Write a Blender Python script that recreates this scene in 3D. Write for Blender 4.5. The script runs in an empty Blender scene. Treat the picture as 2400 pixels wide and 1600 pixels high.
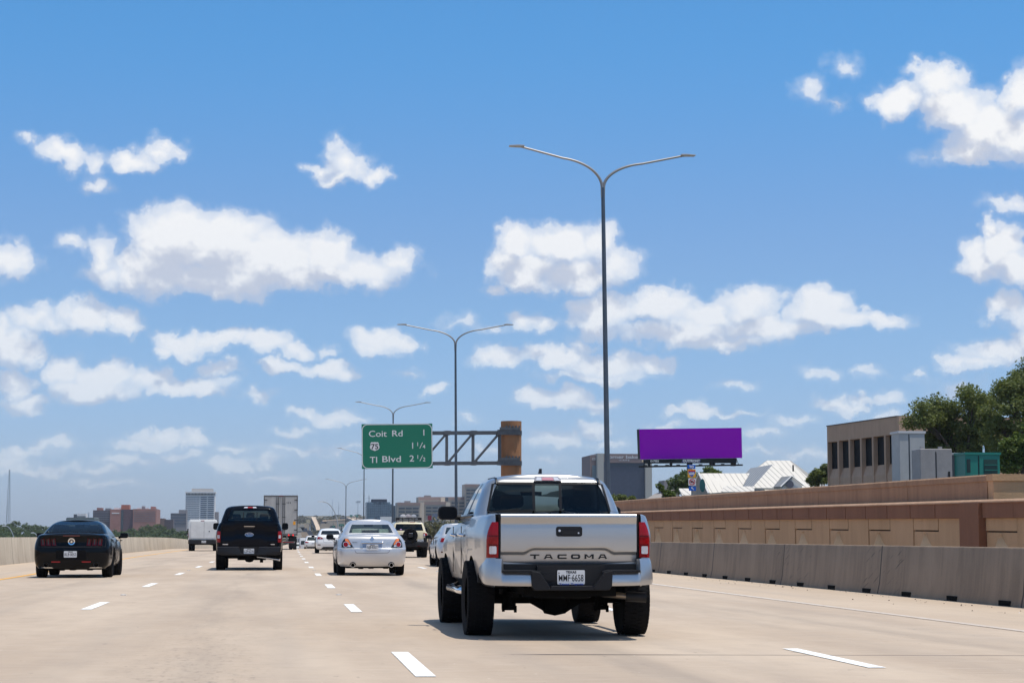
import bpy, bmesh, math, random
import numpy as np
from mathutils import Vector, Matrix
from mathutils.bvhtree import BVHTree
random.seed(7); RNG = np.random.default_rng(11)
SC = bpy.context.scene
COL = SC.collection
# ------------------------------------------------------------------ camera
F_PX, CX, CY, CAM_H = 4592.0, 1200.0, 800.0, 1.0
def _basis():
    a = np.array([(640-CX)/F_PX, (CY-1256)/F_PX, -1.0]); a /= np.linalg.norm(a)
    z = np.array([0, 1, -a[1]/a[2]]); z /= np.linalg.norm(z)
    return np.stack([np.cross(a, z), a, z])
WM = _basis()
def ray(u, v): return WM @ np.array([(u-CX)/F_PX, (CY-v)/F_PX, -1.0])
def at(u, v, D):
    r = ray(u, v); return (r[0]/r[1]*D, D, CAM_H + r[2]/r[1]*D)
cam = bpy.data.cameras.new("camera"); camo = bpy.data.objects.new("camera", cam); COL.objects.link(camo)
cam.sensor_width = 36.0; cam.lens = 36.0*F_PX/2400.0; cam.clip_start = 0.1; cam.clip_end = 30000
mm = Matrix([[WM[0][0], WM[0][1], WM[0][2]], [WM[1][0], WM[1][1], WM[1][2]], [WM[2][0], WM[2][1], WM[2][2]]]).to_4x4()
mm.translation = (0, 0, CAM_H); camo.matrix_world = mm
SC.camera = camo
# ------------------------------------------------------------------ light
SUN = Vector((0.25, -0.125, 1.0)).normalized()
SUN_EL = math.asin(SUN.z); SUN_AZ = math.atan2(SUN.x, SUN.y)
sl = bpy.data.lights.new("sun", 'SUN'); sl.energy = 4.3; sl.angle = math.radians(0.53); sl.color = (1, .94, .85)
so = bpy.data.objects.new("sun", sl); COL.objects.link(so); so.rotation_euler = SUN.to_track_quat('Z', 'Y').to_euler(); so.location = (0, 0, 60)
SC.view_settings.view_transform = 'Standard'; SC.view_settings.look = 'None'
SC.view_settings.exposure = 0.0; SC.view_settings.gamma = 1.0
# ------------------------------------------------------------------ node helper
class NT:
    def __init__(s, tree): s.t = tree; s.n = tree.nodes; s.l = tree.links
    def new(s, typ, **kw):
        nd = s.n.new(typ)
        for k, v in kw.items(): setattr(nd, k, v)
        return nd
    def put(s, sock, val):
        if isinstance(val, bpy.types.NodeSocket): s.l.new(val, sock)
        elif val is not None: sock.default_value = val
    def math(s, op, a, b=None, c=None, clamp=False):
        nd = s.new('ShaderNodeMath', operation=op); nd.use_clamp = clamp
        s.put(nd.inputs[0], a); s.put(nd.inputs[1], b)
        if c is not None: s.put(nd.inputs[2], c)
        return nd.outputs[0]
    def vmath(s, op, a, b=None, c=None):
        nd = s.new('ShaderNodeVectorMath', operation=op)
        s.put(nd.inputs[0], a)
        if b is not None: s.put(nd.inputs[1], b)
        if c is not None: s.put(nd.inputs[2], c)
        return nd.outputs['Value'] if op in ('LENGTH', 'DOT_PRODUCT', 'DISTANCE') else nd.outputs[0]
    def noise(s, vec, scale, detail=4, rough=.55, dist=0, color=False, dim='3D'):
        nd = s.new('ShaderNodeTexNoise', noise_dimensions=dim)
        s.put(nd.inputs['Vector'], vec); nd.inputs['Scale'].default_value = scale
        nd.inputs['Detail'].default_value = detail; nd.inputs['Roughness'].default_value = rough; nd.inputs['Distortion'].default_value = dist
        return nd.outputs['Color' if color else 'Fac']
    def smooth(s, x, a, b, ta=0.0, tb=1.0, lin=False):
        nd = s.new('ShaderNodeMapRange', interpolation_type='LINEAR' if lin else 'SMOOTHSTEP')
        s.put(nd.inputs['Value'], x); nd.inputs['From Min'].default_value = a; nd.inputs['From Max'].default_value = b
        nd.inputs['To Min'].default_value = ta; nd.inputs['To Max'].default_value = tb
        return nd.outputs['Result']
    def mix(s, f, a, b, blend='MIX'):
        nd = s.new('ShaderNodeMix', data_type='RGBA', blend_type=blend)
        s.put(nd.inputs[0], f)
        s.put(nd.inputs[6], a if isinstance(a, bpy.types.NodeSocket) else (*a, 1)); s.put(nd.inputs[7], b if isinstance(b, bpy.types.NodeSocket) else (*b, 1))
        return nd.outputs[2]
    def xyz(s, v):
        nd = s.new('ShaderNodeSeparateXYZ'); s.put(nd.inputs[0], v); return nd.outputs
    def comb(s, x=0, y=0, z=0):
        nd = s.new('ShaderNodeCombineXYZ'); s.put(nd.inputs[0], x); s.put(nd.inputs[1], y); s.put(nd.inputs[2], z); return nd.outputs[0]
# ------------------------------------------------------------------ world sky with clouds
# clouds by direction: (u, v, ru, rv, strength); turned into azimuth / elevation
CL = [
 # big left cumulus
 (410,555,118,84,1.45),(520,570,125,78,1.45),(640,610,120,68,1.35),(370,630,112,60,1.35),(480,650,180,42,1.2),(760,600,80,60,1.15),(860,630,110,42,1.0),(940,610,55,32,.75),(235,600,42,55,.8),(170,568,45,24,.55),(250,640,60,28,.7),(560,640,160,45,1.2),(700,650,120,34,1.1),(780,650,100,34,1.1),
 # right-middle cumulus
 (1215,570,75,52,1.3),(1320,580,90,55,1.2),(1400,570,60,48,.9),(1440,620,75,42,.85),(1240,640,95,42,1.15),(1360,650,110,38,1.1),(1160,672,34,14,.6),(1180,610,50,50,1.0),
 # long right cloud
 (1420,730,95,48,1.3),(1540,715,85,42,1.3),(1400,760,80,38,1.0),(1650,745,110,38,1.1),(1760,715,90,42,1.0),(1800,765,150,34,1.1),(1920,715,75,45,1.25),(1960,745,90,30,1.1),(2050,750,85,22,.9),(1600,780,170,30,1.0),(1700,800,150,20,.8),
 # upper right
 (2110,235,75,42,1.1),(2210,185,75,48,1.0),(2250,250,100,60,1.2),(2330,300,110,60,1.2),(2290,350,110,34,.9),(2390,220,45,70,.9),(2150,165,50,22,.5),(2390,320,60,60,1.1),(2160,360,30,15,.2),
 # wisps upper middle right
 (1895,222,42,32,.42),(1992,165,38,26,.34),(1960,245,30,12,.25),
 # upper left pair
 (150,362,75,34,.8),(225,385,30,22,.5),(300,372,62,28,.8),(375,345,58,28,.65),(385,330,55,20,.6),(62,340,25,16,.4),(225,433,36,22,.5),(420,350,30,14,.5),
 # upper middle small
 (810,380,58,38,.75),(870,405,45,22,.65),(750,385,45,20,.55),(790,345,30,22,.4),(790,410,60,18,.6),
 # left edge
 (22,612,62,48,1.0),(-30,610,60,50,1.0),
 (75,745,75,28,.8),(200,735,70,40,1.1),(280,748,65,34,1.05),(300,768,60,20,.8),(120,760,60,20,.6),
 (30,810,75,46,1.0),(-10,790,40,50,1.0),(85,830,30,14,.6),
 (30,895,55,40,1.0),(60,945,70,22,.55),
 (430,805,75,30,1.1),(520,795,85,28,1.05),(620,800,75,34,1.1),(690,820,45,20,.8),(390,825,40,18,.8),
 (880,790,70,34,.95),(930,800,55,28,.9),(850,775,40,22,.7),
 (150,870,65,36,.95),(250,880,80,34,1.0),(220,915,120,34,.8),(350,885,70,30,.85),(430,905,110,26,.85),(470,915,60,20,.7),(510,865,50,24,.6),(150,840,50,18,.4),
 (650,860,60,20,.85),(760,865,90,22,.85),(820,870,40,18,.6),(760,820,25,14,.4),
 (1225,745,52,28,.75),(1265,755,45,24,.7),(1085,750,32,18,.35),(1150,770,40,12,.35),(1060,760,30,10,.2),
 (1170,840,85,30,.8),(1300,835,95,30,.85),(1420,850,130,34,.8),(1530,850,60,26,.75),(1350,805,40,20,.5),(1400,880,140,14,.5),
 (2300,610,50,45,1.1),(2360,580,60,60,1.2),(2380,630,70,40,1.1),(2295,625,45,28,.7),(2320,540,30,30,.9),
 (2370,475,75,20,.5),(2330,485,40,14,.4),
 (2350,710,60,36,1.0),(2400,740,80,28,.8),(2310,735,30,14,.5),
 (2350,820,120,38,.85),(2230,845,45,24,.7),(2290,850,80,20,.6),(2400,800,60,50,.9),
 (1260,935,62,30,.7),(1340,935,75,26,.7),(1410,940,50,20,.5),(1330,950,90,14,.5),
 (2000,945,90,14,.5),(1960,945,75,20,.55),(2090,935,45,18,.4),(1920,875,45,18,.4),(2030,880,40,14,.32),(2160,880,22,10,.25),
 (1640,955,45,24,.6),(1700,965,90,10,.35),(1590,965,30,12,.4),(1725,895,45,14,.28),
 (1025,908,36,18,.55),(1390,1005,50,24,.5),(1310,1030,75,24,.4),(1100,980,20,10,.2),
 (770,978,62,24,.5),(720,970,38,16,.45),(800,985,60,12,.4),(610,925,50,14,.35),
 (380,1030,75,18,.5),(440,1035,55,14,.5),(330,1045,80,12,.35),(50,1058,75,16,.4),(80,1096,120,14,.3),(230,1098,60,12,.3),
 (530,1090,60,20,.38),(560,1100,45,14,.3),(700,1060,110,14,.22),(620,1080,60,14,.2),(800,1050,80,12,.2),(960,870,30,10,.2),
 (120,1040,60,16,.3),(300,1075,90,16,.3),(420,1065,60,14,.3),(30,1075,60,16,.35),(540,1055,50,14,.3),(690,1010,50,14,.3),(640,1120,90,12,.25),(1420,1045,50,16,.3),(1780,1010,60,16,.35),(1850,985,50,14,.3),(1560,1000,60,14,.3),(2080,980,60,16,.3),(1960,1060,60,14,.3),(1130,1060,50,14,.25),(250,1130,120,12,.2), (1290,1085,60,12,.15),(1790,1050,70,12,.2),(1880,1060,60,16,.25),(2240,905,60,20,.3),
]
def _azel(u, v):
    r = ray(u, v); return math.atan2(r[0], r[1]), math.atan2(r[2], math.hypot(r[0], r[1]))
world = bpy.data.worlds.new("World"); SC.world = world; world.use_nodes = True
nt = NT(world.node_tree); nt.n.clear()
out = nt.new('ShaderNodeOutputWorld'); bg = nt.new('ShaderNodeBackground'); bg.inputs['Strength'].default_value = 0.15
nt.l.new(bg.outputs[0], out.inputs[0])
sky = nt.new('ShaderNodeTexSky', sky_type='NISHITA'); sky.sun_disc = False
sky.sun_elevation = SUN_EL; sky.sun_rotation = SUN_AZ; sky.altitude = 200; sky.air_density = 1.0; sky.dust_density = 0.6; sky.ozone_density = 1.5
tc = nt.new('ShaderNodeTexCoord').outputs['Generated']
X, Y, Z = nt.xyz(tc)
az = nt.math('ARCTAN2', X, Y)
el = nt.math('ARCTAN2', Z, nt.math('SQRT', nt.math('ADD', nt.math('MULTIPLY', X, X), nt.math('MULTIPLY', Y, Y))))
K = 10.0
base = nt.comb(nt.math('MULTIPLY', az, K), nt.math('MULTIPLY', el, K), 0.0)
def clouds(p):
    # warp the plane so that outlines are lumpy
    w1 = nt.vmath('SUBTRACT', nt.noise(p, 2.6, 2, .5, color=True), (.5, .5, .5))
    w2 = nt.vmath('SUBTRACT', nt.noise(p, 9.0, 4, .55, color=True), (.5, .5, .5))
    q = nt.vmath('ADD', p, nt.vmath('MULTIPLY', w1, (.22, .13, 0)))
    q = nt.vmath('ADD', q, nt.vmath('MULTIPLY', w2, (.17, .15, 0)))
    acc = None
    for (u, v, ru, rv, st) in CL:
        st = st*(1.0+.45*min(1, max(0, (v-780)/150)))
        a, e = _azel(u, v); k = K/F_PX*1.0
        inv = (1/(ru*k*1.06), 1/(rv*k*1.12), 0)
        d = nt.vmath('MULTIPLY_ADD', q, inv, (-a*K*inv[0], -e*K*inv[1], 0))
        ln = nt.vmath('LENGTH', d)
        m = nt.math('MULTIPLY_ADD', ln, -st, st)      # st*(1-len)
        acc = m if acc is None else nt.math('SMOOTH_MAX', acc, m, .22)
    # open-sky clouds outside the pictured part of the sky
    out_az = nt.smooth(nt.math('ABSOLUTE', nt.math('SUBTRACT', az, .12)), .30, .45)
    out_el = nt.smooth(el, .31, .42)
    outside = nt.math('MAXIMUM', out_az, out_el)
    gen = nt.smooth(nt.noise(nt.vmath('MULTIPLY', p, (.35, .8, 1)), .9, 5, .55), .50, .72, -.25, .9)
    gen = nt.smooth(outside, 0, 1, -1.0, 0, lin=True) if False else nt.math('ADD', nt.math('MULTIPLY', gen, outside), nt.math('MULTIPLY_ADD', outside, 1.0, -1.0))
    return nt.math('MAXIMUM', acc, gen)
dens = clouds(base)
up = clouds(nt.vmath('ADD', base, (.03, .15, 0)))
fb = nt.noise(base, 17, 4, .5)
billow = nt.noise(base, 7.5, 4, .55)
edge = nt.math('MULTIPLY_ADD', nt.math('SUBTRACT', fb, .5), .34, dens)
mask = nt.math('ADD', nt.smooth(edge, .03, .26, 0, .66), nt.smooth(edge, .20, .70, 0, .34))
veil = nt.smooth(edge, -.18, .30, 0, .34)
mask = nt.math('MAXIMUM', mask, veil)
# light from above: density falling off upwards = sunlit crest
lit = nt.math('MULTIPLY', nt.math('SUBTRACT', nt.math('MAXIMUM', dens, -.1), nt.math('MAXIMUM', up, -.3)), 1.7)
off1 = nt.vmath('ADD', base, (.012, .035, 0)); off2 = nt.vmath('ADD', base, (.006, .014, 0))
b1 = nt.math('SUBTRACT', billow, nt.noise(off1, 7.5, 4, .55)); b2 = nt.math('SUBTRACT', nt.noise(base, 18, 3, .5), nt.noise(off2, 18, 3, .5))
lit = nt.math('ADD', lit, nt.math('MULTIPLY', b1, 1.9)); lit = nt.math('ADD', lit, nt.math('MULTIPLY', b2, .55))
lit = nt.math('ADD', lit, nt.math('MULTIPLY', nt.math('SUBTRACT', nt.noise(base, 3.1, 3, .5), .5), .45))
lit = nt.math('SUBTRACT', lit, nt.smooth(dens, .4, 1.1, 0, .34, lin=True))
litf = nt.smooth(lit, -.62, .70)
ccol = nt.mix(litf, (3.9, 4.2, 4.95), (6.3, 6.35, 6.45))
# clouds fade into the air low down
fade = nt.smooth(el, .0, .20, .0, 1.0)
grad = nt.smooth(el, .0, .34, 0, 1)
skyc = nt.mix(1.0, sky.outputs[0], nt.mix(nt.smooth(el, .13, .27), nt.mix(nt.smooth(el, .0, .13), (.49, .60, .95), (.485, .635, .855)), (.345, .725, .99)), 'MULTIPLY')
skyc = nt.mix(nt.smooth(el, .42, .9), skyc, nt.mix(1.0, sky.outputs[0], (.90, .97, .92), 'MULTIPLY'))
ccol = nt.mix(nt.math('MULTIPLY', nt.math('SUBTRACT', 1.0, fade), .36), ccol, skyc)
mask = nt.math('MULTIPLY', mask, nt.smooth(el, -.01, .10, .70, 1.0))
final = nt.mix(mask, skyc, ccol)
nt.l.new(final, bg.inputs['Color'])
world.cycles.sampling_method = 'MANUAL'; world.cycles.sample_map_resolution = 512
# ------------------------------------------------------------------ materials
MATS = {}
def pmat(name, col, rough=.6, metal=0, coat=0, spec=.5, vary=0, vscale=3, bump=0, bscale=40, emit=0, trans=0, alpha=None, coords='Object', stretch=(1,1,1), col2=None):
    if name in MATS: return MATS[name]
    m = bpy.data.materials.new(name); m.use_nodes = True; t = NT(m.node_tree)
    b = t.n['Principled BSDF']; b.inputs['Base Color'].default_value = (*col, 1)
    b.inputs['Roughness'].default_value = rough; b.inputs['Metallic'].default_value = metal
    b.inputs['Coat Weight'].default_value = coat; b.inputs['Coat Roughness'].default_value = .04; b.inputs['Specular IOR Level'].default_value = spec
    tcn = t.new('ShaderNodeTexCoord').outputs[coords]
    if stretch != (1, 1, 1): tcn = t.vmath('MULTIPLY', tcn, stretch)
    if vary or col2:
        n = t.noise(tcn, vscale, 6, .6)
        c2 = col2 or tuple(max(0, c*(1-vary)) for c in col); c1 = col if col2 else tuple(min(1, c*(1+vary)) for c in col)
        t.l.new(t.mix(t.smooth(n, .3, .7), c2, c1), b.inputs['Base Color'])
    if bump:
        bn = t.new('ShaderNodeBump'); bn.inputs['Strength'].default_value = bump; bn.inputs['Distance'].default_value = .01
        t.l.new(t.noise(tcn, bscale, 4, .6), bn.inputs['Height']); t.l.new(bn.outputs[0], b.inputs['Normal'])
    if emit: b.inputs['Emission Color'].default_value = (*col, 1); b.inputs['Emission Strength'].default_value = emit
    MATS[name] = m; return m
def glass(name, tint, refl=1.0):
    if name in MATS: return MATS[name]
    m = bpy.data.materials.new(name); m.use_nodes = True; t = NT(m.node_tree); t.n.remove(t.n['Principled BSDF'])
    o = t.n['Material Output']; tr = t.new('ShaderNodeBsdfTransparent'); tr.inputs[0].default_value = (*tint, 1)
    gl = t.new('ShaderNodeBsdfGlossy'); gl.inputs['Roughness'].default_value = .02; gl.inputs['Color'].default_value = (refl, refl, refl, 1)
    fr = t.new('ShaderNodeFresnel'); fr.inputs['IOR'].default_value = 1.42
    mx = t.new('ShaderNodeMixShader'); t.l.new(fr.outputs[0], mx.inputs[0]); t.l.new(tr.outputs[0], mx.inputs[1]); t.l.new(gl.outputs[0], mx.inputs[2])
    t.l.new(mx.outputs[0], o.inputs[0]); MATS[name] = m; return m
silver = pmat('silver_paint', (.48, .485, .49), .33, .85, .45, vary=.05, vscale=500)
silver2 = pmat('silver_sedan_paint', (.58, .58, .59), .36, .55, .5)
black_paint = pmat('black_paint', (.003, .0035, .005), .18, 0, .26, spec=.05)
navy_paint = pmat('dark_navy_paint', (.003, .0045, .009), .2, 0, .16, spec=.05)
white_paint = pmat('white_paint', (.78, .78, .77), .3, 0, .8)
white_box = pmat('white_fibreglass', (.66, .67, .66), .5, 0, .2, vary=.06, vscale=2)
cream_paint = pmat('cream_paint', (.72, .64, .44), .3, 0, .6)
grey_paint = pmat('grey_paint', (.22, .24, .27), .3, .6, .8)
tyre_m = pmat('tyre_rubber', (.008, .008, .009), .85, spec=.15, bump=.6, bscale=60)
rubber = pmat('black_plastic', (.012, .012, .014), .6, spec=.3)
satin = pmat('satin_black', (.012, .012, .014), .45, spec=.25)
under_m = pmat('underbody_black', (.006, .006, .006), .9, spec=.1)
rim_dark = pmat('dark_rim', (.06, .06, .065), .35, .8)
rim_m = pmat('alloy_rim', (.45, .45, .47), .3, .9)
chrome = pmat('chrome', (.75, .76, .78), .12, 1.0)
steel_dull = pmat('exhaust_steel', (.30, .25, .2), .45, .9)
red_lens = pmat('red_lens', (.27, .0015, .004), .2, 0, .35, spec=.2)
red_lit = pmat('red_lit_lens', (.9, .02, .02), .2, 0, .5, emit=.9)
dark_red = pmat('dark_red_lens', (.06, .001, .004), .2, 0, .15, spec=.15)
orange_lens = pmat('orange_lens', (.85, .22, .05), .15, 0, 1.0)
clear_lens = pmat('clear_lens', (.62, .62, .66), .15, .2, 1.0)
plate_m = pmat('plate_white', (.66, .67, .68), .4)
ink = pmat('plate_ink', (.01, .01, .012), .6)
blue_ink = pmat('blue_ink', (.01, .05, .3), .5)
silver_badge = pmat('badge_silver', (.6, .6, .62), .25, .9)
seat_dark = pmat('seat_dark', (.02, .022, .025), .8)
seat_beige = pmat('seat_beige', (.42, .42, .38), .8)
gl_green = glass('green_tinted_glass', (.78, .92, .88)); gl_dark = glass('dark_tinted_glass', (.035, .05, .055)); gl_mid = glass('blue_tinted_glass', (.62, .86, .95)); gl_clear = glass('clear_glass', (.8, .88, .86))
gl_slider = glass('slider_glass', (.42, .52, .50))
# ------------------------------------------------------------------ object helpers
def tag(o, label=None, cat=None, group=None, kind=None):
    if label: o['label'] = label
    if cat: o['category'] = cat
    if group: o['group'] = group
    if kind: o['kind'] = kind
    return o
def thing(name, label, cat, loc=(0, 0, 0), rz=0, group=None, scale=1):
    o = bpy.data.objects.new(name, None); COL.objects.link(o); o.location = loc; o.rotation_euler = (0, 0, rz); o.scale = (scale,)*3
    o.empty_display_size = .2
    return tag(o, label, cat, group)
class MB:
    def __init__(s): s.v = []; s.f = []; s.m = []
    def add(s, vs, fs, mi=0, mat=None):
        n = len(s.v)
        s.v += [tuple(mat @ Vector(p)) for p in vs] if mat else [tuple(p) for p in vs]
        s.f += [tuple(i+n for i in f) for f in fs]; s.m += [mi]*len(fs); return s
    def box(s, x0, x1, y0, y1, z0, z1, mi=0, mat=None):
        vs = [(x0,y0,z0),(x1,y0,z0),(x1,y1,z0),(x0,y1,z0),(x0,y0,z1),(x1,y0,z1),(x1,y1,z1),(x0,y1,z1)]
        return s.add(vs, [(0,3,2,1),(4,5,6,7),(0,1,5,4),(1,2,6,5),(2,3,7,6),(3,0,4,7)], mi, mat)
    def prism(s, poly, a, b, axis='y', mi=0, mat=None):
        n = len(poly)
        def P(p, t): return {'y': (p[0], t, p[1]), 'x': (t, p[0], p[1]), 'z': (p[0], p[1], t)}[axis]
        vs = [P(p, a) for p in poly]+[P(p, b) for p in poly]
        fs = [tuple(range(n)), tuple(range(2*n-1, n-1, -1))]+[(i, i+n, (i+1) % n+n, (i+1) % n) for i in range(n)]
        return s.add(vs, fs, mi, mat)
    def tube(s, pts, r, n=8, mi=0, cap=True, mat=None):
        pts = [Vector(p) for p in pts]; k = len(pts); rs = r if isinstance(r, (list, tuple)) else [r]*k
        vs = []; prev = None
        for i, p in enumerate(pts):
            d = (pts[min(i+1, k-1)]-pts[max(i-1, 0)]).normalized()
            if prev is None:
                a = Vector((0, 0, 1)) if abs(d.z) < .9 else Vector((1, 0, 0)); u = d.cross(a).normalized()
            else: u = (prev-d*prev.dot(d)).normalized()
            prev = u; w = d.cross(u)
            for j in range(n):
                t = 2*math.pi*j/n; vs.append(p+(u*math.cos(t)+w*math.sin(t))*rs[i])
        fs = [(i*n+j, i*n+(j+1) % n, (i+1)*n+(j+1) % n, (i+1)*n+j) for i in range(k-1) for j in range(n)]
        if cap: fs += [tuple(range(n))[::-1], tuple(range((k-1)*n, k*n))]
        return s.add(vs, fs, mi, mat)
    def lathe(s, prof, c=(0, 0, 0), axis='z', n=24, mi=0, mat=None):
        vs = []; k = len(prof)
        for (r, h) in prof:
            for j in range(n):
                t = 2*math.pi*j/n; a, b = r*math.cos(t), r*math.sin(t)
                vs.append({'z': (c[0]+a, c[1]+b, c[2]+h), 'x': (c[0]+h, c[1]+a, c[2]+b), 'y': (c[0]+a, c[1]+h, c[2]+b)}[axis])
        fs = [(i*n+j, i*n+(j+1) % n, (i+1)*n+(j+1) % n, (i+1)*n+j) for i in range(k-1) for j in range(n)]
        fs += [tuple(range(n))[::-1], tuple(range((k-1)*n, k*n))]
        return s.add(vs, fs, mi, mat)
    def build(s, name, mats, parent=None, smooth=None, bevel=0, segs=2, fixn=True, loc=None):
        me = bpy.data.meshes.new(name); me.from_pydata(s.v, [], s.f)
        mats = mats if isinstance(mats, (list, tuple)) else [mats]
        for m in mats: me.materials.append(m)
        me.polygons.foreach_set('material_index', s.m)
        if fixn or bevel:
            bm = bmesh.new(); bm.from_mesh(me)
            if fixn: bmesh.ops.recalc_face_normals(bm, faces=bm.faces)
            if bevel:
                es = [e for e in bm.edges if e.is_manifold and e.calc_face_angle(0) > .5]
                bmesh.ops.bevel(bm, geom=es, offset=bevel, segments=segs, profile=.5, affect='EDGES', clamp_overlap=True)
            bm.to_mesh(me); bm.free()
        if smooth is not None:
            me.polygons.foreach_set('use_smooth', [True]*len(me.polygons)); me.set_sharp_from_angle(angle=math.radians(smooth))
        me.update()
        o = bpy.data.objects.new(name, me); COL.objects.link(o)
        if parent: o.parent = parent
        if loc: o.location = loc
        return o
def copy_tree(o, parent=None, loc=None, rz=None):
    c = o.copy(); COL.objects.link(c)
    if parent: c.parent = parent
    if loc: c.location = loc
    if rz is not None: c.rotation_euler[2] = rz
    for ch in list(o.children): copy_tree(ch, c)
    return c
def text_geo(s, size, w=None, depth=.004, bold=0, space=1.0):
    cu = bpy.data.curves.new('t', 'FONT'); cu.body = s; cu.size = size; cu.extrude = depth; cu.offset = bold; cu.align_x = 'CENTER'; cu.align_y = 'CENTER'; cu.space_character = space; cu.resolution_u = 3
    o = bpy.data.objects.new('t', cu); COL.objects.link(o); dg = bpy.context.evaluated_depsgraph_get(); dg.update()
    me = bpy.data.meshes.new_from_object(o.evaluated_get(dg))
    vs = [tuple(v.co) for v in me.vertices]; fs = [tuple(p.vertices) for p in me.polygons]
    bpy.data.objects.remove(o); bpy.data.curves.remove(cu); bpy.data.meshes.remove(me)
    xs = [v[0] for v in vs]; ys = [v[1] for v in vs]
    cx, cy = (min(xs)+max(xs))/2, (min(ys)+max(ys))/2; kx = w/(max(xs)-min(xs)) if w else 1; ky = size*.72/(max(ys)-min(ys)) if w == 'fit' else 1
    return [((x-cx)*kx, y-cy, z) for x, y, z in vs], fs
def text_mb(mb, s, cx, cz, y, h, w=None, depth=.004, bold=0, mi=0, space=1.0):
    """upright lettering facing -Y; h is the height of the capitals"""
    vs, fs = text_geo(s, h/.70, w, depth, bold, space)
    mb.add([(x+cx, y-z, yy+cz) for x, yy, z in vs], fs, mi)
# ------------------------------------------------------------------ vehicle shells
def lerp_prof(prof, y):
    if y <= prof[0][0]: return prof[0][1]
    for (a, b), (c, d) in zip(prof, prof[1:]):
        if y <= c: return b+(d-b)*(y-a)/(c-a)
    return prof[-1][1]
def refine(levels, n):
    """smooth (Catmull-Rom) in-between rings"""
    out = []; L = len(levels)
    for i in range(L-1):
        p0, p1, p2, p3 = levels[max(i-1, 0)], levels[i], levels[i+1], levels[min(i+2, L-1)]
        for k in range(n):
            t = k/n; d = {}
            for key in p1:
                a, b, c, e = p0[key], p1[key], p2[key], p3[key]
                d[key] = b+t*(c-b) if key == 'z' else .5*((2*b)+(-a+c)*t+(2*a-5*b+4*c-e)*t*t+(-a+3*b-3*c+e)*t**3)
            out.append(d)
    out.append(levels[-1]); return out
NF, NC, NS = 9, 7, 30
def ring(L, wy=None):
    """half ring on the right side: rear centre -> corner -> side -> front corner -> front centre"""
    w, yr, yf = L['w'], L['yr'], L['yf']; cr = L.get('cr', .15); cl = L.get('cl', .15); cf = L.get('cf', .3); clf = L.get('clf', .4); bow = L.get('bow', .03); bf = L.get('bowf', .08)
    pts = []
    for i in range(NF):
        x = (w-cr)*i/(NF-1); pts.append((x, yr+bow*(x/w)**2))
    yb = yr+bow*((w-cr)/w)**2
    for j in range(1, NC+1):
        a = j/NC*math.pi/2; pts.append((w-cr+cr*math.sin(a), yb+cl*(1-math.cos(a))))
    ya = yb+cl; yfb = yf-bf*((w-cf)/w)**2; yz = yfb-clf
    for k in range(1, NS): pts.append((w, ya+(yz-ya)*k/NS))
    for j in range(NC+1):
        a = (1-j/NC)*math.pi/2; pts.append((w-cf+cf*math.sin(a), yz+clf*math.cos(a)))
    for i in range(NF-2, -1, -1):
        x = (w-cf)*i/(NF-1); pts.append((x, yf-bf*(x/w)**2))
    if wy: pts = [(x*lerp_prof(wy, y), y) for x, y in pts]
    return pts
def shell(levels, ztop=None, wy=None, crown=.03, classify=None, cap=True, floor=True, KX=7):
    """closed body from stacked rings; returns {key: MB}"""
    zb, zt = levels[0]['z'], levels[-1]['z']; rings = []
    for L in levels:
        R = []
        for (x, y) in ring(L, wy):
            z = L['z']
            if ztop: z = zb+(z-zb)*(lerp_prof(ztop, y)-zb)/(zt-zb)
            R.append((x, y, z))
        rings.append(R)
    N = len(rings[0]); parts = {}
    def quad(key, pts):
        parts.setdefault(key, {'v': {}, 'f': []}); P = parts[key]; idx = []
        for p in pts:
            q = (round(p[0], 5), round(p[1], 5), round(p[2], 5))
            if q not in P['v']: P['v'][q] = len(P['v'])
            if P['v'][q] not in idx: idx.append(P['v'][q])
        if len(idx) > 2: P['f'].append(tuple(idx))
    for l in range(len(rings)-1):
        for i in range(N-1):
            a, b, c, d = rings[l][i], rings[l][i+1], rings[l+1][i+1], rings[l+1][i]
            for s in (1, -1):
                key = classify(l, i, s) if classify else 'body'
                pts = [(p[0]*s, p[1], p[2]) for p in (a, b, c, d)]
                quad(key, pts if s > 0 else pts[::-1])
    def capgrid(R, top, key):
        W = max(p[0] for p in R); rows = []
        for p in R:
            row = []
            for k in range(-KX, KX+1):
                f = k/KX; row.append((p[0]*f, p[1], p[2]+(crown*(1-f*f)*min(1, (p[0]/W)) if top else 0)))
            rows.append(row)
        for i in range(len(rows)-1):
            for k in range(2*KX):
                pts = [rows[i][k], rows[i][k+1], rows[i+1][k+1], rows[i+1][k]]
                quad(key, pts if top else pts[::-1])
    if cap: capgrid(rings[-1], True, 'body')
    if floor: capgrid(rings[0], False, 'body')
    res = {}
    for k, P in parts.items():
        mb = MB(); mb.v = list(P['v'].keys()); mb.f = P['f']; mb.m = [0]*len(P['f']); res[k] = mb
    return res
def seg_of(i):
    if i < NF-1: return 'rear', i
    if i < NF-1+NC: return 'rcorner', i-(NF-1)
    if i < NF-1+NC+NS: return 'side', i-(NF-1+NC)
    if i < NF-1+NC+NS+NC: return 'fcorner', i-(NF-1+NC+NS)
    return 'front', i
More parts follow.
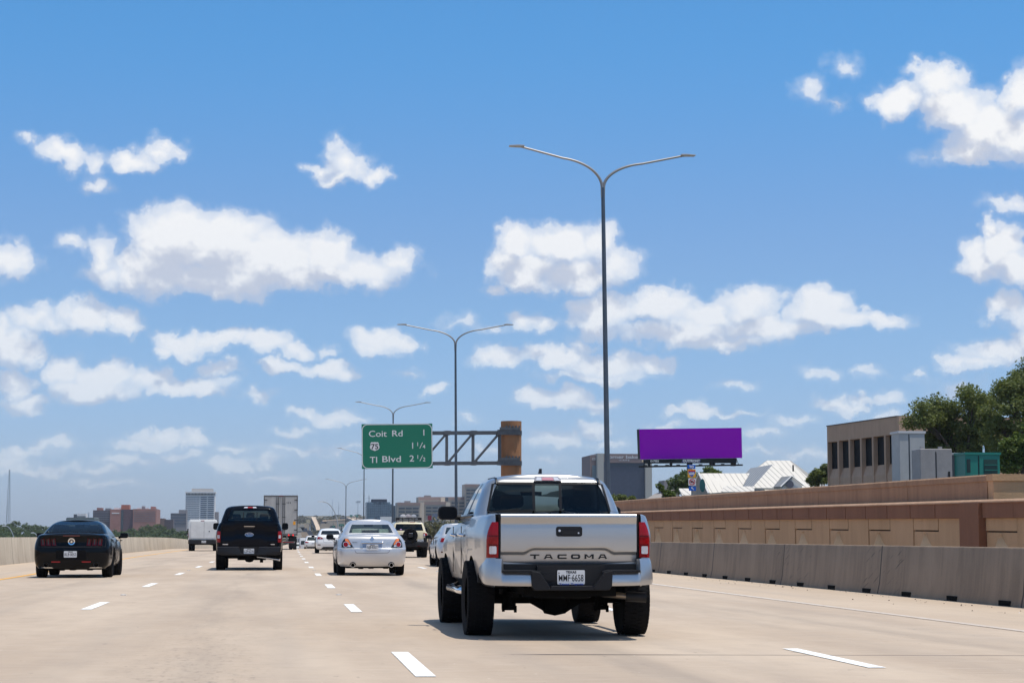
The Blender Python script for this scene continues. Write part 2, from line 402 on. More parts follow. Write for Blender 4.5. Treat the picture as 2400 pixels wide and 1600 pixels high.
def cut(obj, cutters):
    for (mb, m) in cutters:
        c = mb.build('cutter', m, obj.parent, smooth=None); md = obj.modifiers.new('b', 'BOOLEAN'); md.operation = 'DIFFERENCE'; md.object = c; md.solver = 'EXACT'; md.material_mode = 'TRANSFER'
        dg = bpy.context.evaluated_depsgraph_get(); dg.update()
        me = bpy.data.meshes.new_from_object(obj.evaluated_get(dg)); obj.modifiers.clear(); old = obj.data; obj.data = me; bpy.data.meshes.remove(old)
        bpy.data.objects.remove(c)
    obj.data.name = obj.name
    obj.data.polygons.foreach_set('use_smooth', [True]*len(obj.data.polygons)); obj.data.set_sharp_from_angle(angle=math.radians(38))
def arch_cutters(ys, R, hw, zc, inner=.55):
    out = []
    for y in ys:
        for s in (-1, 1):
            mb = MB(); mb.lathe([(R, s*inner), (R, s*(hw+.3))], (0, y, zc), 'x', 28); mb2 = mb; out.append((mb2, under_m))
    return out
class Proj:
    """lays thin parts onto the rear of a body by casting from behind"""
    def __init__(s, *mbs):
        v = []; f = []
        for mb in mbs:
            n = len(v); v += mb.v; f += [tuple(i+n for i in q) for q in mb.f]
        s.t = BVHTree.FromPolygons([Vector(p) for p in v], f)
    def y(s, x, z, d=-1):
        h = s.t.ray_cast(Vector((x, -8, z)), Vector((0, 1, 0)))
        return h[0].y if h[0] else None
    def patch(s, poly, off=.006, thick=.04, step=.06, ymax=None):
        bm = bmesh.new(); vs = [bm.verts.new((p[0], 0, p[1])) for p in poly]; bm.faces.new(vs)
        x0, x1 = min(p[0] for p in poly), max(p[0] for p in poly); z0, z1 = min(p[1] for p in poly), max(p[1] for p in poly)
        for ax, lo, hi in ((0, x0, x1), (2, z0, z1)):
            k = lo+step
            while k < hi-1e-3:
                no = (1, 0, 0) if ax == 0 else (0, 0, 1)
                bmesh.ops.bisect_plane(bm, geom=bm.verts[:]+bm.edges[:]+bm.faces[:], plane_co=Vector(no)*k, plane_no=no); k += step
        ok = [s.y(v.co.x, v.co.z) for v in bm.verts]; good = [y for y in ok if y is not None]; far = max(good) if good else 0
        for v, y in zip(bm.verts, ok):
            y = far if y is None else y
            if ymax is not None: y = min(y, ymax)
            v.co.y = y-off
        r = bmesh.ops.extrude_face_region(bm, geom=bm.faces[:])
        for g in r['geom']:
            if isinstance(g, bmesh.types.BMVert): g.co.y += thick
        bmesh.ops.recalc_face_normals(bm, faces=bm.faces)
        mb = MB(); bm.verts.index_update(); mb.v = [tuple(v.co) for v in bm.verts]; mb.f = [tuple(v.index for v in f.verts) for f in bm.faces]; mb.m = [0]*len(mb.f); bm.free(); return mb
    def text(s, txt, cx, cz, h, w=None, off=.006, depth=.004, bold=0, space=1.0):
        vs, fs = text_geo(txt, h/.70, w, depth, bold, space); mb = MB(); out = []
        for x, yy, z in vs:
            y = s.y(x+cx, yy+cz) or 0; out.append((x+cx, y-off-z, yy+cz))
        return mb.add(out, fs)
def ell(cx, cz, rx, rz, n=20, pw=1): return [(cx+rx*math.cos(2*math.pi*i/n), cz+rz*math.sin(2*math.pi*i/n)) for i in range(n)]
def rrect(x0, x1, z0, z1, r, n=4):
    P = []
    for (cx, cz, a0) in ((x1-r, z0+r, -90), (x1-r, z1-r, 0), (x0+r, z1-r, 90), (x0+r, z0+r, 180)):
        for i in range(n+1):
            a = math.radians(a0+90*i/n); P.append((cx+r*math.cos(a), cz+r*math.sin(a)))
    return P
def wheel(par, x, y, R, w, rim=rim_m, rimr=None, spokes=6, fast=False):
    s = 1 if x > 0 else -1; rimr = rimr or R*.66
    prof = [(rimr, -w*.5*.8), (R*.86, -w*.5), (R*.95, -w*.48), (R, -w*.36), (R, -w*.13), (R-.006, -w*.125), (R-.006, -w*.1), (R, -w*.095), (R, w*.095), (R-.006, w*.1), (R-.006, w*.125), (R, w*.13), (R, w*.36), (R*.95, w*.48), (R*.86, w*.5), (rimr, w*.5*.8)]
    mb = MB(); mb.lathe(prof, (x, y, R), 'x', 40)
    o = mb.build('wheel', tyre_m, par, smooth=32)
    if not fast and w > .28:
        tr = MB()
        for k in range(48):                       # tread blocks
            a = 2*math.pi*k/48
            for (xa, xb, da) in ((-.47, -.25, 0), (-.22, -.02, .5), (.02, .22, 0), (.25, .47, .5)):
                M = Matrix.Translation((x, y, R)) @ Matrix.Rotation(a+da*2*math.pi/48, 4, 'X')
                rr = R if abs(xa+xb) < .5 else R-.008
                tr.box(xa*w, xb*w, -.019, .019, rr-.01, rr+.007, 0, M)
        tr.build('tread', tyre_m, o)
    r = MB(); xo = s*w*.36
    r.lathe([(rimr*1.0, s*w*.40), (rimr*.93, s*w*.40), (rimr*.90, s*w*.20), (.05, s*w*.18)], (x, y, R), 'x', 28)
    for k in range(spokes):
        M = Matrix.Translation((x, y, R)) @ Matrix.Rotation(2*math.pi*k/spokes, 4, 'X')
        a, b = sorted((s*w*.2, s*w*.36)); r.prism([(-.045, .04), (.045, .04), (.028, rimr*.95), (-.028, rimr*.95)], a, b, 'x', 0, M)
    r.lathe([(.07, s*w*.2), (.07, s*w*.38), (.04, s*w*.40)], (x, y, R), 'x', 16)
    r.build('rim', rim, o, smooth=30); return o
def plate(par, cx, cz, y, txt, w=.305, h=.152, tilt=0, frame=None, blue=None):
    mb = MB(); mb.prism(rrect(cx-w/2, cx+w/2, cz-h/2, cz+h/2, .012), y-.004, y+.004)
    p = mb.build('license_plate', plate_m, par)
    t = MB(); text_mb(t, txt, cx, cz-.008, y-.004, .070, w*.90, .0012, .0008); text_mb(t, 'TEXAS', cx, cz+.054, y-.004, .024, w*.38, .0012, .0015)
    if blue:
        t.box(cx-w*.46, cx-w*.42, y-.006, y-.004, cz+.04, cz+.05)
    t.build('lettering', ink, p)
    if blue: b = MB(); text_mb(b, blue, cx, cz-h/2-.0, y-.008, .018, w*.9, .0012, .001); b.build('dealer_lettering', blue_ink, p)
    return p
def mirror(par, x, y, z, w, h, mat, d=.1, arm=.12, face=None):
    s = 1 if x > 0 else -1
    mb = MB(); mb.prism(rrect(x-w/2, x+w/2, z-h/2, z+h/2, min(w, h)*.32, 4), y, y+d); mb.tube([(x-s*w*.3, y+d*.6, z-h*.25), (x-s*(w*.5+arm), y+d*.8, z-h*.42)], .035, 6)
    o = mb.build('side_mirror', mat, par, bevel=.008, smooth=40)
    g = MB(); g.prism(rrect(x-w*.44, x+w*.44, z-h*.42, z+h*.42, min(w, h)*.26, 4), y-.003, y); g.build('mirror_glass', face or pmat('mirror_glass', (.004, .005, .008), .3, 0, 0, spec=.15), o); return o
def seats(par, spots, mat, zt, w=.46):
    for (x, y) in spots:
        mb = MB(); mb.prism(rrect(x-w/2, x+w/2, zt-.55, zt-.17, .08), y, y+.12); mb.prism(rrect(x-.13, x+.13, zt-.15, zt, .05), y+.01, y+.1); mb.tube([(x-.05, y+.05, zt-.2), (x-.05, y+.05, zt-.1)], .008, 5); mb.tube([(x+.05, y+.05, zt-.2), (x+.05, y+.05, zt-.1)], .008, 5)
        mb.build('seat', mat, par, bevel=.02)
def cabin_glazing(levels, par, body_mat, glasses, pillars, lo, hi, crown=.05, wy=None, NR=3, slider=0, slm=None):
    """greenhouse: side windows between pillar stations, rear glass, windshield"""
    lv = refine(levels, NR); n = len(lv)-1
    a, b = int(round(lo*n)), int(round(hi*n))
    def cls(l, i, s):
        if not (a <= l < b): return 'body'
        k, j = seg_of(i)
        if k == 'rear': return ('slider' if j < slider else 'rear%d' % (s > 0)) if slider else 'rear'
        if k == 'front': return 'front'
        if k == 'side':
            for (p, q) in pillars:
                if p <= j < q: return 'body' if p == 0 else 'trim%d%d' % (s > 0, p)
            return 'side%d%d' % (s > 0, sum(1 for (p, q) in pillars if j >= q))
        return 'body'
    res = shell(lv, None, wy, crown, cls, floor=False)
    bo = res['body'].build('cab', body_mat, par, smooth=40)
    for k, mb in res.items():
        if k.startswith('rear'): mb.build('rear_window', glasses[0], par, smooth=60)
        elif k == 'slider': mb.build('sliding_window', slm, par, smooth=60)
        elif k.startswith('trim'): mb.build('door_pillar', satin, par, smooth=60)
        elif k == 'front': mb.build('windshield', glasses[2], par, smooth=60)
        elif k != 'body': mb.build('side_window', glasses[1], par, smooth=60)
    return res, bo
def L(z, w, yr, yf, **k):
    d = dict(z=z, w=w, yr=yr, yf=yf, cr=.15, cl=.2, cf=.35, clf=.5, bow=.04, bowf=.12); d.update(k); return d
# ------------------------------------------------------------------ silver pickup (large, near)
def build_tacoma(root):
    wy = [(-1.15, .945), (-.75, .975), (-.45, 1.0), (.45, 1.0), (.9, .975), (2.3, .975), (2.8, 1.0), (3.6, 1.0), (4.15, .9)]
    zt = [(-1.2, 1.335), (.40, 1.335), (.62, 1.30), (2.2, 1.27), (2.9, 1.24), (4.15, 1.10)]
    c = dict(cr=.10, cl=.14, bow=.02)
    lv = [L(.56, .84, -1.08, 4.02, **c), L(.60, .90, -1.09, 4.06, **c), L(.72, .93, -1.10, 4.12, **c), L(.90, .945, -1.10, 4.15, **c), L(1.03, .955, -1.10, 4.14, **c), L(1.12, .955, -1.10, 4.12, **c), L(1.21, .935, -1.095, 4.08, **c), L(1.28, .915, -1.09, 4.03, **c), L(1.32, .895, -1.085, 4.0, **c), L(1.335, .865, -1.07, 3.97, **c)]
    res = shell(refine(lv, 2), zt, wy, .02)
    body = res['body'].build('body', silver, root)
    bed = MB().box(-.72, .72, -1.03, .38, .85, 1.6)
    well = MB().box(-.79, .79, -1.3, -1.0, .3, 1.6)
    cut(body, arch_cutters((0, 3.236), .47, .95, .42, .60)+[(bed, rubber), (well, rubber)])
    # cab
    g = dict(cf=.22, clf=.3, bowf=.15)
    cl = [L(1.29, .86, .40, 2.75, cr=.13, cl=.20, bow=.03, **g), L(1.36, .845, .415, 2.60, cr=.13, cl=.2, bow=.03, **g), L(1.5, .80, .455, 2.28, cr=.125, cl=.2, bow=.035, **g), L(1.64, .745, .50, 1.98, cr=.12, cl=.2, bow=.04, **g), L(1.715, .70, .53, 1.83, cr=.12, cl=.2, bow=.045, **g), L(1.755, .655, .56, 1.72, cr=.14, cl=.22, bow=.05, **g), L(1.785, .58, .62, 1.62, cr=.16, cl=.24, bow=.05, **g)]
    res2, cab = cabin_glazing(cl, root, silver, (gl_dark, gl_dark, gl_clear), [(0, 2), (11, 15), (25, 31)], .167, .64, crown=.045, slider=2, slm=gl_slider)
    pj = Proj(res2['rear0'], res2['rear1'], res2['slider'], res2['body'], res['body'])
    # black surround, centre slider and defroster frame of the rear window
    for (x0, x1) in ((-.185, -.155), (.125, .155)):
        pj.patch([(x0-.006, 1.335), (x1-.006, 1.335), (x1, 1.705), (x0, 1.705)], .006, .012).build('window_divider', satin, root)
    fr = MB()
    for poly in ([(-.64, 1.70), (.64, 1.70), (.60, 1.725), (-.60, 1.725)], [(-.735, 1.33), (-.715, 1.33), (-.625, 1.705), (-.65, 1.705)], [(.735, 1.33), (.65, 1.705), (.625, 1.705), (.715, 1.33)]):
        q = pj.patch(poly, .008, .012); fr.add(q.v, q.f)
    fr.build('window_seal', satin, root)
    # cargo light
    q = pj.patch([(-.165, 1.735), (.165, 1.735), (.135, 1.79), (-.135, 1.79)], .03, .07); cg = q.build('brake_light', pmat('brake_light_housing', (.35, .33, .34), .2, .4, 1), root, bevel=.006)
    q = pj.patch([(-.07, 1.745), (.07, 1.745), (.06, 1.78), (-.06, 1.78)], .036, .02); q.build('lens', pmat('brake_light_lens', (.5, .22, .25), .15, 0, 1), cg)
    for sx in (-1, 1):
        q = pj.patch([(sx*.075, 1.742), (sx*.14, 1.742), (sx*.12, 1.782), (sx*.07, 1.782)], .035, .02); q.build('lens', clear_lens, cg)
        st = MB(); st.tube([(sx*.60, .50, 1.70), (sx*.60, .535, 1.742), (sx*.595, .60, 1.766), (sx*.59, .8, 1.778), (sx*.585, 1.5, 1.782)], .011, 6); st.build('roof_moulding', satin, root)
    an = MB(); an.prism([(1.15, 1.82), (1.32, 1.82), (1.17, 1.895), (1.155, 1.90)], -.016, .016, 'x'); an.build('roof_antenna', satin, root)
    # interior seen through the slider
    it = MB(); it.box(-.78, .78, .46, 2.3, .62, 1.285); it.build('interior', seat_dark, root)
    seats(root, [(-.4, .62), (.4, .62), (-.4, 1.5), (.4, 1.5)], seat_dark, 1.58, .5)
    rm = MB(); rm.box(-.13, .13, 2.0, 2.03, 1.60, 1.67); rm.build('rear_view_mirror', rubber, root)
    # tailgate: lip, face and the pressed lower panel
    nx, nz = 60, 44; W0 = .736; mb = MB(); vs = []
    def face_y(x, z):
        y = -1.125
        if z > 1.312: y += (z-1.312)**2*22
        if z < 1.30 and z > 1.235: y += (1.30-z)*.28           # under-cut lip mirrors the road
        elif z <= 1.235: y += .018-(1.235-z)*.085+.30*(1.235-z)**2
        # pressed panel: raised line runs level, climbs towards the centre
        e = .935 if abs(x) > .50 else .925+min(1, (.50-abs(x))/.10)*.055
        t = max(0, min(1, (e-z)/.03)); y += .022*t*t*(3-2*t)-.03*max(0, min(.09, e-.03-z))
        if z < .83: y += (.83-z)*.25
        return y+.012*(x/W0)**2
    for j in range(nz+1):
        z = .805+(1.338-.805)*j/nz
        for i in range(nx+1):
            x = -W0+2*W0*i/nx; vs.append((x, face_y(x, z), z))
    fs = [(j*(nx+1)+i, j*(nx+1)+i+1, (j+1)*(nx+1)+i+1, (j+1)*(nx+1)+i) for j in range(nz) for i in range(nx)]
    n = len(vs); bk = [(x, -1.06, z) for (x, y, z) in vs]
    rim_ = [i for i in range(nx+1)]+[j*(nx+1)+nx for j in range(1, nz+1)]+[nz*(nx+1)+i for i in range(nx-1, -1, -1)]+[j*(nx+1) for j in range(nz-1, 0, -1)]
    sd = [(rim_[(k+1) % len(rim_)], rim_[k], rim_[k]+n, rim_[(k+1) % len(rim_)]+n) for k in range(len(rim_))]
    mb.add(vs+bk, fs+sd+[tuple(i+n for i in f[::-1]) for f in fs])
    tg = mb.build('tailgate', silver, root, smooth=50)
    pt = Proj(mb)
    hb = pt.patch(rrect(-.142, .142, 1.098, 1.205, .025), .008, .03).build('handle', satin, tg, bevel=.003)
    rr = pt.patch(rrect(-.08, .08, 1.115, 1.165, .012), .016, .02); rr.build('latch_plate', rubber, hb)
    pt.patch(ell(-.105, 1.16, .013, .013, 12), .014, .01).build('lock', clear_lens, hb); pt.patch(ell(.10, 1.135, .009, .009, 12), .014, .01).build('camera_lens', clear_lens, hb)
    def strokes(ch, cx, cz, w, h, t):
        x0, x1, z0, z1 = cx-w/2, cx+w/2, cz-h/2, cz+h/2; R = lambda a, b, c, d: [(a, c), (b, c), (b, d), (a, d)]; k = .012
        return {'T': [R(x0, x1, z1-t, z1), R(cx-t*.75, cx+t*.75, z0, z1-t)],
            'A': [[(x0, z0), (x0+t*1.5, z0), (cx-w*.18+t*.5, z1), (cx-w*.22, z1)], [(x1-t*1.5, z0), (x1, z0), (cx+w*.22, z1), (cx+w*.18-t*.5, z1)], R(cx-w*.2, cx+w*.2, z1-t, z1), R(cx-w*.3, cx+w*.3, z0+h*.24, z0+h*.24+t*.75)],
            'C': [R(x0+k, x1, z1-t, z1), R(x0+k, x1, z0, z0+t), [(x0, z0+k), (x0+k, z0), (x0+t*1.5, z0), (x0+t*1.5, z1), (x0+k, z1), (x0, z1-k)]],
            'O': [R(x0+k, x1-k, z1-t, z1), R(x0+k, x1-k, z0, z0+t), [(x0, z0+k), (x0+k, z0), (x0+t*1.5, z0), (x0+t*1.5, z1), (x0+k, z1), (x0, z1-k)], [(x1, z0+k), (x1, z1-k), (x1-k, z1), (x1-t*1.5, z1), (x1-t*1.5, z0), (x1-k, z0)]],
            'M': [R(x0, x0+t*1.4, z0, z1), R(x1-t*1.4, x1, z0, z1), [(x0, z1), (x0+t*1.6, z1), (cx+t*.6, z0+h*.28), (cx-t*.6, z0+h*.28)], [(x1-t*1.6, z1), (x1, z1), (cx+t*.6, z0+h*.28), (cx-t*.6, z0+h*.28)]]}[ch]
    lt = MB()
    for i, ch in enumerate('TACOMA'):
        for j, poly in enumerate(strokes(ch, -.368+.1472*i, .884, .100, .049, .0145)):
            q = pt.patch(poly, .005+.0003*j, .006, .02); lt.add(q.v, q.f)
    lt.build('lettering', ink, tg)
    # dark gap between tailgate and lamps
    for s in (-1, 1):
        gp = MB(); gp.box(min(s*.738, s*.756), max(s*.738, s*.756), -1.09, -1.0, .72, 1.33); gp.build('tailgate_gap', rubber, root)
        # body-side lamp
        def seg(z0, z1, m, nm, par):
            pts = []
            for k in range(9):
                z = z0+(z1-z0)*k/8
                t = max(0, (z-1.05)/.2); xo = .885-.055*t*t
                pts.append((z, xo))
            poly = [(s*.764, z0)]+[(s*xo, z) for z, xo in pts]+[(s*.764, z1)]
            q = pj.patch(poly, .028, .05, .03); return q.build(nm, m, par, smooth=50)
        tl = seg(.873, 1.252, red_lens, 'tail_light', root)
        pj.patch(rrect(*sorted((s*.785, s*.860)), .912, .995, .012), .036, .03, .03).build('reversing_lens', clear_lens, tl)
        dk = MB()
        for zz in (1.005, 1.10):
            q = pj.patch([(s*.768, zz), (s*.87, zz), (s*.87, zz+.008), (s*.768, zz+.008)], .034, .01, .03); dk.add(q.v, q.f)
        dk.build('lens_divider', dark_red, tl)
    # bumper
    def sweep(path, nm, mat, par, prof=None):
        """path: (x, y, zbot, ztop)"""
        prof = prof or [(0, 0), (.25, .0), (.0, .0)]
        m = MB(); K = 9; vs = []; n = len(path)
        for i, (x, y, z0, z1) in enumerate(path):
            a = Vector(path[max(0, i-1)][:2]); b = Vector(path[min(n-1, i+1)][:2]); d = (b-a).normalized(); no = Vector((d.y, -d.x))
            for k in range(K):
                t = k/(K-1); bulge = .018*math.sin(math.pi*min(1, max(0, t)))**.5+.026*(1-t)-.014
                vs.append((x+no.x*bulge, y+no.y*bulge, z0+(z1-z0)*t))
            vs.append((x-no.x*.07, y-no.y*.07, z1-.004)); vs.append((x-no.x*.07, y-no.y*.07, z0+.004))
        R = K+2
        fs = [(i*R+j, i*R+(j+1) % R, (i+1)*R+(j+1) % R, (i+1)*R+j) for i in range(n-1) for j in range(R)]+[tuple(range(R)), tuple(range((n-1)*R, n*R))[::-1]]
        m.add(vs, fs); return m.build(nm, mat, par, smooth=48)
    for s in (-1, 1):
        P = [(.405, -1.275, .575, .722), (.47, -1.275, .575, .722), (.62, -1.27, .577, .722), (.72, -1.255, .58, .724), (.738, -1.25, .58, .73), (.745, -1.247, .58, .862), (.80, -1.225, .582, .866), (.85, -1.185, .585, .868), (.885, -1.12, .59, .868), (.90, -1.02, .60, .866), (.903, -.86, .62, .86), (.903, -.62, .66, .855)]
        path = [(s*x, y, a, b) for x, y, a, b in P]
        if s < 0: path = path[::-1]
        sweep(path, 'bumper_corner', silver, root)
        sp = MB(); sp.prism([(s*.735, .722), (s*.735, .745), (s*.42, .745), (s*.33, .73), (s*.33, .712), (s*.40, .70)], -1.30, -1.1); sp.build('bumper_step', satin, root, bevel=.004)
        wd = MB(); wd.prism([(s*.44, .74), (s*.34, .72), (s*.235, .565), (s*.235, .53), (s*.40, .53), (s*.43, .575)], -1.315, -1.15); wd.build('bumper_trim', satin, root, bevel=.008)
    ct = MB(); ct.box(-.36, .36, -1.22, -1.05, .56, .79); ct.build('plate_recess', rubber, root)
    ct = MB(); ct.box(-.735, .735, -1.12, -1.02, .72, .806); ct.build('bumper_filler', rubber, root)
    lo = MB(); lo.prism([(-.245, .53), (.245, .53), (.22, .578), (-.22, .578)], -1.31, -1.1); lo.build('bumper_step', satin, root, bevel=.006)
    ht = MB(); ht.prism(rrect(-.30, -.17, .635, .70, .025), -1.235, -1.2); ht.build('hitch_cover', satin, root)
    plate(root, .0, .668, -1.24, 'MMF\u00b76658', .296, .15, blue='Texas Toyota')
    # running gear
    for x in (-.87, .87):
        for y in (0, 3.236): wheel(root, x, y, .415, .30, rim_dark, .245, 6)
    ax = MB(); ax.tube([(-.78, 0, .40), (.78, 0, .40)], .05, 10); ax.lathe([(.06, -.16), (.13, -.12), (.155, 0), (.13, .12), (.06, .16)], (0, -.02, .37), 'x', 16)
    ax.prism([(-.30, .37), (.30, .37), (.12, .255), (-.06, .235)], -.1, .12)
    ax.build('rear_axle', under_m, root, smooth=40)
    for x in (-.52, .52):
        s = MB(); s.box(x-.035, x+.035, -.65, .65, .44, .49); s.tube([(x, -.1, .32), (x+.06*(1 if x > 0 else -1), .05, .75)], .035, 8); s.box(x-.07, x+.07, -.09, .09, .28, .50)
        s.box(x-.085, x-.055, -.10, -.07, .265, .33); s.box(x+.05, x+.08, -.10, -.07, .255, .33)
        s.build('leaf_spring', under_m, root)
    fm = MB()
    for x in (-.45, .45): fm.box(x-.05, x+.05, -1.05, 3.6, .48, .60)
    fm.box(-.5, .5, -1.15, -1.02, .46, .56); fm.box(-.85, .85, .5, 2.9, .50, .60); fm.box(-.75, .75, 3.7, 3.95, .38, .6); fm.tube([(-.7, 3.2, .36), (.7, 3.2, .36)], .05, 8)
    fm.build('chassis_frame', under_m, root)
    sw = MB(); sw.lathe([(.02, -.10), (.30, -.10), (.34, -.06), (.34, .06), (.30, .10), (.02, .10)], (0, -.62, .53), 'z', 28); sw.build('spare_wheel', tyre_m, root, smooth=40)
    ex = MB(); ex.tube([(.28, -.78, .50), (.45, -.9, .475), (.66, -.95, .455)], .035, 10); ex.build('exhaust_pipe', steel_dull, root, smooth=40)
    ex = MB(); ex.tube([(.64, -.95, .455), (.86, -.97, .445)], .056, 14); ex.build('exhaust_tip', satin, root, smooth=40)
    for s in (-1, 1):
        sb = MB(); sb.tube([(s*.80, .62, .52), (s*.96, .72, .475), (s*.98, 1.0, .47), (s*.98, 2.35, .47), (s*.80, 2.6, .52)], .04, 10); sb.build('side_step', chrome, root, smooth=40)
        for y0 in (.95, 1.95):
            pd = MB(); pd.prism(rrect(s*.98-.035, s*.98+.035, y0, y0+.35, .02), .505, .515, 'z'); pd.build('step_pad', rubber, root)
        mf = MB(); mf.prism([(s*.74, .56), (s*.93, .60), (s*.93, .70), (s*.74, .70)], -.60, -.56); mf.build('mud_guard', rubber, root)
        mirror(root, s*1.02, 2.12, 1.385, .235, .165, satin, .12, .06)
        for y0 in (1.02, 2.02):
            h = MB(); h.tube([(s*.935, y0-.1, 1.11), (s*.985, y0-.06, 1.12), (s*.985, y0+.06, 1.12), (s*.935, y0+.1, 1.11)], .016, 8); h.build('door_handle', chrome, root, smooth=40)
        for y0 in (.42, 1.32, 2.36):
            dl = MB(); dl.box(min(s*.925, s*.9345), max(s*.925, s*.9345), y0-.004, y0+.004, .66, 1.22); dl.build('door_gap', rubber, root)
        # glazing band trim along the doors
        bt = MB(); bt.tube([(s*.868, .62, 1.335), (s*.862, 2.4, 1.33)], .012, 6); bt.build('belt_trim', satin, root)
    ff = MB(); ff.prism(rrect(-.055, .055, -.05, .05, .02), 0, .01); 
    fd = MB(); fd.lathe([(.085, 0), (.09, -.012), (.01, -.015)], (-.925, -.42, 1.06), 'x', 20); fd.build('fuel_flap', silver, root, smooth=40)
# ------------------------------------------------------------------ dark full-size pickup
def build_black_pickup(root):
    m = navy_paint; wy = [(-1.25, .955), (-.6, .99), (.8, .985), (3.0, .985), (3.7, 1.0), (4.6, .9)]
    zt = [(-1.3, 1.42), (.60, 1.42), (.8, 1.38), (3.0, 1.33), (4.7, 1.2)]; c = dict(cr=.10, cl=.16, bow=.02)
    lv = [L(.50, .93, -1.14, 4.5, **c), L(.58, .98, -1.16, 4.58, **c), L(.85, 1.005, -1.18, 4.64, **c), L(1.12, 1.01, -1.18, 4.62, **c), L(1.30, .97, -1.17, 4.55, **c), L(1.38, .93, -1.16, 4.5, **c), L(1.42, .90, -1.14, 4.45, **c)]
    res = shell(refine(lv, 2), zt, wy, .02); body = res['body'].build('body', m, root)
    cut(body, arch_cutters((0, 3.68), .48, 1.0, .42, .62)+[(MB().box(-.8, .8, -1.1, .55, .9, 1.7), rubber), (MB().box(-.842, .842, -1.4, -1.06, .3, 1.7), rubber)])
    g = dict(cf=.25, clf=.3, bowf=.15)
    cl = [L(1.37, .915, .58, 3.15, cr=.17, cl=.2, **g), L(1.44, .90, .59, 3.0, cr=.18, cl=.2, **g), L(1.6, .85, .62, 2.65, cr=.19, cl=.2, **g), L(1.76, .795, .66, 2.35, cr=.19, cl=.2, **g), L(1.85, .755, .69, 2.2, cr=.18, cl=.2, **g), L(1.91, .69, .74, 2.05, cr=.2, cl=.22, **g), L(1.94, .60, .80, 1.95, cr=.2, cl=.22, **g)]
    r2, cab = cabin_glazing(cl, root, m, (gl_mid, gl_dark, gl_clear), [(0, 2), (13, 15), (29, 31)], .2, .6, crown=.03)
    pj = Proj(res['body'], r2['body'], r2['rear'])
    q = pj.patch([(-.20, 1.885), (.20, 1.885), (.17, 1.925), (-.17, 1.925)], .03, .06); bl = q.build('brake_light', clear_lens, root)
    pj.patch([(-.08, 1.888), (.08, 1.888), (.08, 1.922), (-.08, 1.922)], .036, .03).build('lens', red_lens, bl)
    for x in (-.21, .21): pj.patch([(x-.012, 1.46), (x+.012, 1.46), (x+.012, 1.76), (x-.012, 1.76)], .006, .01).build('window_divider', satin, root)
    MB().box(-.82, .82, .72, 2.8, .7, 1.4).build('interior', seat_dark, root)
    seats(root, [(-.42, .85), (0, .85), (.42, .85), (-.43, 1.8), (.43, 1.8)], seat_dark, 1.70, .5)
    rm = MB(); rm.prism(rrect(-.12, .12, 1.68, 1.75, .03), 2.4, 2.43); rm.build('rear_view_mirror', rubber, root)
    # tailgate
    t = MB(); vs = []; nx, nz = 40, 26
    def fy(x, z): 
        y = -1.215+.015*(x/.82)**2
        if z > 1.40: y += (z-1.40)**2*12
        y += .035*max(0, min(1, (1.30-z)/.12))-.02*max(0, min(1, (1.0-z)/.1))+.05*max(0, .85-z); return y
    for j in range(nz+1):
        for i in range(nx+1):
            x = -.835+1.67*i/nx; top = 1.415+(.055 if abs(x) < .40 else .055*max(0, 1-(abs(x)-.40)/.10)); z = .715+(top-.715)*j/nz; vs.append((x, fy(x, z-(top-1.415)), z))
    fs = [(j*(nx+1)+i, j*(nx+1)+i+1, (j+1)*(nx+1)+i+1, (j+1)*(nx+1)+i) for j in range(nz) for i in range(nx)]; n = len(vs)
    rim_ = [i for i in range(nx+1)]+[j*(nx+1)+nx for j in range(1, nz+1)]+[nz*(nx+1)+i for i in range(nx-1, -1, -1)]+[j*(nx+1) for j in range(nz-1, 0, -1)]
    t.add(vs+[(x, -1.10, z) for x, y, z in vs], fs+[(rim_[(k+1) % len(rim_)], rim_[k], rim_[k]+n, rim_[(k+1) % len(rim_)]+n) for k in range(len(rim_))]+[tuple(i+n for i in f[::-1]) for f in fs])
    tg = t.build('tailgate', m, root, smooth=50); pt = Proj(t)
    hd = pt.patch(rrect(-.15, .15, 1.25, 1.315, .03), .006, .02).build('handle', satin, tg); pt.patch(rrect(-.16, .16, 1.30, 1.318, .008), .012, .02).build('handle_bar', silver_badge, hd)
    eb = pt.patch(ell(0, 1.065, .13, .06, 28), .012, .02).build('badge', silver_badge, tg); pt.patch(ell(0, 1.065, .115, .047, 28), .016, .01).build('badge_field', pmat('badge_blue', (.02, .04, .12), .2, 0, 1), eb)
    tx = pt.text('Ford', 0, 1.065, .045, .13, .018, .002, .001); tx.build('lettering', silver_badge, eb)
    pt.patch(rrect(-.785, -.62, .762, .79, .008), .01, .01).build('badge_strip', silver_badge, tg); pt.patch(rrect(.64, .765, .762, .785, .008), .01, .01).build('badge_strip', silver_badge, tg)
    for s in (-1, 1):
        tl = pj.patch(rrect(*sorted((s*.855, s*.965)), .835, 1.165, .015), .03, .06, .05).build('tail_light', red_lens, root)
        pj.patch(rrect(*sorted((s*.875, s*.945)), .955, 1.05, .01), .038, .03).build('reversing_lens', clear_lens, tl)
        mirror(root, s*1.09, 2.75, 1.33, .20, .22, satin, .12, .1)
    b = MB(); b.prism([(-.95, .69), (-.93, .49), (-.80, .45), (.80, .45), (.93, .49), (.95, .69), (.30, .69), (.24, .50), (-.24, .50), (-.30, .69)][::-1], -1.34, -1.16); bp = b.build('bumper', satin, root, bevel=.015, smooth=40)
    for s in (-1, 1):
        MB().prism([(s*.30, .69), (s*.93, .69), (s*.93, .705), (s*.31, .705)], -1.335, -1.17).build('bumper_step', pmat('step_grey', (.05, .05, .06), .4), bp)
    MB().box(-.3, .3, -1.25, -1.1, .48, .70).build('plate_recess', rubber, root)
    plate(root, 0, .572, -1.26, 'LZP\u00b76278')
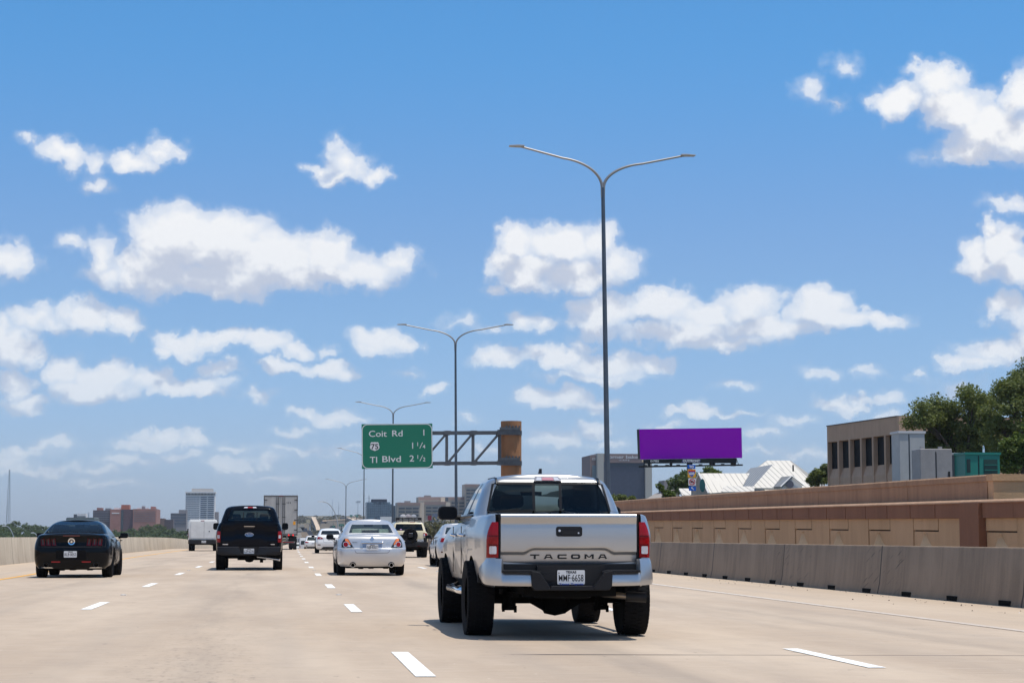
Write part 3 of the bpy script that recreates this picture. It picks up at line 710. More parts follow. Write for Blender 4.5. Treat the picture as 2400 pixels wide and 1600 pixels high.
    for x in (-.86, .86):
        for y in (0, 3.68): wheel(root, x, y, .41, .285, rim_m, .24, 6)
    u = MB(); u.tube([(-.75, 0, .40), (.75, 0, .40)], .06, 8); u.lathe([(.05, -.16), (.14, -.1), (.16, 0), (.14, .1), (.05, .16)], (0, 0, .38), 'x', 14); u.box(-.8, .8, -1.0, 3.4, .42, .6); u.box(-.35, .5, -.6, .6, .30, .44); u.box(.32, .42, -.2, .2, .22, .34); u.box(-.1, .1, -.9, -.7, .27, .45); u.box(-.85, .85, 3.9, 4.2, .30, .6); u.build('underbody', under_m, root)
    e = MB(); e.tube([(.25, -.8, .40), (.6, -.95, .36), (.92, -1.02, .31)], .042, 10); e.build('exhaust_pipe', chrome, root, smooth=40)
# ------------------------------------------------------------------ sedan / coupe family
def build_sedan(root, p):
    m = p['paint']; hw = p['hw']; wb = p['wb']; ro = p['ro']; fo = p['fo']; R = p['R']
    wy = p.get('wy', [(-ro, .96), (-.5, 1.0), (wb+.3, 1.0), (wb+fo, .86)])
    res = shell(refine([L(**d) for d in p['levels']], 2), p['ztop'], wy, p.get('crown', .05))
    body = res['body'].build('body', m, root)
    cut(body, arch_cutters((0, wb), R+.055, hw, R+.01, hw-.36))
    r2, cab = cabin_glazing([L(**d) for d in p['cab']], root, m, p['glass'], p['pillars'], p['glo'], p['ghi'], crown=p.get('rcrown', .03))
    pj = Proj(res['body'], r2['body'], r2['rear'])
    z0 = p['deck']
    MB().box(-hw*.70, hw*.70, p['cab'][0]['yr']+.35, p['cab'][0]['yf']-.5, .5, z0-.02).build('interior', seat_dark, root)
    seats(root, p['seats'], p['seatmat'], p['seatz'], .48)
    rm = MB(); rm.prism(rrect(-.12, .12, p['roof']-.19, p['roof']-.11, .03), p['cab'][-1]['yf']-.1, p['cab'][-1]['yf']-.07); rm.build('rear_view_mirror', rubber, root)
    for x in (-hw+p['tw']/2+.02, hw-p['tw']/2-.02):
        for y in (0, wb): wheel(root, x, y, R, p['tw'], p.get('rim', rim_m), R*.72, p.get('spokes', 5), fast=True)
    u = MB(); u.box(-hw*.72, hw*.72, -.55, wb+.5, .19, .4)
    rs = random.Random(3)
    for k in range(9): x = -hw*.65+hw*1.3*k/9; u.box(x, x+.12, -.7+rs.random()*.3, -.2, .165+.05*rs.random(), .3)
    u.build('underbody', under_m, root)
    for s in (-1, 1):
        if s in p.get('mirrors', (-1, 1)): mirror(root, s*(hw+.11), p['my'], p['mz'], .20, .13, p.get('mirmat', m), .10, .04)
        for y0 in p.get('doors', ()):
            MB().box(min(s*(hw-.02), s*(hw+.001)), max(s*(hw-.02), s*(hw+.001)), y0-.004, y0+.004, .3, z0-.12).build('door_gap', rubber, root)
            h = MB(); h.tube([(s*(hw-.01), y0+.08, z0-.16), (s*(hw+.025), y0+.1, z0-.155), (s*(hw+.025), y0+.22, z0-.155), (s*(hw-.01), y0+.24, z0-.16)], .012, 6); h.build('door_handle', m, root)
    return pj, body
def seam(pj, root, pts, w=.008, nm='panel_gap', mat=None, off=.002):
    mb = MB()
    for a, b in zip(pts, pts[1:]):
        d = (Vector(b)-Vector(a)); n = Vector((-d.y, d.x)).normalized()*w/2; e = d.normalized()*w*.4
        q = pj.patch([(a[0]-e.x+n.x, a[1]-e.y+n.y), (a[0]-e.x-n.x, a[1]-e.y-n.y), (b[0]+e.x-n.x, b[1]+e.y-n.y), (b[0]+e.x+n.x, b[1]+e.y+n.y)], off, .01, .05); mb.add(q.v, q.f)
    return mb.build(nm, mat or rubber, root)
def build_altima(root):
    c = dict(cr=.20, cl=.28, bow=.10)
    p = dict(paint=silver2, hw=.90, wb=2.775, ro=1.02, fo=.95, R=.33, tw=.215,
        levels=[dict(z=.24, w=.80, yr=-.92, yf=3.6, **c), dict(z=.30, w=.865, yr=-.97, yf=3.65, **c), dict(z=.46, w=.895, yr=-1.02, yf=3.70, **c), dict(z=.60, w=.905, yr=-1.03, yf=3.72, **c), dict(z=.70, w=.905, yr=-1.02, yf=3.7, **c), dict(z=.725, w=.90, yr=-.975, yf=3.68, **c), dict(z=.80, w=.89, yr=-.965, yf=3.65, **c), dict(z=.90, w=.855, yr=-.955, yf=3.6, **c), dict(z=.99, w=.80, yr=-.93, yf=3.5, **c), dict(z=1.03, w=.76, yr=-.86, yf=3.4, **c), dict(z=1.045, w=.70, yr=-.78, yf=3.3, **c)],
        ztop=[(-1.0, 1.035), (-.3, 1.06), (.5, 1.03), (2.2, .98), (3.75, .74)], crown=.035,
        cab=[dict(z=.98, w=.78, yr=-.42, yf=2.75, cr=.16, cl=.35, cf=.25, clf=.4), dict(z=1.06, w=.755, yr=-.36, yf=2.5, cr=.16, cl=.35, cf=.25, clf=.4), dict(z=1.2, w=.69, yr=-.10, yf=2.1, cr=.145, cl=.35, cf=.25, clf=.4), dict(z=1.33, w=.615, yr=.22, yf=1.75, cr=.13, cl=.35, cf=.22, clf=.4), dict(z=1.40, w=.56, yr=.45, yf=1.5, cr=.14, cl=.3, cf=.22, clf=.3), dict(z=1.435, w=.49, yr=.60, yf=1.35, cr=.16, cl=.25, cf=.2, clf=.2)],
        glass=(gl_green, gl_green, gl_clear), pillars=[(0, 3), (15, 16), (29, 31)], glo=.27, ghi=.62, deck=1.05, roof=1.47, seatmat=seat_beige,
        seats=[(-.36, .1), (.36, .1), (-.36, 1.05), (.36, 1.05)], seatz=1.21, my=2.05, mz=1.0, mirmat=satin, doors=(.15, 1.15, 2.1), rcrown=.04)
    pj, body = build_sedan(root, p)
    for s in (-1, 1):
        poly = [(s*.72, .735), (s*.50, .735), (s*.63, .955), (s*.71, .965), (s*.76, .90), (s*.79, .82), (s*.79, .735)]
        tl = pj.patch(poly, .014, .04, .05).build('tail_light', satin, root)
        pj.patch(ell(s*.685, .81, .075, .075), .020, .03, .04).build('lamp_ring', clear_lens, tl); pj.patch(ell(s*.685, .81, .06, .06), .026, .03, .04).build('lens', red_lens, tl)
        pj.patch([(s*.585, .88), (s*.555, .81), (s*.59, .80), (s*.63, .875), (s*.70, .90), (s*.70, .955), (s*.635, .955)], .020, .03, .04).build('turn_signal', orange_lens, tl)
        pj.patch(ell(s*.595, .77, .035, .025), .020, .03, .04).build('reversing_lens', clear_lens, tl)
        seam(pj, root, [(s*.66, .985), (s*.63, .96), (s*.485, .73), (s*.43, .61), (s*.40, .59), (0, .585)])
        ex = MB(); ex.lathe([(.058, .3), (.058, 0), (.048, 0), (.048, .2), (.001, .2)], (s*.50, -.99, .275), 'y', 20); e = ex.build('exhaust_tip', chrome, root, smooth=40)
        pj.patch([(s*.50+.085*math.cos(a), .27+.085*math.sin(a)) for a in [math.pi*k/10 for k in range(11)]], .006, .03, .04).build('exhaust_cutout', rubber, root)
        dd = MB(); dd.lathe([(.047, 0), (.001, .0)], (s*.50, -.982, .275), 'y', 16); dd.build('exhaust_bore', under_m, e)
    pj.patch(rrect(-.29, .29, .845, .889, .015), .05, .05).build('trunk_garnish', chrome, root, bevel=.008, smooth=40)
    pj.patch([(-.26, .84), (-.235, .68), (-.20, .645), (.20, .645), (.235, .68), (.26, .84)], .004, .01).build('plate_recess', pmat('recess_silver', (.30, .34, .42), .35, .7), root)
    plate(root, .0, .735, pj.y(0, .66)-.02, 'NJB\u00b78307')
    bg_ = MB(); q = pj.patch(ell(0, .965, .042, .042, 20), .010, .02); q2 = q.build('badge', chrome, root); pj.patch(rrect(-.055, .055, .957, .972, .004), .016, .02).build('badge_bar', chrome, q2)
    pj.text('Altima', -.45, .868, .03, .13, .008, .001).build('lettering', ink, root); pj.text('2.5 S', .42, .845, .03, .10, .008, .002).build('lettering', chrome, root)
def build_mustang(root):
    c = dict(cr=.20, cl=.22, bow=.05)
    p = dict(paint=black_paint, hw=.935, wb=2.72, ro=1.05, fo=.95, R=.35, tw=.25, wy=[(-1.1, .915), (-.5, .99), (.35, 1.0), (1.0, .955), (2.2, .96), (2.7, .985), (3.6, .88)],
        levels=[dict(z=.22, w=.82, yr=-.95, yf=3.55, **c), dict(z=.30, w=.90, yr=-1.0, yf=3.6, **c), dict(z=.45, w=.935, yr=-1.04, yf=3.65, **c), dict(z=.68, w=.94, yr=-1.06, yf=3.67, **c), dict(z=.75, w=.935, yr=-1.03, yf=3.66, **c), dict(z=.85, w=.915, yr=-1.01, yf=3.65, **c), dict(z=.97, w=.87, yr=-1.03, yf=3.6, **c), dict(z=1.02, w=.82, yr=-1.05, yf=3.5, **c), dict(z=1.04, w=.76, yr=-1.0, yf=3.4, **c)],
        ztop=[(-1.1, 1.045), (-.3, 1.06), (.3, 1.02), (2.0, 1.0), (3.7, .80)], crown=.03,
        cab=[dict(z=.99, w=.80, yr=-.45, yf=2.3, cr=.11, cl=.45, cf=.25, clf=.4), dict(z=1.06, w=.775, yr=-.38, yf=2.1, cr=.10, cl=.45, cf=.25, clf=.4), dict(z=1.18, w=.71, yr=-.12, yf=1.75, cr=.09, cl=.45, cf=.25, clf=.4), dict(z=1.29, w=.63, yr=.18, yf=1.4, cr=.08, cl=.4, cf=.22, clf=.3), dict(z=1.345, w=.56, yr=.42, yf=1.2, cr=.09, cl=.3, cf=.22, clf=.25), dict(z=1.375, w=.48, yr=.55, yf=1.1, cr=.11, cl=.2, cf=.2, clf=.15)],
        glass=(gl_mid, gl_dark, gl_clear), pillars=[(0, 1), (8, 10), (29, 31)], glo=.27, ghi=.62, deck=1.05, roof=1.40, seatmat=seat_dark, rim=pmat('dark_alloy', (.14, .14, .15), .3, .9),
        seats=[(-.36, .75), (.36, .75)], seatz=1.27, my=1.7, mz=1.02, doors=(.75, 2.0), rcrown=.035)
    pj, body = build_sedan(root, p)
    for s in (-1, 1):
        x = .36
        for k in range(3):
            poly = [(s*x, .775), (s*(x+.10), .775), (s*(x+.115), .93), (s*(x+.02), .955)]
            tl = pj.patch(poly, .012, .03, .04).build('tail_light', dark_red, root)
            pj.patch([(s*(x+.035), .80), (s*(x+.065), .80), (s*(x+.08), .925), (s*(x+.05), .93)], .018, .02, .04).build('lens', pmat('smoked_lens', (.03, .035, .04), .2, .2, .2), tl)
            x += .13
        pj.patch(rrect(*sorted((s*.255, s*.465)), .372, .40, .006), .008, .02).build('reflector', pmat('reflector_red', (.35, .0, .01), .3), root)
        ex = MB(); ex.lathe([(.062, .3), (.062, 0), (.052, 0), (.052, .2), (.001, .2)], (s*.59, -1.02, .315), 'y', 20); ex.build('exhaust_tip', satin, root, smooth=40)
        pj.patch([(s*.42, .235), (s*.74, .235), (s*.70, .26), (s*.46, .255)], .01, .02).build('valance_strip', chrome, root)
        seam(pj, root, [(s*.79, .99), (s*.81, .93), (s*.80, .75), (0, .745)], .01)
    pj.patch(rrect(-.20, .20, 1.0, 1.022, .006), .006, .02).build('brake_light', pmat('brake_dim', (.12, .002, .004), .2, 0, 1), root)
    b = pj.patch(ell(0, .875, .083, .083, 28), .014, .03).build('badge', chrome, root); b2 = pj.patch(ell(0, .875, .055, .055, 24), .018, .02).build('badge_field', rubber, b)
    pj.patch([(-.03, .85), (.0, .84), (.035, .86), (.02, .885), (.03, .905), (0, .90), (-.03, .90), (-.01, .875)], .024, .02).build('badge_emblem', chrome, b)
    pj.patch(rrect(-.36, .36, .44, .665, .03), .003, .01).build('plate_recess', pmat('recess_black', (.004, .004, .005), .5, spec=.1), root)
    plate(root, -.015, .57, pj.y(0, .57)-.02, 'BLB\u00b70053')
def build_compact(root, paint=None, kind=0):
    c = dict(cr=.2, cl=.26, bow=.08); paint = paint or white_paint
    p = dict(paint=paint, hw=.885, wb=2.70, ro=1.0, fo=.9, R=.33, tw=.21,
        levels=[dict(z=.26, w=.79, yr=-.9, yf=3.45, **c), dict(z=.32, w=.85, yr=-.95, yf=3.5, **c), dict(z=.50, w=.885, yr=-1.0, yf=3.6, **c), dict(z=.70, w=.89, yr=-1.0, yf=3.6, **c), dict(z=.85, w=.87, yr=-.96, yf=3.55, **c), dict(z=.98, w=.82, yr=-.95, yf=3.5, **c), dict(z=1.05, w=.76, yr=-.88, yf=3.4, **c), dict(z=1.07, w=.70, yr=-.8, yf=3.3, **c)],
        ztop=[(-1.0, 1.06), (-.3, 1.08), (.5, 1.03), (2.2, .98), (3.7, .76)],
        cab=[dict(z=1.0, w=.77, yr=-.40, yf=2.7, cr=.14, cl=.35, cf=.25, clf=.4), dict(z=1.08, w=.745, yr=-.34, yf=2.4, cr=.14, cl=.35, cf=.25, clf=.4), dict(z=1.22, w=.68, yr=-.08, yf=2.0, cr=.13, cl=.35, cf=.25, clf=.4), dict(z=1.36, w=.61, yr=.24, yf=1.7, cr=.12, cl=.35, cf=.22, clf=.4), dict(z=1.43, w=.56, yr=.45, yf=1.5, cr=.14, cl=.3, cf=.22, clf=.3), dict(z=1.47, w=.49, yr=.6, yf=1.3, cr=.16, cl=.25, cf=.2, clf=.2)],
        glass=(gl_mid if kind else gl_dark, gl_mid if kind else gl_dark, gl_clear), pillars=[(0, 3), (15, 16), (29, 31)], glo=.27, ghi=.62, deck=1.07, roof=1.5, seatmat=seat_dark,
        seats=[(-.36, .1), (.36, .1), (-.36, 1.0), (.36, 1.0)], seatz=1.24, my=2.0, mz=1.03, doors=(.15, 1.15, 2.1), rcrown=.035, mirmat=satin if kind else None)
    if p['mirmat'] is None: p.pop('mirmat')
    pj, body = build_sedan(root, p)
    for s in (-1, 1):
        tl = pj.patch([(s*.79, .85), (s*.82, .94), (s*.80, 1.0), (s*.62, .985), (s*.44, .90), (s*.50, .86)], .014, .03, .05).build('tail_light', red_lens, root)
        pj.patch([(s*.60, .89), (s*.66, .895), (s*.64, .935), (s*.58, .925)], .022, .02, .05).build('reversing_lens', clear_lens, tl)
        pj.patch(rrect(*sorted((s*.60, s*.78)), .49, .54, .02), .01, .02).build('reflector', dark_red, root)
        seam(pj, root, [(s*.64, 1.03), (s*.44, .88), (s*.42, .66), (0, .655)])
    pj.patch([(-.58, .27), (-.44, .40), (.44, .40), (.58, .27)], .008, .03).build('bumper_insert', rubber, root)
    plate(root, 0, .84, pj.y(0, .84)-.015, 'KRT\u00b73905')
    pj.patch(ell(0, .965, .045, .045), .01, .02).build('badge', chrome, root); 
# ------------------------------------------------------------------ boxy off-roader with spare wheel
def build_offroader(root):
    m = cream_paint; c = dict(cr=.14, cl=.2, bow=.04)
    lv = [L(.55, .86, -.88, 3.5, **c), L(.62, .92, -.9, 3.55, **c), L(.85, .95, -.92, 3.6, **c), L(1.05, .95, -.92, 3.6, **c), L(1.2, .92, -.91, 3.5, **c), L(1.28, .86, -.90, 3.4, **c)]
    res = shell(refine(lv, 2), [(-1, 1.28), (1.8, 1.25), (3.6, 1.1)], None, .02); body = res['body'].build('body', m, root); cut(body, arch_cutters((0, 2.69), .46, .95, .41, .6))
    cl = [L(1.26, .85, -.86, 2.3, cr=.13, cl=.2, cf=.25, clf=.3), L(1.33, .84, -.85, 2.25, cr=.13, cl=.2, cf=.25, clf=.3), L(1.5, .79, -.80, 2.0, cr=.12, cl=.2, cf=.25, clf=.3), L(1.66, .74, -.74, 1.8, cr=.11, cl=.2, cf=.25, clf=.3), L(1.72, .70, -.70, 1.7, cr=.12, cl=.2, cf=.2, clf=.2), L(1.76, .62, -.60, 1.6, cr=.14, cl=.2, cf=.2, clf=.2)]
    r2, cab = cabin_glazing(cl, root, m, (gl_dark, gl_dark, gl_dark), [(0, 3), (12, 17), (29, 31)], .2, .6, crown=.03)
    pj = Proj(res['body'], r2['body'], r2['rear'])
    pj.patch([(-.95, .56), (.95, .56), (.95, .985), (.72, .985), (.72, .86), (-.72, .86), (-.72, .985), (-.95, .985)], .015, .05, .08).build('bumper_corner', rubber, root)
    bm_ = MB(); bm_.prism(rrect(-.93, .93, .52, .78, .05), -1.08, -.9); bm_.build('bumper', rubber, root, bevel=.03, smooth=40)
    for s in (-1, 1):
        tl = pj.patch([(s*.70, 1.05), (s*.90, 1.05), (s*.915, 1.14), (s*.87, 1.21), (s*.70, 1.21)], .02, .04, .05).build('tail_light', red_lens, root); pj.patch(rrect(*sorted((s*.72, s*.79)), 1.07, 1.17, .01), .028, .02).build('reversing_lens', clear_lens, tl)
        MB().box(*sorted((s*.40, s*.54)), -1.09, -1.07, .55, .59).build('reflector', dark_red, root); mirror(root, s*1.03, 1.9, 1.38, .2, .22, rubber, .1, .06)
    sw = MB(); sw.lathe([(.24, .12), (.33, .13), (.365, .08), (.365, -.08), (.33, -.13), (.24, -.12)], (.05, -1.07, 1.085), 'y', 36); sp = sw.build('spare_wheel', tyre_m, root, smooth=40)
    sc = MB(); sc.lathe([(.24, .0), (.24, -.10), (.215, -.12), (.01, -.12)], (.05, -1.07, 1.085), 'y', 30); sc.build('rim', rim_dark, sp, smooth=40)
    cc = MB(); cc.prism(rrect(-.08, .18, 1.0, 1.24, .04), -1.21, -1.18); cc.build('wheel_cover', rubber, sp); MB().box(-.02, .16, -1.215, -1.21, 1.19, 1.205).build('badge_strip', silver_badge, sp)
    pj.patch(ell(-.40, 1.385, .05, .03), .006, .01).build('sticker', pmat('sticker_pink', (.5, .3, .5), .5), root); pj.patch([(.30, 1.75), (.05, 1.75), (.05, 1.735), (.30, 1.735)], .02, .02).build('brake_light', red_lens, root)
    plate(root, .56, .82, -1.0, 'DKF\u00b71180')
    for x in (-.80, .80):
        for y in (0, 2.69): wheel(root, x, y, .41, .30, rim_m, .24, 6)
    u = MB(); u.tube([(-.7, 0, .41), (.7, 0, .41)], .06, 8); u.box(-.7, .7, -.8, 3.3, .42, .6); u.box(-.3, .3, -.2, .3, .28, .5); u.build('underbody', under_m, root)
    rk = MB()
    for x in (-.62, .62): rk.tube([(x, -.62, 1.87), (x, 1.3, 1.87)], .022, 6); rk.tube([(x, -.62, 1.96), (x, 1.3, 1.96)], .022, 6)
    for k in range(8):
        y = -.62+k*.27; rk.tube([(-.62, y, 1.87), (.62, y, 1.87)], .016, 6)
    rk.tube([(-.62, -.62, 1.96), (.62, -.62, 1.96)], .022, 6)
    for x in (-.62, -.3, 0, .3, .62): rk.tube([(x, -.62, 1.76), (x, -.62, 1.96)], .018, 6)
    for x in (-.55, .55): rk.box(x-.09, x+.09, -.66, -.5, 1.84, 1.98)
    rk.build('roof_rack', rubber, root)
def build_suv(root, paint, glassm=None):
    c = dict(cr=.2, cl=.25, bow=.06); g = glassm or gl_dark
    lv = [L(.35, .84, -.85, 3.4, **c), L(.45, .90, -.92, 3.5, **c), L(.7, .92, -.97, 3.6, **c), L(.9, .91, -.96, 3.6, **c), L(1.0, .88, -.92, 3.5, **c), L(1.06, .84, -.88, 3.4, **c)]
    res = shell(lv, [(-1, 1.06), (2, 1.06), (3.6, .85)], None, .02); body = res['body'].build('body', paint, root); cut(body, arch_cutters((0, 2.66), .41, .92, .36, .56))
    cl = [L(1.04, .84, -.86, 2.6, cr=.16, cl=.3), L(1.12, .82, -.80, 2.4, cr=.16, cl=.3), L(1.3, .77, -.66, 2.0, cr=.15, cl=.3), L(1.5, .70, -.48, 1.7, cr=.13, cl=.3), L(1.58, .65, -.44, 1.5, cr=.14, cl=.2), L(1.63, .56, -.40, 1.3, cr=.15, cl=.2, clf=.2)]
    r2, cab = cabin_glazing(cl, root, paint, (g, g, gl_clear), [(0, 2), (12, 14), (29, 31)], .2, .6, crown=.03)
    pj = Proj(res['body'], r2['body'], r2['rear'])
    for s in (-1, 1):
        pj.patch([(s*.88, .86), (s*.88, 1.02), (s*.62, 1.0), (s*.46, .93), (s*.5, .88)], .015, .03, .06).build('tail_light', red_lens, root); pj.patch(rrect(*sorted((s*.6, s*.8)), .52, .6, .02), .01, .02).build('reflector', dark_red, root)
    pj.patch([(-.85, .36), (.85, .36), (.8, .47), (-.8, .47)], .01, .03, .1).build('bumper_insert', rubber, root)
    plate(root, 0, .80, pj.y(0, .8)-.015, 'HGN\u00b74471')
    for x in (-.79, .79):
        for y in (0, 2.66): wheel(root, x, y, .355, .23, rim_m, .24, 5, fast=True)
    MB().box(-.6, .6, -.6, 3.2, .25, .45).build('underbody', under_m, root)
# ------------------------------------------------------------------ white pickup with a tall service canopy
def build_camper_pickup(root):
    m = white_paint; c = dict(cr=.12, cl=.2, bow=.03)
    lv = [L(.55, .9, -1.1, 4.5, **c), L(.65, .96, -1.15, 4.6, **c), L(1.0, .98, -1.15, 4.6, **c), L(1.3, .94, -1.13, 4.5, **c)]
    res = shell(refine(lv, 2), [(-1.2, 1.3), (3, 1.28), (4.6, 1.1)], None, .02); body = res['body'].build('body', m, root); cut(body, arch_cutters((0, 3.6), .47, .98, .4, .6))
    cl = [L(1.28, .88, 1.4, 3.6, cr=.14, cl=.2), L(1.4, .85, 1.42, 3.4, cr=.14, cl=.2), L(1.6, .8, 1.45, 3.0, cr=.14, cl=.2), L(1.8, .74, 1.5, 2.7, cr=.14, cl=.2), L(1.9, .66, 1.6, 2.5, cr=.14, cl=.2, clf=.3)]
    cabin_glazing(cl, root, m, (gl_dark, gl_dark, gl_dark), [(0, 2), (13, 15), (29, 31)], .2, .75)
    b = MB(); b.prism([(-.93, .78), (.93, .78), (.95, 1.35), (.92, 2.04), (.84, 2.14), (-.84, 2.14), (-.92, 2.04), (-.95, 1.35)], -1.22, 1.35); cn = b.build('canopy', white_box, root, bevel=.03, smooth=40)
    MB().prism([(-.80, .86), (.80, .86), (.80, 2.0), (-.80, 2.0)], -1.25, -1.22).build('rear_door', white_box, cn, bevel=.01); MB().box(.42, .50, -1.275, -1.25, 1.30, 1.36).build('latch', rubber, cn); MB().box(-.12, .12, -1.235, -1.2, 2.03, 2.07).build('brake_light', red_lens, cn)
    for x0, x1 in ((-.005, .005),): MB().box(.10, .112, -1.256, -1.25, .9, 1.98).build('door_gap', rubber, cn)
    MB().prism(rrect(-.95, .95, .48, .76, .04), -1.36, -1.2).build('bumper', rubber, root, bevel=.02)
    plate(root, .1, .63, -1.37, 'BKD\u00b72216')
    for s in (-1, 1):
        MB().box(*sorted((s*.90, s*.97)), -1.19, -1.1, .92, 1.22).build('tail_light', red_lens, root); mirror(root, s*1.1, 3.0, 1.42, .2, .25, satin, .1, .1)
    for x in (-.82, .82):
        for y in (0, 3.6): wheel(root, x, y, .39, .27, rim_m, .22, 5, fast=True)
    MB().box(-.8, .8, -.9, 3.4, .42, .6).build('underbody', under_m, root)
def build_trailer(root):
    """box trailer seen from behind; y=0 at the rear axle"""
    w = 1.27; body = MB(); body.box(-w, w, -1.2, 13.5, 1.18, 4.05); bo = body.build('trailer_body', pmat('trailer_white', (.45, .45, .44), .5, vary=.08, vscale=1.5), root)
    fr = MB(); y0, y1 = -1.26, -1.19
    fr.box(-w-.01, -w+.07, y0, y1, 1.05, 4.07); fr.box(w-.07, w+.01, y0, y1, 1.05, 4.07); fr.box(-w+.07, w-.07, y0, y1, 3.97, 4.07); fr.box(-w+.07, w-.07, y0, y1, 1.05, 1.2)
    fr.build('door_frame', pmat('frame_grey', (.12, .12, .12), .6), root)
    dm = pmat('trailer_door', (.40, .40, .39), .55, vary=.1, vscale=2, stretch=(1, 1, .3))
    for s in (-1, 1):
        d = MB(); d.box(*sorted((s*.012, s*(w-.075))), -1.25, -1.2, 1.21, 3.965); dd = d.build('rear_door', dm, root)
        r = MB(); r.tube([(s*.16, -1.28, 1.22), (s*.16, -1.28, 3.95)], .028, 6); r.tube([(s*.30, -1.28, 1.22), (s*.30, -1.28, 3.95)], .024, 6)
        for z in (1.4, 2.4, 3.4): r.box(*sorted((s*.10, s*.36)), -1.27, -1.25, z, z+.06)
        r.build('lock_rod', pmat('rod_grey', (.10, .10, .10), .5), dd)
        hg = MB()
        for z in (1.45, 2.2, 2.95, 3.7): hg.box(*sorted((s*(w-.26), s*(w-.02))), -1.275, -1.25, z, z+.05)
        hg.build('hinge', rubber, dd)
        for x in (.62, .95): MB().lathe([(.06, 0), (.06, -.03), (.01, -.035)], (s*x, -1.25, 1.09), 'y', 14).build('tail_light', red_lit, root)
        MB().box(*sorted((s*.62, s*1.16)), -.9, -.88, .16, .95).build('mud_flap', rubber, root)
        for y in (0, 1.25):
            for x in (.80, 1.10): wheel(root, s*x, y, .5, .26, rim_m, .28, 5, fast=True)
    mk_ = MB()
    for k in range(3): mk_.box(.45+k*.12, .49+k*.12, -1.256, -1.25, 3.45, 3.58)
    mk_.build('door_marking', ink, root); MB().box(.94, 1.12, -1.262, -1.25, 1.86, 2.12).build('warning_placard', pmat('placard_orange', (.8, .35, .02), .6), root)
    bp = MB(); bp.box(-1.1, 1.1, -1.25, -1.15, .50, .62); 
    for x in (-.5, .5): bp.box(x-.05, x+.05, -1.22, -1.14, .6, 1.1)
    bp.build('underride_guard', pmat('guard_grey', (.18, .17, .17), .6), root); MB().box(-1.0, 1.0, -1.258, -1.25, .535, .585).build('reflective_tape', red_lens, root)
    MB().box(-1.0, 1.0, -1.0, 13, .9, 1.17).build('chassis_frame', under_m, root)
    for x in (-.12, 0, .12): MB().box(x-.04, x+.04, -1.27, -1.25, 4.0, 4.04).build('marker_light', red_lens, root)
    # tractor ahead
    MB().box(-1.2, 1.2, 13.0, 16.0, 1.0, 3.6).build('tractor_cab', white_paint, root, bevel=.1)
    for s in (-1, 1): wheel(root, s*1.05, 12.0, .5, .5, rim_m, .28, 5, fast=True); wheel(root, s*1.1, 16.2, .5, .3, rim_m, .28, 5, fast=True)
def build_van(root):
    b = MB(); b.prism([(-1.0, .5), (1.0, .5), (1.0, 1.7), (.9, 2.5), (-.9, 2.5), (-1.0, 1.7)], -1.1, 4.2); b.build('body', white_paint, root, bevel=.08, smooth=40)
    for s in (-1, 1):
        MB().prism([(s*.08, 1.5), (s*.85, 1.5), (s*.80, 2.1), (s*.08, 2.1)], -1.115, -1.1).build('rear_window', pmat('opaque_window', (.02, .03, .04), .1), root)
        MB().box(*sorted((s*.9, s*.99)), -1.12, -1.1, 1.0, 1.35).build('tail_light', red_lens, root)
        for y in (0, 3.5): wheel(root, s*.85, y, .36, .24, rim_m, .24, 5, fast=True)
# ------------------------------------------------------------------ ground profile
def xc(y): return 3.4e-5*y*y if y > 0 else 0.0
_HP = [(600, -1.84), (800, -1.0), (1000, 1.2), (1250, 4.0), (1500, 8.0), (1900, 16.0), (2400, 26.0), (3000, 28.0), (9000, 30.0), (30000, 30.0)]
def prof(y):
    if y <= 150: return 0.0
    if y <= 230: return -1.28e-4*(y-150)**2
    if y <= 330:
        t = y-230; return -.819-.02048*t+.0001024*t*t
    if y <= 600: return -1.843
    return lerp_prof(_HP, y)
def zr(x, y): return prof(y)-.008*max(0.0, min(x-xc(y), 12.0))
def sstep(a, b, t): t = max(0, min(1, (t-a)/(b-a))); return t*t*(3-2*t)
def zter(x, y):
    X0 = x-xc(min(y, 700)); b = prof(y)-.35
    if y > 600: f = sstep(-.03, -.002, x/y); b = -2.2+(b+2.2)*f
    if X0 > 0:
        r = sstep(14.8, 15.0, X0)*(1-sstep(150, 420, y)); return b+((2.0 if y > 39.25 else 1.5)-b)*r
    l = sstep(10.2, 22, -X0)*(1-sstep(900, 1400, y)); return b-5*l
def hitz(u, v, y0=500, y1=9000):
    r = ray(u, v); y = y0
    while y < y1:
        if CAM_H+r[2]/r[1]*y <= prof(y)-.35: break
        y += 10
    return r[0]/r[1]*y, y, prof(y)-.35
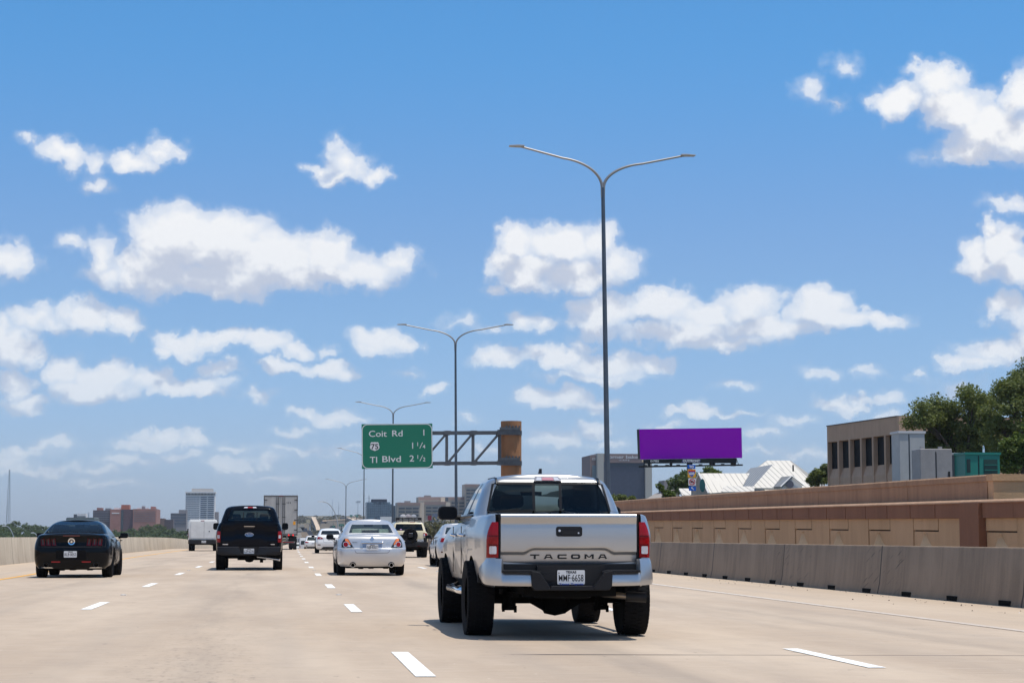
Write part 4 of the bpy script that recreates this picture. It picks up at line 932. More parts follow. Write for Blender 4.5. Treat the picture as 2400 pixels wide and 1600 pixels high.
# materials of the setting ---------------------------------------------------
def road_material():
    m = bpy.data.materials.new('road_concrete'); m.use_nodes = True; t = NT(m.node_tree); b = t.n['Principled BSDF']
    p = t.new('ShaderNodeTexCoord').outputs['Object']; x, y, z = t.xyz(p)
    x0 = t.math('SUBTRACT', x, t.math('MULTIPLY', t.math('MULTIPLY', y, y), 3.4e-5))
    big = t.noise(t.vmath('MULTIPLY', p, (.5, .09, 1)), 1.0, 5, .6); mid = t.noise(t.vmath('MULTIPLY', p, (1.2, .5, 1)), 2.2, 5, .6); fine = t.noise(p, 38, 5, .7)
    tine = t.noise(t.vmath('MULTIPLY', p, (1.2, 16, 1)), 1.6, 4, .65)
    speck = t.noise(t.vmath('MULTIPLY', p, (9, 3.2, 1)), 1.5, 4, .75)
    c = t.mix(t.smooth(big, .3, .7), (.395, .305, .225), (.51, .41, .31))
    c = t.mix(t.math('MULTIPLY', t.smooth(mid, .38, .75), .35), c, (.34, .27, .21))
    c = t.mix(t.smooth(tine, .40, .75, 0, .42), c, (.56, .47, .385)); c = t.mix(t.smooth(tine, .25, .42, .30, 0), c, (.33, .265, .21))
    c = t.mix(t.smooth(fine, .58, .80, 0, .40), c, (.26, .21, .17)); c = t.mix(t.smooth(fine, .22, .40, .30, 0), c, (.66, .58, .50))
    # oil-darkened strip in the middle of each lane, worn wheel tracks
    lane = t.math('PINGPONG', t.math('ADD', x0, 2.56+3.66*6), 1.83)
    oil = t.smooth(t.math('ABSOLUTE', t.math('SUBTRACT', lane, 1.83)), .0, .75, 1, 0)
    oiln = t.math('MULTIPLY', oil, t.smooth(t.noise(t.vmath('MULTIPLY', p, (.9, .06, 1)), 1.3, 4, .6), .36, .66))
    cz = t.mix(t.math('MULTIPLY', oiln, .42), c, (.22, .185, .155))
    # dirty patch of dark speckle in the camera lane
    r = t.math('MULTIPLY', t.smooth(t.math('ABSOLUTE', t.math('SUBTRACT', x0, -.62)), .1, .80, 1, 0), t.smooth(y, 11.5, 30, 1, 0))
    r = t.math('MULTIPLY', r, t.smooth(speck, .50, .68)); cz = t.mix(t.math('MULTIPLY', r, .45), cz, (.15, .12, .095))
    # shoulders: paler, dirtier
    sh = t.math('MAXIMUM', t.smooth(x0, 8.45, 8.6), t.smooth(x0, -6.4, -6.7)); cz = t.mix(t.math('MULTIPLY', sh, .5), cz, (.50, .395, .29))
    # transverse saw joint
    jn = t.math('MULTIPLY', t.smooth(t.math('SUBTRACT', t.math('ABSOLUTE', t.math('SUBTRACT', y, t.math('MULTIPLY_ADD', x0, -.02, 17.05))), t.smooth(x0, 4.2, 2.2, 0, .035)), .016, .036, 1, 0), t.smooth(x0, 1.9, 2.4))
    cz = t.mix(t.math('MULTIPLY', jn, .95), cz, (.05, .045, .04))
    # scattered spots, chips and drips, and fine transverse grooving
    s4 = t.noise(t.vmath('MULTIPLY', p, (3.2, 1.3, 1)), 1.7, 3, .55); cz = t.mix(t.smooth(s4, .70, .76, 0, .55), cz, (.16, .13, .11))
    s5 = t.noise(t.vmath('MULTIPLY', p, (14, 6, 1)), 1.0, 3, .6); cz = t.mix(t.smooth(s5, .66, .74, 0, .5), cz, (.19, .155, .13)); cz = t.mix(t.smooth(s5, .24, .33, .45, 0), cz, (.66, .58, .50))
    tr = t.math('MULTIPLY', t.smooth(t.math('ABSOLUTE', t.math('SUBTRACT', lane, 1.0)), .0, .45, 1, 0), t.smooth(t.noise(t.vmath('MULTIPLY', p, (.7, .05, 1)), 1.6, 4, .6), .35, .65)); cz = t.mix(t.math('MULTIPLY', tr, .22), cz, (.27, .235, .205))
    t.l.new(cz, b.inputs['Base Color']); b.inputs['Roughness'].default_value = .8; b.inputs['Specular IOR Level'].default_value = .35
    bn = t.new('ShaderNodeBump'); bn.inputs['Strength'].default_value = .35; bn.inputs['Distance'].default_value = .01
    t.l.new(t.math('ADD', fine, t.math('MULTIPLY', tine, .5)), bn.inputs['Height']); t.l.new(bn.outputs[0], b.inputs['Normal']); return m
def concrete(name, base, dark, light, streak=1.0, scuffs=0, joint=None, side=None):
    m = bpy.data.materials.new(name); m.use_nodes = True; t = NT(m.node_tree); b = t.n['Principled BSDF']
    p = t.new('ShaderNodeTexCoord').outputs['Object']; x, y, z = t.xyz(p)
    st = t.noise(t.vmath('MULTIPLY', p, (2.0, 2.0, .22)), 1.6, 6, .65); bl = t.noise(p, .55, 5, .6); fi = t.noise(p, 22, 5, .65)
    c = t.mix(t.smooth(st, .30, .70), dark, base); c = t.mix(t.smooth(bl, .38, .72, 0, .6), c, light)
    c = t.mix(t.smooth(fi, .55, .8, 0, .35), c, tuple(v*.55 for v in dark))
    if streak:
        s2 = t.noise(t.vmath('MULTIPLY', p, (3, 3, .35)), 1.3, 5, .7); c = t.mix(t.smooth(s2, .54, .78, 0, .38*streak), c, tuple(v*.5 for v in dark))
    if scuffs:
        q = t.vmath('MULTIPLY', p, (1, .55, 3.4)); q = t.vmath('ADD', q, t.comb(0, 0, t.math('MULTIPLY', y, 1.5)))
        s3 = t.noise(t.vmath('MULTIPLY', q, (1, 1.1, 3.2)), 2.6, 3, .6); msk = t.smooth(t.noise(p, .30, 2, .5), .52, .60)
        c = t.mix(t.math('MULTIPLY', t.smooth(s3, .62, .69), t.math('MULTIPLY', msk, .85)), c, (.03, .028, .026))
    if joint:
        per, w = joint; jm = t.math('ABSOLUTE', t.math('SUBTRACT', t.math('PINGPONG', y, per/2), 0)); c = t.mix(t.smooth(jm, w, w*2.2, .85, 0), c, (.03, .027, .025))
    t.l.new(c, b.inputs['Base Color']); b.inputs['Roughness'].default_value = .88
    bn = t.new('ShaderNodeBump'); bn.inputs['Strength'].default_value = .5; bn.inputs['Distance'].default_value = .02; t.l.new(fi, bn.inputs['Height']); t.l.new(bn.outputs[0], b.inputs['Normal']); return m
m_road = road_material()
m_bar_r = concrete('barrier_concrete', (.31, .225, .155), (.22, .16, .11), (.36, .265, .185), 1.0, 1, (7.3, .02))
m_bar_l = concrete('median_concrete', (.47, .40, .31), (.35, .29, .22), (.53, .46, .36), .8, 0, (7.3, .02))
m_wall = concrete('wall_tan', (.53, .33, .18), (.46, .285, .15), (.58, .365, .205), .3)
m_band = concrete('wall_rust', (.235, .10, .052), (.195, .082, .043), (.27, .12, .063), .2)
m_para = concrete('parapet_tan', (.36, .215, .125), (.25, .145, .085), (.42, .26, .155), 1.0)
m_earth = pmat('dry_ground', (.16, .13, .085), .95, vary=.3, vscale=.02, col2=(.085, .085, .045))
m_white_line = pmat('line_white', (.80, .80, .78), .7, vary=.12, vscale=9)
m_yellow_line = pmat('line_yellow', (.72, .38, .07), .7, vary=.1, vscale=6)
def faded_line():
    m = bpy.data.materials.new('line_worn'); m.use_nodes = True; t = NT(m.node_tree); b = t.n['Principled BSDF']; p = t.new('ShaderNodeTexCoord').outputs['Object']
    n = t.noise(t.vmath('MULTIPLY', p, (7, 2.2, 1)), 2.0, 5, .75); yv = t.xyz(p)[1]; t.l.new(t.mix(t.math('MULTIPLY', t.smooth(n, .42, .60, .80, .10), t.smooth(yv, 22, 48, .35, 1)), (.47, .385, .31), (.70, .68, .64)), b.inputs['Base Color']); b.inputs['Roughness'].default_value = .8; return m
m_worn = faded_line()
# ground sheet -----------------------------------------------------------------
xs = [-12000, -6000, -3000, -1500, -800, -400, -200, -100, -60, -40, -28, -22, -18, -14, -11.5, -10.4, -6, 0, 6, 12, 14.2, 14.80, 15.02, 18, 25, 40, 60, 100, 200, 400, 800, 1500, 3000, 6000, 12000]
ys = [-3000, -1000, -300, -60, 0, 39.2, 39.34, 60, 80, 110, 140, 160, 175, 190, 205, 220, 240, 260, 290, 330, 370, 420, 500, 600, 700, 800, 900, 1000, 1125, 1250, 1400, 1500, 1700, 1900, 2150, 2400, 3000, 5000, 9000, 20000]
mb = MB(); vs = [(x+xc(min(max(y, 0), 700)) if abs(x) < 100 else x, y, zter(x+xc(min(max(y, 0), 700)) if abs(x) < 100 else x, y)) for y in ys for x in xs]; nx = len(xs)
mb.add(vs, [(j*nx+i, j*nx+i+1, (j+1)*nx+i+1, (j+1)*nx+i) for j in range(len(ys)-1) for i in range(nx-1)])
tag(mb.build('ground', m_earth, smooth=30), kind='structure')
# road -------------------------------------------------------------------------
yy = [-300, -100, -40, 0]+[10*k for k in range(1, 66)]
rx = [-9.7, -6.3, -2.56, 0, 1.1, 4.76, 8.42, 12.0, 14.05]
mb = MB(); mb.add([(x+xc(y), y, zr(x+xc(y), y)) for y in yy for x in rx], [(j*9+i, j*9+i+1, (j+1)*9+i+1, (j+1)*9+i) for j in range(len(yy)-1) for i in range(8)])
tag(mb.build('road', m_road, smooth=30), kind='structure')
def strip(mb, X0, y0, y1, w, dz=.004, n=1, Xf=None):
    P = []
    for k in range(n+1):
        y = y0+(y1-y0)*k/n; X = (Xf(y) if Xf else X0)
        for s in (-1, 1): x = X+s*w/2+xc(y); P.append((x, y, zr(x, y)+dz))
    mb.add(P, [(2*k, 2*k+1, 2*k+3, 2*k+2) for k in range(n)])
for X, y0, n in ((1.10, 3.6, 17), (-2.56, 4.7, 17), (4.76, 4.2, 17)):
    for k in range(n):
        mb = MB(); strip(mb, X, y0+12.19*k-(1.52 if (X, k) != (4.76, 1) else 1.15), y0+12.19*k+1.52, .15, .005, 2)
        tag(mb.build('lane_marking', m_worn if False else m_white_line), kind='structure')
yel = lambda y: lerp_prof([(0, -6.35), (50, -6.35), (70, -6.6), (94, -6.9), (143, -7.1), (250, -7.3)], y)
mb = MB(); strip(mb, 0, -60, 250, .15, .005, 62, yel); tag(mb.build('yellow_edge_line', m_yellow_line), kind='structure')
mb = MB(); strip(mb, 8.42, -60, 250, .15, .005, 62); tag(mb.build('white_edge_line', m_worn), kind='structure')
# raised pavement markers
rp = None
m_btn = pmat('marker_ceramic', (.62, .60, .55), .4)
for X in (-2.56, 1.10, 4.76):
    for k in range(6):
        y = 9.85+24.38*k; x = X+xc(y)
        if rp is None:
            mb = MB(); mb.lathe([(.055, 0), (.05, .012), (.02, .019)], (0, 0, 0), 'z', 14); mb.box(-.05, .05, -.052, -.046, .0, .014); rp = mb.build('road_marker', m_btn, smooth=40); o = rp
        else: o = rp.copy(); COL.objects.link(o)
        o.location = (x, y, zr(x, y)); tag(o, 'small pale raised road stud on the lane line', 'road stud', 'raised pavement markers')
# barriers -----------------------------------------------------------------------
def barrier(name, Xf, hf, mat, label, side, y0=-80, y1=330, scup=False):
    """F-shape section swept along the road; side=-1: traffic face looks to -X"""
    mb = MB(); n = int((y1-y0)/5); ring_ = []
    for k in range(n+1):
        y = y0+(y1-y0)*k/n; X = Xf(y)+xc(y); h = hf(y); z = zr(X, y)-.02 if side < 0 else prof(y)-.02
        P = [(0, 0), (0, .05), (.04, .22), (.11, h+.02), (.12, h+.035), (.33, h+.035), (.34, h+.02), (.41, .22), (.45, .05), (.45, 0)]
        ring_.append([(X+(-side)*px*1.0, y, z+pz) for px, pz in P])
    m = len(ring_[0])
    for r in ring_: mb.v += r
    for k in range(n):
        for j in range(m): mb.f.append((k*m+j, k*m+(j+1) % m, (k+1)*m+(j+1) % m, (k+1)*m+j)); mb.m.append(0)
    mb.f += [tuple(range(m)), tuple(range(n*m, (n+1)*m))]; mb.m += [0, 0]
    root = thing(name, label, 'barrier'); mb.build('barrier_wall', mat, root, smooth=30)
    if scup:
        sm = pmat('drain_black', (.008, .007, .006), .95, spec=.1); prot = None
        for k in range(14):
            y = 29.9+2.44*k; X = Xf(y)+xc(y)
            if prot is None:
                s = MB(); s.box(-.006, .012, -.25, .25, .0, .085); prot = s.build('drain_slot', sm, root); o = prot
            else: o = prot.copy(); COL.objects.link(o)
            o.location = (X-.002, y, zr(X, y)-.0)
    return root
R_BAR = lambda y: 11.4
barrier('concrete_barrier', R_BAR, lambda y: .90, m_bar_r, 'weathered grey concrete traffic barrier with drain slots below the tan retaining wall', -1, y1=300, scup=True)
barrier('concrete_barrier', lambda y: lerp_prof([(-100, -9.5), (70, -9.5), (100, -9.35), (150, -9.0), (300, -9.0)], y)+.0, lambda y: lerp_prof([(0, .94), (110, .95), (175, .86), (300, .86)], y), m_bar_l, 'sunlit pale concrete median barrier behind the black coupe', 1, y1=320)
# retaining wall --------------------------------------------------------------------
WX = 14.1
zl = lambda y: 1.72+(y-38)*.0066
wall = thing('retaining_wall', 'tan panelled retaining wall with rust brown coping band above the right barrier', 'retaining wall', (WX, 40, -.1))
def W(p): return (p[0]-WX, p[1]-40, p[2]+.1)
mb = MB(); mb.add([W((WX+.06, -60, -.3)), W((WX+.5, -60, -.3)), W((WX+.5, 106, -.3)), W((WX+.06, 106, -.3)), W((WX+.06, -60, zl(-60)-.02)), W((WX+.5, -60, zl(-60)-.02)), W((WX+.5, 106, zl(106)-.02)), W((WX+.06, 106, zl(106)-.02))], [(0, 1, 2, 3), (4, 5, 6, 7), (0, 1, 5, 4), (1, 2, 6, 5), (2, 3, 7, 6), (3, 0, 4, 7)])
mb.build('wall_core', pmat('joint_shadow', (.05, .035, .025), .95), wall)
pw = 1.66; pan = MB(); band = MB(); k = 0; y = 40.0-.02
def slab(mbx, xa, xb, ya, yb, za0, za1, zb0, zb1):
    """box whose bottom/top follow the slope: z at ya = (za0, za1), at yb = (zb0, zb1)"""
    mbx.add([W(p) for p in [(xa, ya, za0), (xb, ya, za0), (xb, yb, zb0), (xa, yb, zb0), (xa, ya, za1), (xb, ya, za1), (xb, yb, zb1), (xa, yb, zb1)]], [(0, 3, 2, 1), (4, 5, 6, 7), (0, 1, 5, 4), (1, 2, 6, 5), (2, 3, 7, 6), (3, 0, 4, 7)])
motif = MB()
for k in range(-14, 40):
    ya, yb = 38.95+pw*k+.022, 38.95+pw*(k+1)-.022
    if k < 0: ya, yb = 37.8+pw*k+.008+pw-pw, 37.8+pw*(k+1)-.008
    t0 = lambda y: zl(y)-.36
    if k % 2 == 0: slab(pan, WX, WX+.12, ya, yb, -.3, t0(ya), -.3, t0(yb))
    else:
        slab(pan, WX, WX+.12, ya, yb, t0(ya)-.25, t0(ya), t0(yb)-.25, t0(yb)); slab(pan, WX+.015, WX+.12, ya, yb, -.3, t0(ya)-.28, -.3, t0(yb)-.28)
        # flame-shaped relief: curved flank rising to a point
        yc = (ya+yb)/2; top = t0(yc)-.31; P = []
        for side in (-1, 1):
            pts = [(yc+side*.72*(1-i/8)**1.7, .64+(top-.64)*i/8) for i in range(9)]
            for i in range(8):
                (y0_, z0_), (y1_, z1_) = pts[i], pts[i+1]; d0, d1 = .2*(1-.75*i/8), .2*(1-.75*(i+1)/8)
                a, b, c, d = (WX+.015, y0_, z0_), (WX+.015, y1_, z1_), (WX+.015-d1, yc, z1_), (WX+.015-d0, yc, z0_)
                motif.add([W(q) for q in (a, b, c, d)], [(0, 1, 2, 3)])
    slab(band, WX-.07, WX+.12, ya, yb, t0(ya)+.004, zl(ya)-.05, t0(yb)+.004, zl(yb)-.05)
pan.build('wall_panel', m_wall, wall); band.build('coping_band', m_band, wall); motif.build('wall_relief', concrete('relief_lit_tan', (.74, .48, .26), (.66, .42, .22), (.78, .52, .30), .1), wall, smooth=30)  # relief colour lightened to stand in for light on its flanks
def chamfer_bar(mbx, fn, xa, xb, ya, yb, zlo, zhi, c):
    P = lambda y: [(xa, y, zlo(y)), (xa, y, zhi(y)-c), (xa+c, y, zhi(y)), (xb-c, y, zhi(y)), (xb, y, zhi(y)-c), (xb, y, zlo(y))]
    mbx.add([fn(p) for p in P(ya)+P(yb)], [(i, (i+1) % 6, (i+1) % 6+6, i+6) for i in range(6)]+[(5, 4, 3, 2, 1, 0), (6, 7, 8, 9, 10, 11)])
m_edge = concrete('ledge_tan', (.52, .32, .20), (.42, .25, .15), (.56, .36, .23), .2)
mb = MB(); chamfer_bar(mb, W, WX-.10, WX+.60, -60, 106, lambda y: zl(y)-.055, lambda y: zl(y)+.01, .04); mb.build('ledge_cap', m_edge, wall)
mb = MB(); slab(mb, WX-.14, WX+.1, 37.82, 38.93, -.3, zl(37.8)-.05, -.3, zl(38.9)-.05); mb.build('pilaster', m_band, wall)
PX = 14.75; zp = lambda y: 2.28+(y-39.4)*.0055
par = thing('parapet_wall', 'upper tan concrete parapet wall running above the rust brown band', 'parapet wall', (PX, 60, 2))
def slab2(mbx, ya, yb, z0f, z1f, xa, xb):
    mbx.add([(p[0]-PX, p[1]-60, p[2]-2) for p in [(xa, ya, z0f(ya)), (xb, ya, z0f(ya)), (xb, yb, z0f(yb)), (xa, yb, z0f(yb)), (xa, ya, z1f(ya)), (xb, ya, z1f(ya)), (xb, yb, z1f(yb)), (xa, yb, z1f(yb))]], [(0, 3, 2, 1), (4, 5, 6, 7), (0, 1, 5, 4), (1, 2, 6, 5), (2, 3, 7, 6), (3, 0, 4, 7)])
low = MB(); cap = MB(); y = 39.4; n = 0
while y < 106:
    yb = y+(7.6 if n else 5.2); slab2(low, y+.012, yb-.012, lambda y: zl(y)-.02, lambda y: zp(y)-.14, PX, PX+.3); chamfer_bar(cap, lambda p: (p[0]-PX, p[1]-60, p[2]-2), PX-.025, PX+.325, y+.012, yb-.012, lambda q: zp(q)-.14, zp, .03); y = yb; n += 1
low.build('parapet_face', m_para, par); cap.build('parapet_cap', m_para, par)
low = MB(); low.box(PX-PX+.0, 7.5, -20.95, -20.65, -.3, .14); low.build('parapet_return', m_wall, par); cap = MB(); cap.box(-.025, 7.5, -20.98, -20.62, .14, .28); cap.build('parapet_cap', m_wall, par)  # return and its cap in a lighter tan, sunlight put into the colour
# gravel and litter along the barrier foot
rs = random.Random(5); mb = MB()
for k in range(210):
    y = rs.uniform(22, 75); x = R_BAR(y)-.05-abs(rs.gauss(0, .55)); s = rs.uniform(.005, .016)
    if rs.random() < .04: s *= 1.9
    M = Matrix.Translation((x+xc(y), y, zr(x, y)+s*.4)) @ Matrix.Rotation(rs.random()*6, 4, 'Z') @ Matrix.Rotation(rs.random(), 4, 'X')
    mb.add([(-s, -s*.7, -s*.5), (s, -s, -s*.5), (s*.6, s, -s*.5), (-s, s*.5, -s*.4), (0, 0, s*.8)], [(0, 1, 4), (1, 2, 4), (2, 3, 4), (3, 0, 4), (0, 3, 2, 1)], 1 if rs.random() < .05 else 0, M)
tag(mb.build('gravel', [pmat('gravel_dark', (.09, .07, .055), .9), pmat('litter_white', (.6, .6, .62), .7)]), kind='stuff')
mb = MB()
for k in range(40):
    a = rs.random()*6.28; r_ = rs.uniform(0, .25); x, y = -8.95+r_*math.cos(a)*1.2, 61.5+r_*math.sin(a)*1.6; s = rs.uniform(.02, .05)
    mb.add([(x-s, y-s, prof(y)), (x+s, y-s*.6, prof(y)), (x+s*.4, y+s, prof(y)), (x, y, prof(y)+s*1.3)], [(0, 1, 3), (1, 2, 3), (2, 0, 3), (0, 2, 1)])
tag(mb.build('rubble', pmat('rubble_brown', (.12, .05, .03), .9)), kind='stuff')
# ------------------------------------------------------------------ street lamps
m_pole = pmat('galvanised_pole', (.10, .12, .145), .45, .6, vary=.1, vscale=3); m_pole2 = pmat('galvanised_arm', (.30, .29, .28), .45, .6)
def lamp(u, D, v_join, v_tip, span, dia, label, lean=.0, arms=(-1, 1), vt2=None):
    """twin-arm street lamp; heights and reach measured off the photograph at distance D"""
    px = D/F_PX; xb, _, zj = at(u, v_join, D); z0 = zter(xb, D) if abs(xb-xc(D)) > 12 else zr(xb, D); z0 = min(z0, prof(D)+.1)
    root = thing('street_lamp', label, 'street lamp', (xb+lean*(zj-z0), D, z0), 0, 'twin-arm street lamps beside the barrier')
    H = zj-z0; p = MB(); p.tube([(0, 0, 0), (-lean*H, 0, H)], [dia*.60, dia*.36], 12); p.lathe([(dia*1.2, 0), (dia*1.2, .5), (dia*.7, .55)], (0, 0, 0), 'z', 12); p.build('pole', m_pole, root, smooth=40)
    rise = (v_join-v_tip)*px
    for s in arms:
        R_ = span/2; a = MB(); pts = [(-lean*H+s*.02, 0, H-.4)]
        rr = rise if s < 0 or vt2 is None else (v_join-vt2)*px
        for k in range(17):
            t = k/16; ang = t*math.radians(78); pts.append((-lean*H+s*(.03+R_*.42*(1-math.cos(ang))/(1-math.cos(math.radians(78)))), 0, H+rr*.72*math.sin(ang)/math.sin(math.radians(78))))
        pts.append((-lean*H+s*R_*.88, 0, H+rr*.985)); n = len(pts)
        a.tube(pts, [dia*.30-(dia*.11)*k/n for k in range(n)], 8); ao = a.build('arm', m_pole2, root, smooth=50)
        l = MB(); q = R_*.14; l.prism([(-q*.15, -.02), (-q*.12, .035), (q*.3, .045), (q*1.0, .015), (q*1.02, 0), (q*.9, -.02), (q*.1, -.03)], -.13, .13, 'y', 0, Matrix.Translation((-lean*H+s*R_*.86, 0, H+rr*.99)) @ Matrix.Scale(s, 4, (1, 0, 0)))
        l.build('lamp_head', pmat('lamp_grey', (.36, .36, .36), .5), ao, bevel=.01)
    return root
def lampset():
    y = 73.5
    lamp(1413, 73.5, 440, 343, 454*73.5/F_PX, .20, 'nearest twin-arm street lamp on a tall pole behind the silver pickup', .011, vt2=356)
    lamp(1067.5, 119, 806, 761, 276*119/F_PX, .17, 'second nearest twin-arm street lamp crossing the green sign truss', .007, vt2=758)
    lamp(921.5, 180, 972, 942, 178*180/F_PX, .16, 'third twin-arm street lamp rising behind the green road sign', .0)
    lamp(853.5, 240, 1078, 1050, 126*240/F_PX, .15, 'fourth twin-arm street lamp whose right arm is hidden by the sign', .0)
    lamp(811, 305, 1142, 1122, 98*305/F_PX, .15, 'farthest twin-arm street lamp left of the green sign', .0)
lampset()
def curved_lamp(u, v0, vtop, uL, D, label, r=.07, zb=None):
    px = D/F_PX; x, _, zt = at(u, vtop, D); z0 = zter(x, D) if zb is None else zb; w = (u-uL)*px
    root = thing('street_lamp', label, 'street lamp', (x, D, z0)); H = zt-z0; p = MB()
    pts = [(0, 0, 0), (0, 0, H*.45)]+[(-abs(w)*.8*(1-math.cos(math.radians(a)))*math.copysign(1, w), 0, H*.45+H*.55*math.sin(math.radians(a))) for a in range(10, 91, 10)]
    p.tube(pts, r, 6); p.build('pole', pmat('lamp_pole_pale', (.30, .34, .38), .5), root, smooth=40)
    h = MB(); xx = pts[-1][0]; s = -math.copysign(1, w); h.prism([(0, -.06), (0, .08), (abs(w)*.22, .06), (abs(w)*.25, -.05)], -.15, .15, 'y', 0, Matrix.Translation((xx, 0, H)) @ Matrix.Scale(s, 4, (1, 0, 0))); h.build('lamp_head', pmat('lamp_pale', (.72, .72, .72), .4), root)
curved_lamp(793, 1240, 1175, 748, 330, 'single curved-arm street lamp above the far white cars', .09)
curved_lamp(41, 1250, 1232, 8, 260, 'pale cobra-head lamp rising before the trees at the left edge', .06)
curved_lamp(98, 1265, 1248, 75, 260, 'lower pale cobra-head lamp before the trees behind the black coupe', .06)
# ------------------------------------------------------------------ overhead sign
def sign_structure():
    D = 140.0; px = D/F_PX; xcol, _, ztop = at(1198, 987, D); z0 = zter(xcol, D)
    root = thing('sign_gantry', 'rust tan round column with grey cantilever truss beside the green road sign', 'sign gantry', (xcol, D, z0)); H = ztop-z0; r = 24*px
    c = MB(); c.lathe([(r, 0), (r*1.02, H)], (0, 0, 0), 'z', 40); m_col = concrete('column_tan', (.33, .155, .07), (.27, .125, .058), (.37, .18, .085), .4); c.build('column', m_col, root, smooth=40)
    steel = pmat('truss_steel', (.11, .115, .125), .5, .5, vary=.15, vscale=4)
    zt = at(1100, 1013, D)[2]-z0; zb = at(1100, 1084, D)[2]-z0; xl = (900-1198)*px; xr = -r*.7; t = .012
    for (yo) in (-.62, .35):
        for z in (zt, zb):
            m = MB(); m.prism([(xl, z-.11+t*xl), (xr+r*1.6, z-.11+t*(xr+r*1.6)), (xr+r*1.6, z+.11+t*(xr+r*1.6)), (xl, z+.11+t*xl)], yo-.06, yo+.06); m.build('truss_chord', steel, root)
    xs_ = [(1040-1198)*px, (1044-1198-63)*px, (1106-1198)*px, (1167-1198)*px-.15]
    nodes = [(u-1198)*px for u in (920, 983, 1045, 1107, 1170)]
    for yo in (-.62, .35):
        for i, x in enumerate(nodes):
            m = MB(); m.box(x-.06, x+.06, yo-.05, yo+.05, zb+t*x, zt+t*x); m.build('truss_post', steel, root)
            if i: 
                a = nodes[i-1]+.08; m = MB(); m.tube([(a, yo, zb+t*a+.05), (x-.03, yo, zt+t*x-.05)], .07, 6); m.build('truss_diagonal', steel, root)
                MB().box(x-.22, x+.25, yo-.07, yo+.07, zt+t*x-.14, zt+t*x+.14).build('gusset', steel, root); MB().box(x-.10, x+.30, yo-.07, yo+.07, zb+t*x-.14, zb+t*x+.14).build('gusset', steel, root)
    for z in (zt, zb):
        m = MB(); m.box(-r-.35, r*.75, -r-.14, -r+.02, z-.2, z+.17); m.box(-r-.2, r*.72, -r-.18, -r-.10, z+.17, z+.34)
        for k in range(5): m.lathe([(.07, 0), (.07, .12)], (-r*.6+k*r*.32, -r-.12, z+.34), 'z', 8)
        for k in range(7): m.box(-r*.9+k*r*.25, -r*.9+k*r*.25+.06, -r-.17, -r-.14, z-.14, z+.08)
        m.lathe([(r+.05, -.18), (r+.05, .14)], (0, 0, z), 'z', 32); m.build('clamp_bracket', steel, root)
    # the sign itself hangs from the truss: a thing of its own
    sx, _, sz = at(931, 1045, D-.85); sg = thing('highway_sign', 'large green road sign listing distances, hung from the cantilever truss', 'road sign', (sx, D-.85, sz-1.6)); w, h = 165*px, 104*px; cz = 1.6
    M = Matrix.Rotation(math.radians(-.9), 4, 'Y')
    def fx(mb): mb.v = [tuple(Matrix.Translation((0, 0, cz)) @ M @ Vector((x, y, z-cz))) for x, y, z in mb.v]; return mb
    green = pmat('sign_green', (.0, .165, .095), .6); white = pmat('sign_white', (.70, .70, .70), .45)
    b = MB(); b.box(-w/2, w/2, 0, .05, cz-h/2, cz+h/2); fx(b).build('sign_panel', green, sg)
    o = MB(); r0 = .42; outer = rrect(-w/2+.01, w/2-.01, cz-h/2+.01, cz+h/2-.01, r0, 8); inner = rrect(-w/2+.065, w/2-.065, cz-h/2+.065, cz+h/2-.065, r0-.05, 8); n = len(outer)
    o.add([(p[0], -.004, p[1]) for p in outer]+[(p[0], -.004, p[1]) for p in inner]+[(p[0], .0, p[1]) for p in outer]+[(p[0], 0, p[1]) for p in inner], [(i, (i+1) % n, (i+1) % n+n, i+n) for i in range(n)]+[(i, i+2*n, (i+1) % n+2*n, (i+1) % n) for i in range(n)]); fx(o).build('border', white, sg)
    def X(u): return (u-250)/840*w-w/2
    def Zz(v): return cz+h/2-(v-180)/515*h
    t_ = MB(); hh = 70/515*h
    for s, u0, u1, v in (('Coit', 335, 548, 292), ('Rd', 612, 735, 290), ('TI', 345, 430, 592), ('Blvd', 492, 712, 585), ('2', 815, 868, 580)):
        text_mb(t_, s, (X(u0)+X(u1))/2, Zz(v), -.003, hh, (X(u1)-X(u0)), .002, .004)
    text_mb(t_, '1', X(988), Zz(283), -.003, hh, None, .002, .004); text_mb(t_, '1', X(853), Zz(433), -.003, hh, None, .002, .004)
    for (n_, d_, u0, v) in (('1', '4', 905, 433), ('1', '2', 905, 580)):
        text_mb(t_, n_, X(u0+8), Zz(v-16), -.003, hh*.62, None, .002, .004); text_mb(t_, d_, X(u0+83), Zz(v+12), -.003, hh*.62, None, .002, .004)
        t_.prism([(X(u0+28), Zz(v+32)), (X(u0+36), Zz(v+32)), (X(u0+70), Zz(v-35)), (X(u0+62), Zz(v-35))], -.006, -.003)
    fx(t_).build('lettering', white, sg)
    s = MB(); c0, c1 = X(403), Zz(440); a = 55/840*w; pts = []
    half = [(0, 1.0), (.45, .93), (.62, 1.02), (.92, .70), (.86, .42), (1.02, .0), (1.0, -.35), (.72, -.68), (.30, -.80), (0, -.98)]
    pts = [(c0+x*a, c1+z*a*.98) for x, z in half]+[(c0-x*a, c1+z*a*.98) for x, z in half[-2:0:-1]]
    s.prism(pts, -.008, -.003); sh = fx(s).build('route_shield', white, sg)
    s = MB(); text_mb(s, '75', c0, c1, -.008, hh*.84, a*1.55, .002, .010); fx(s).build('lettering', ink, sh)
sign_structure()
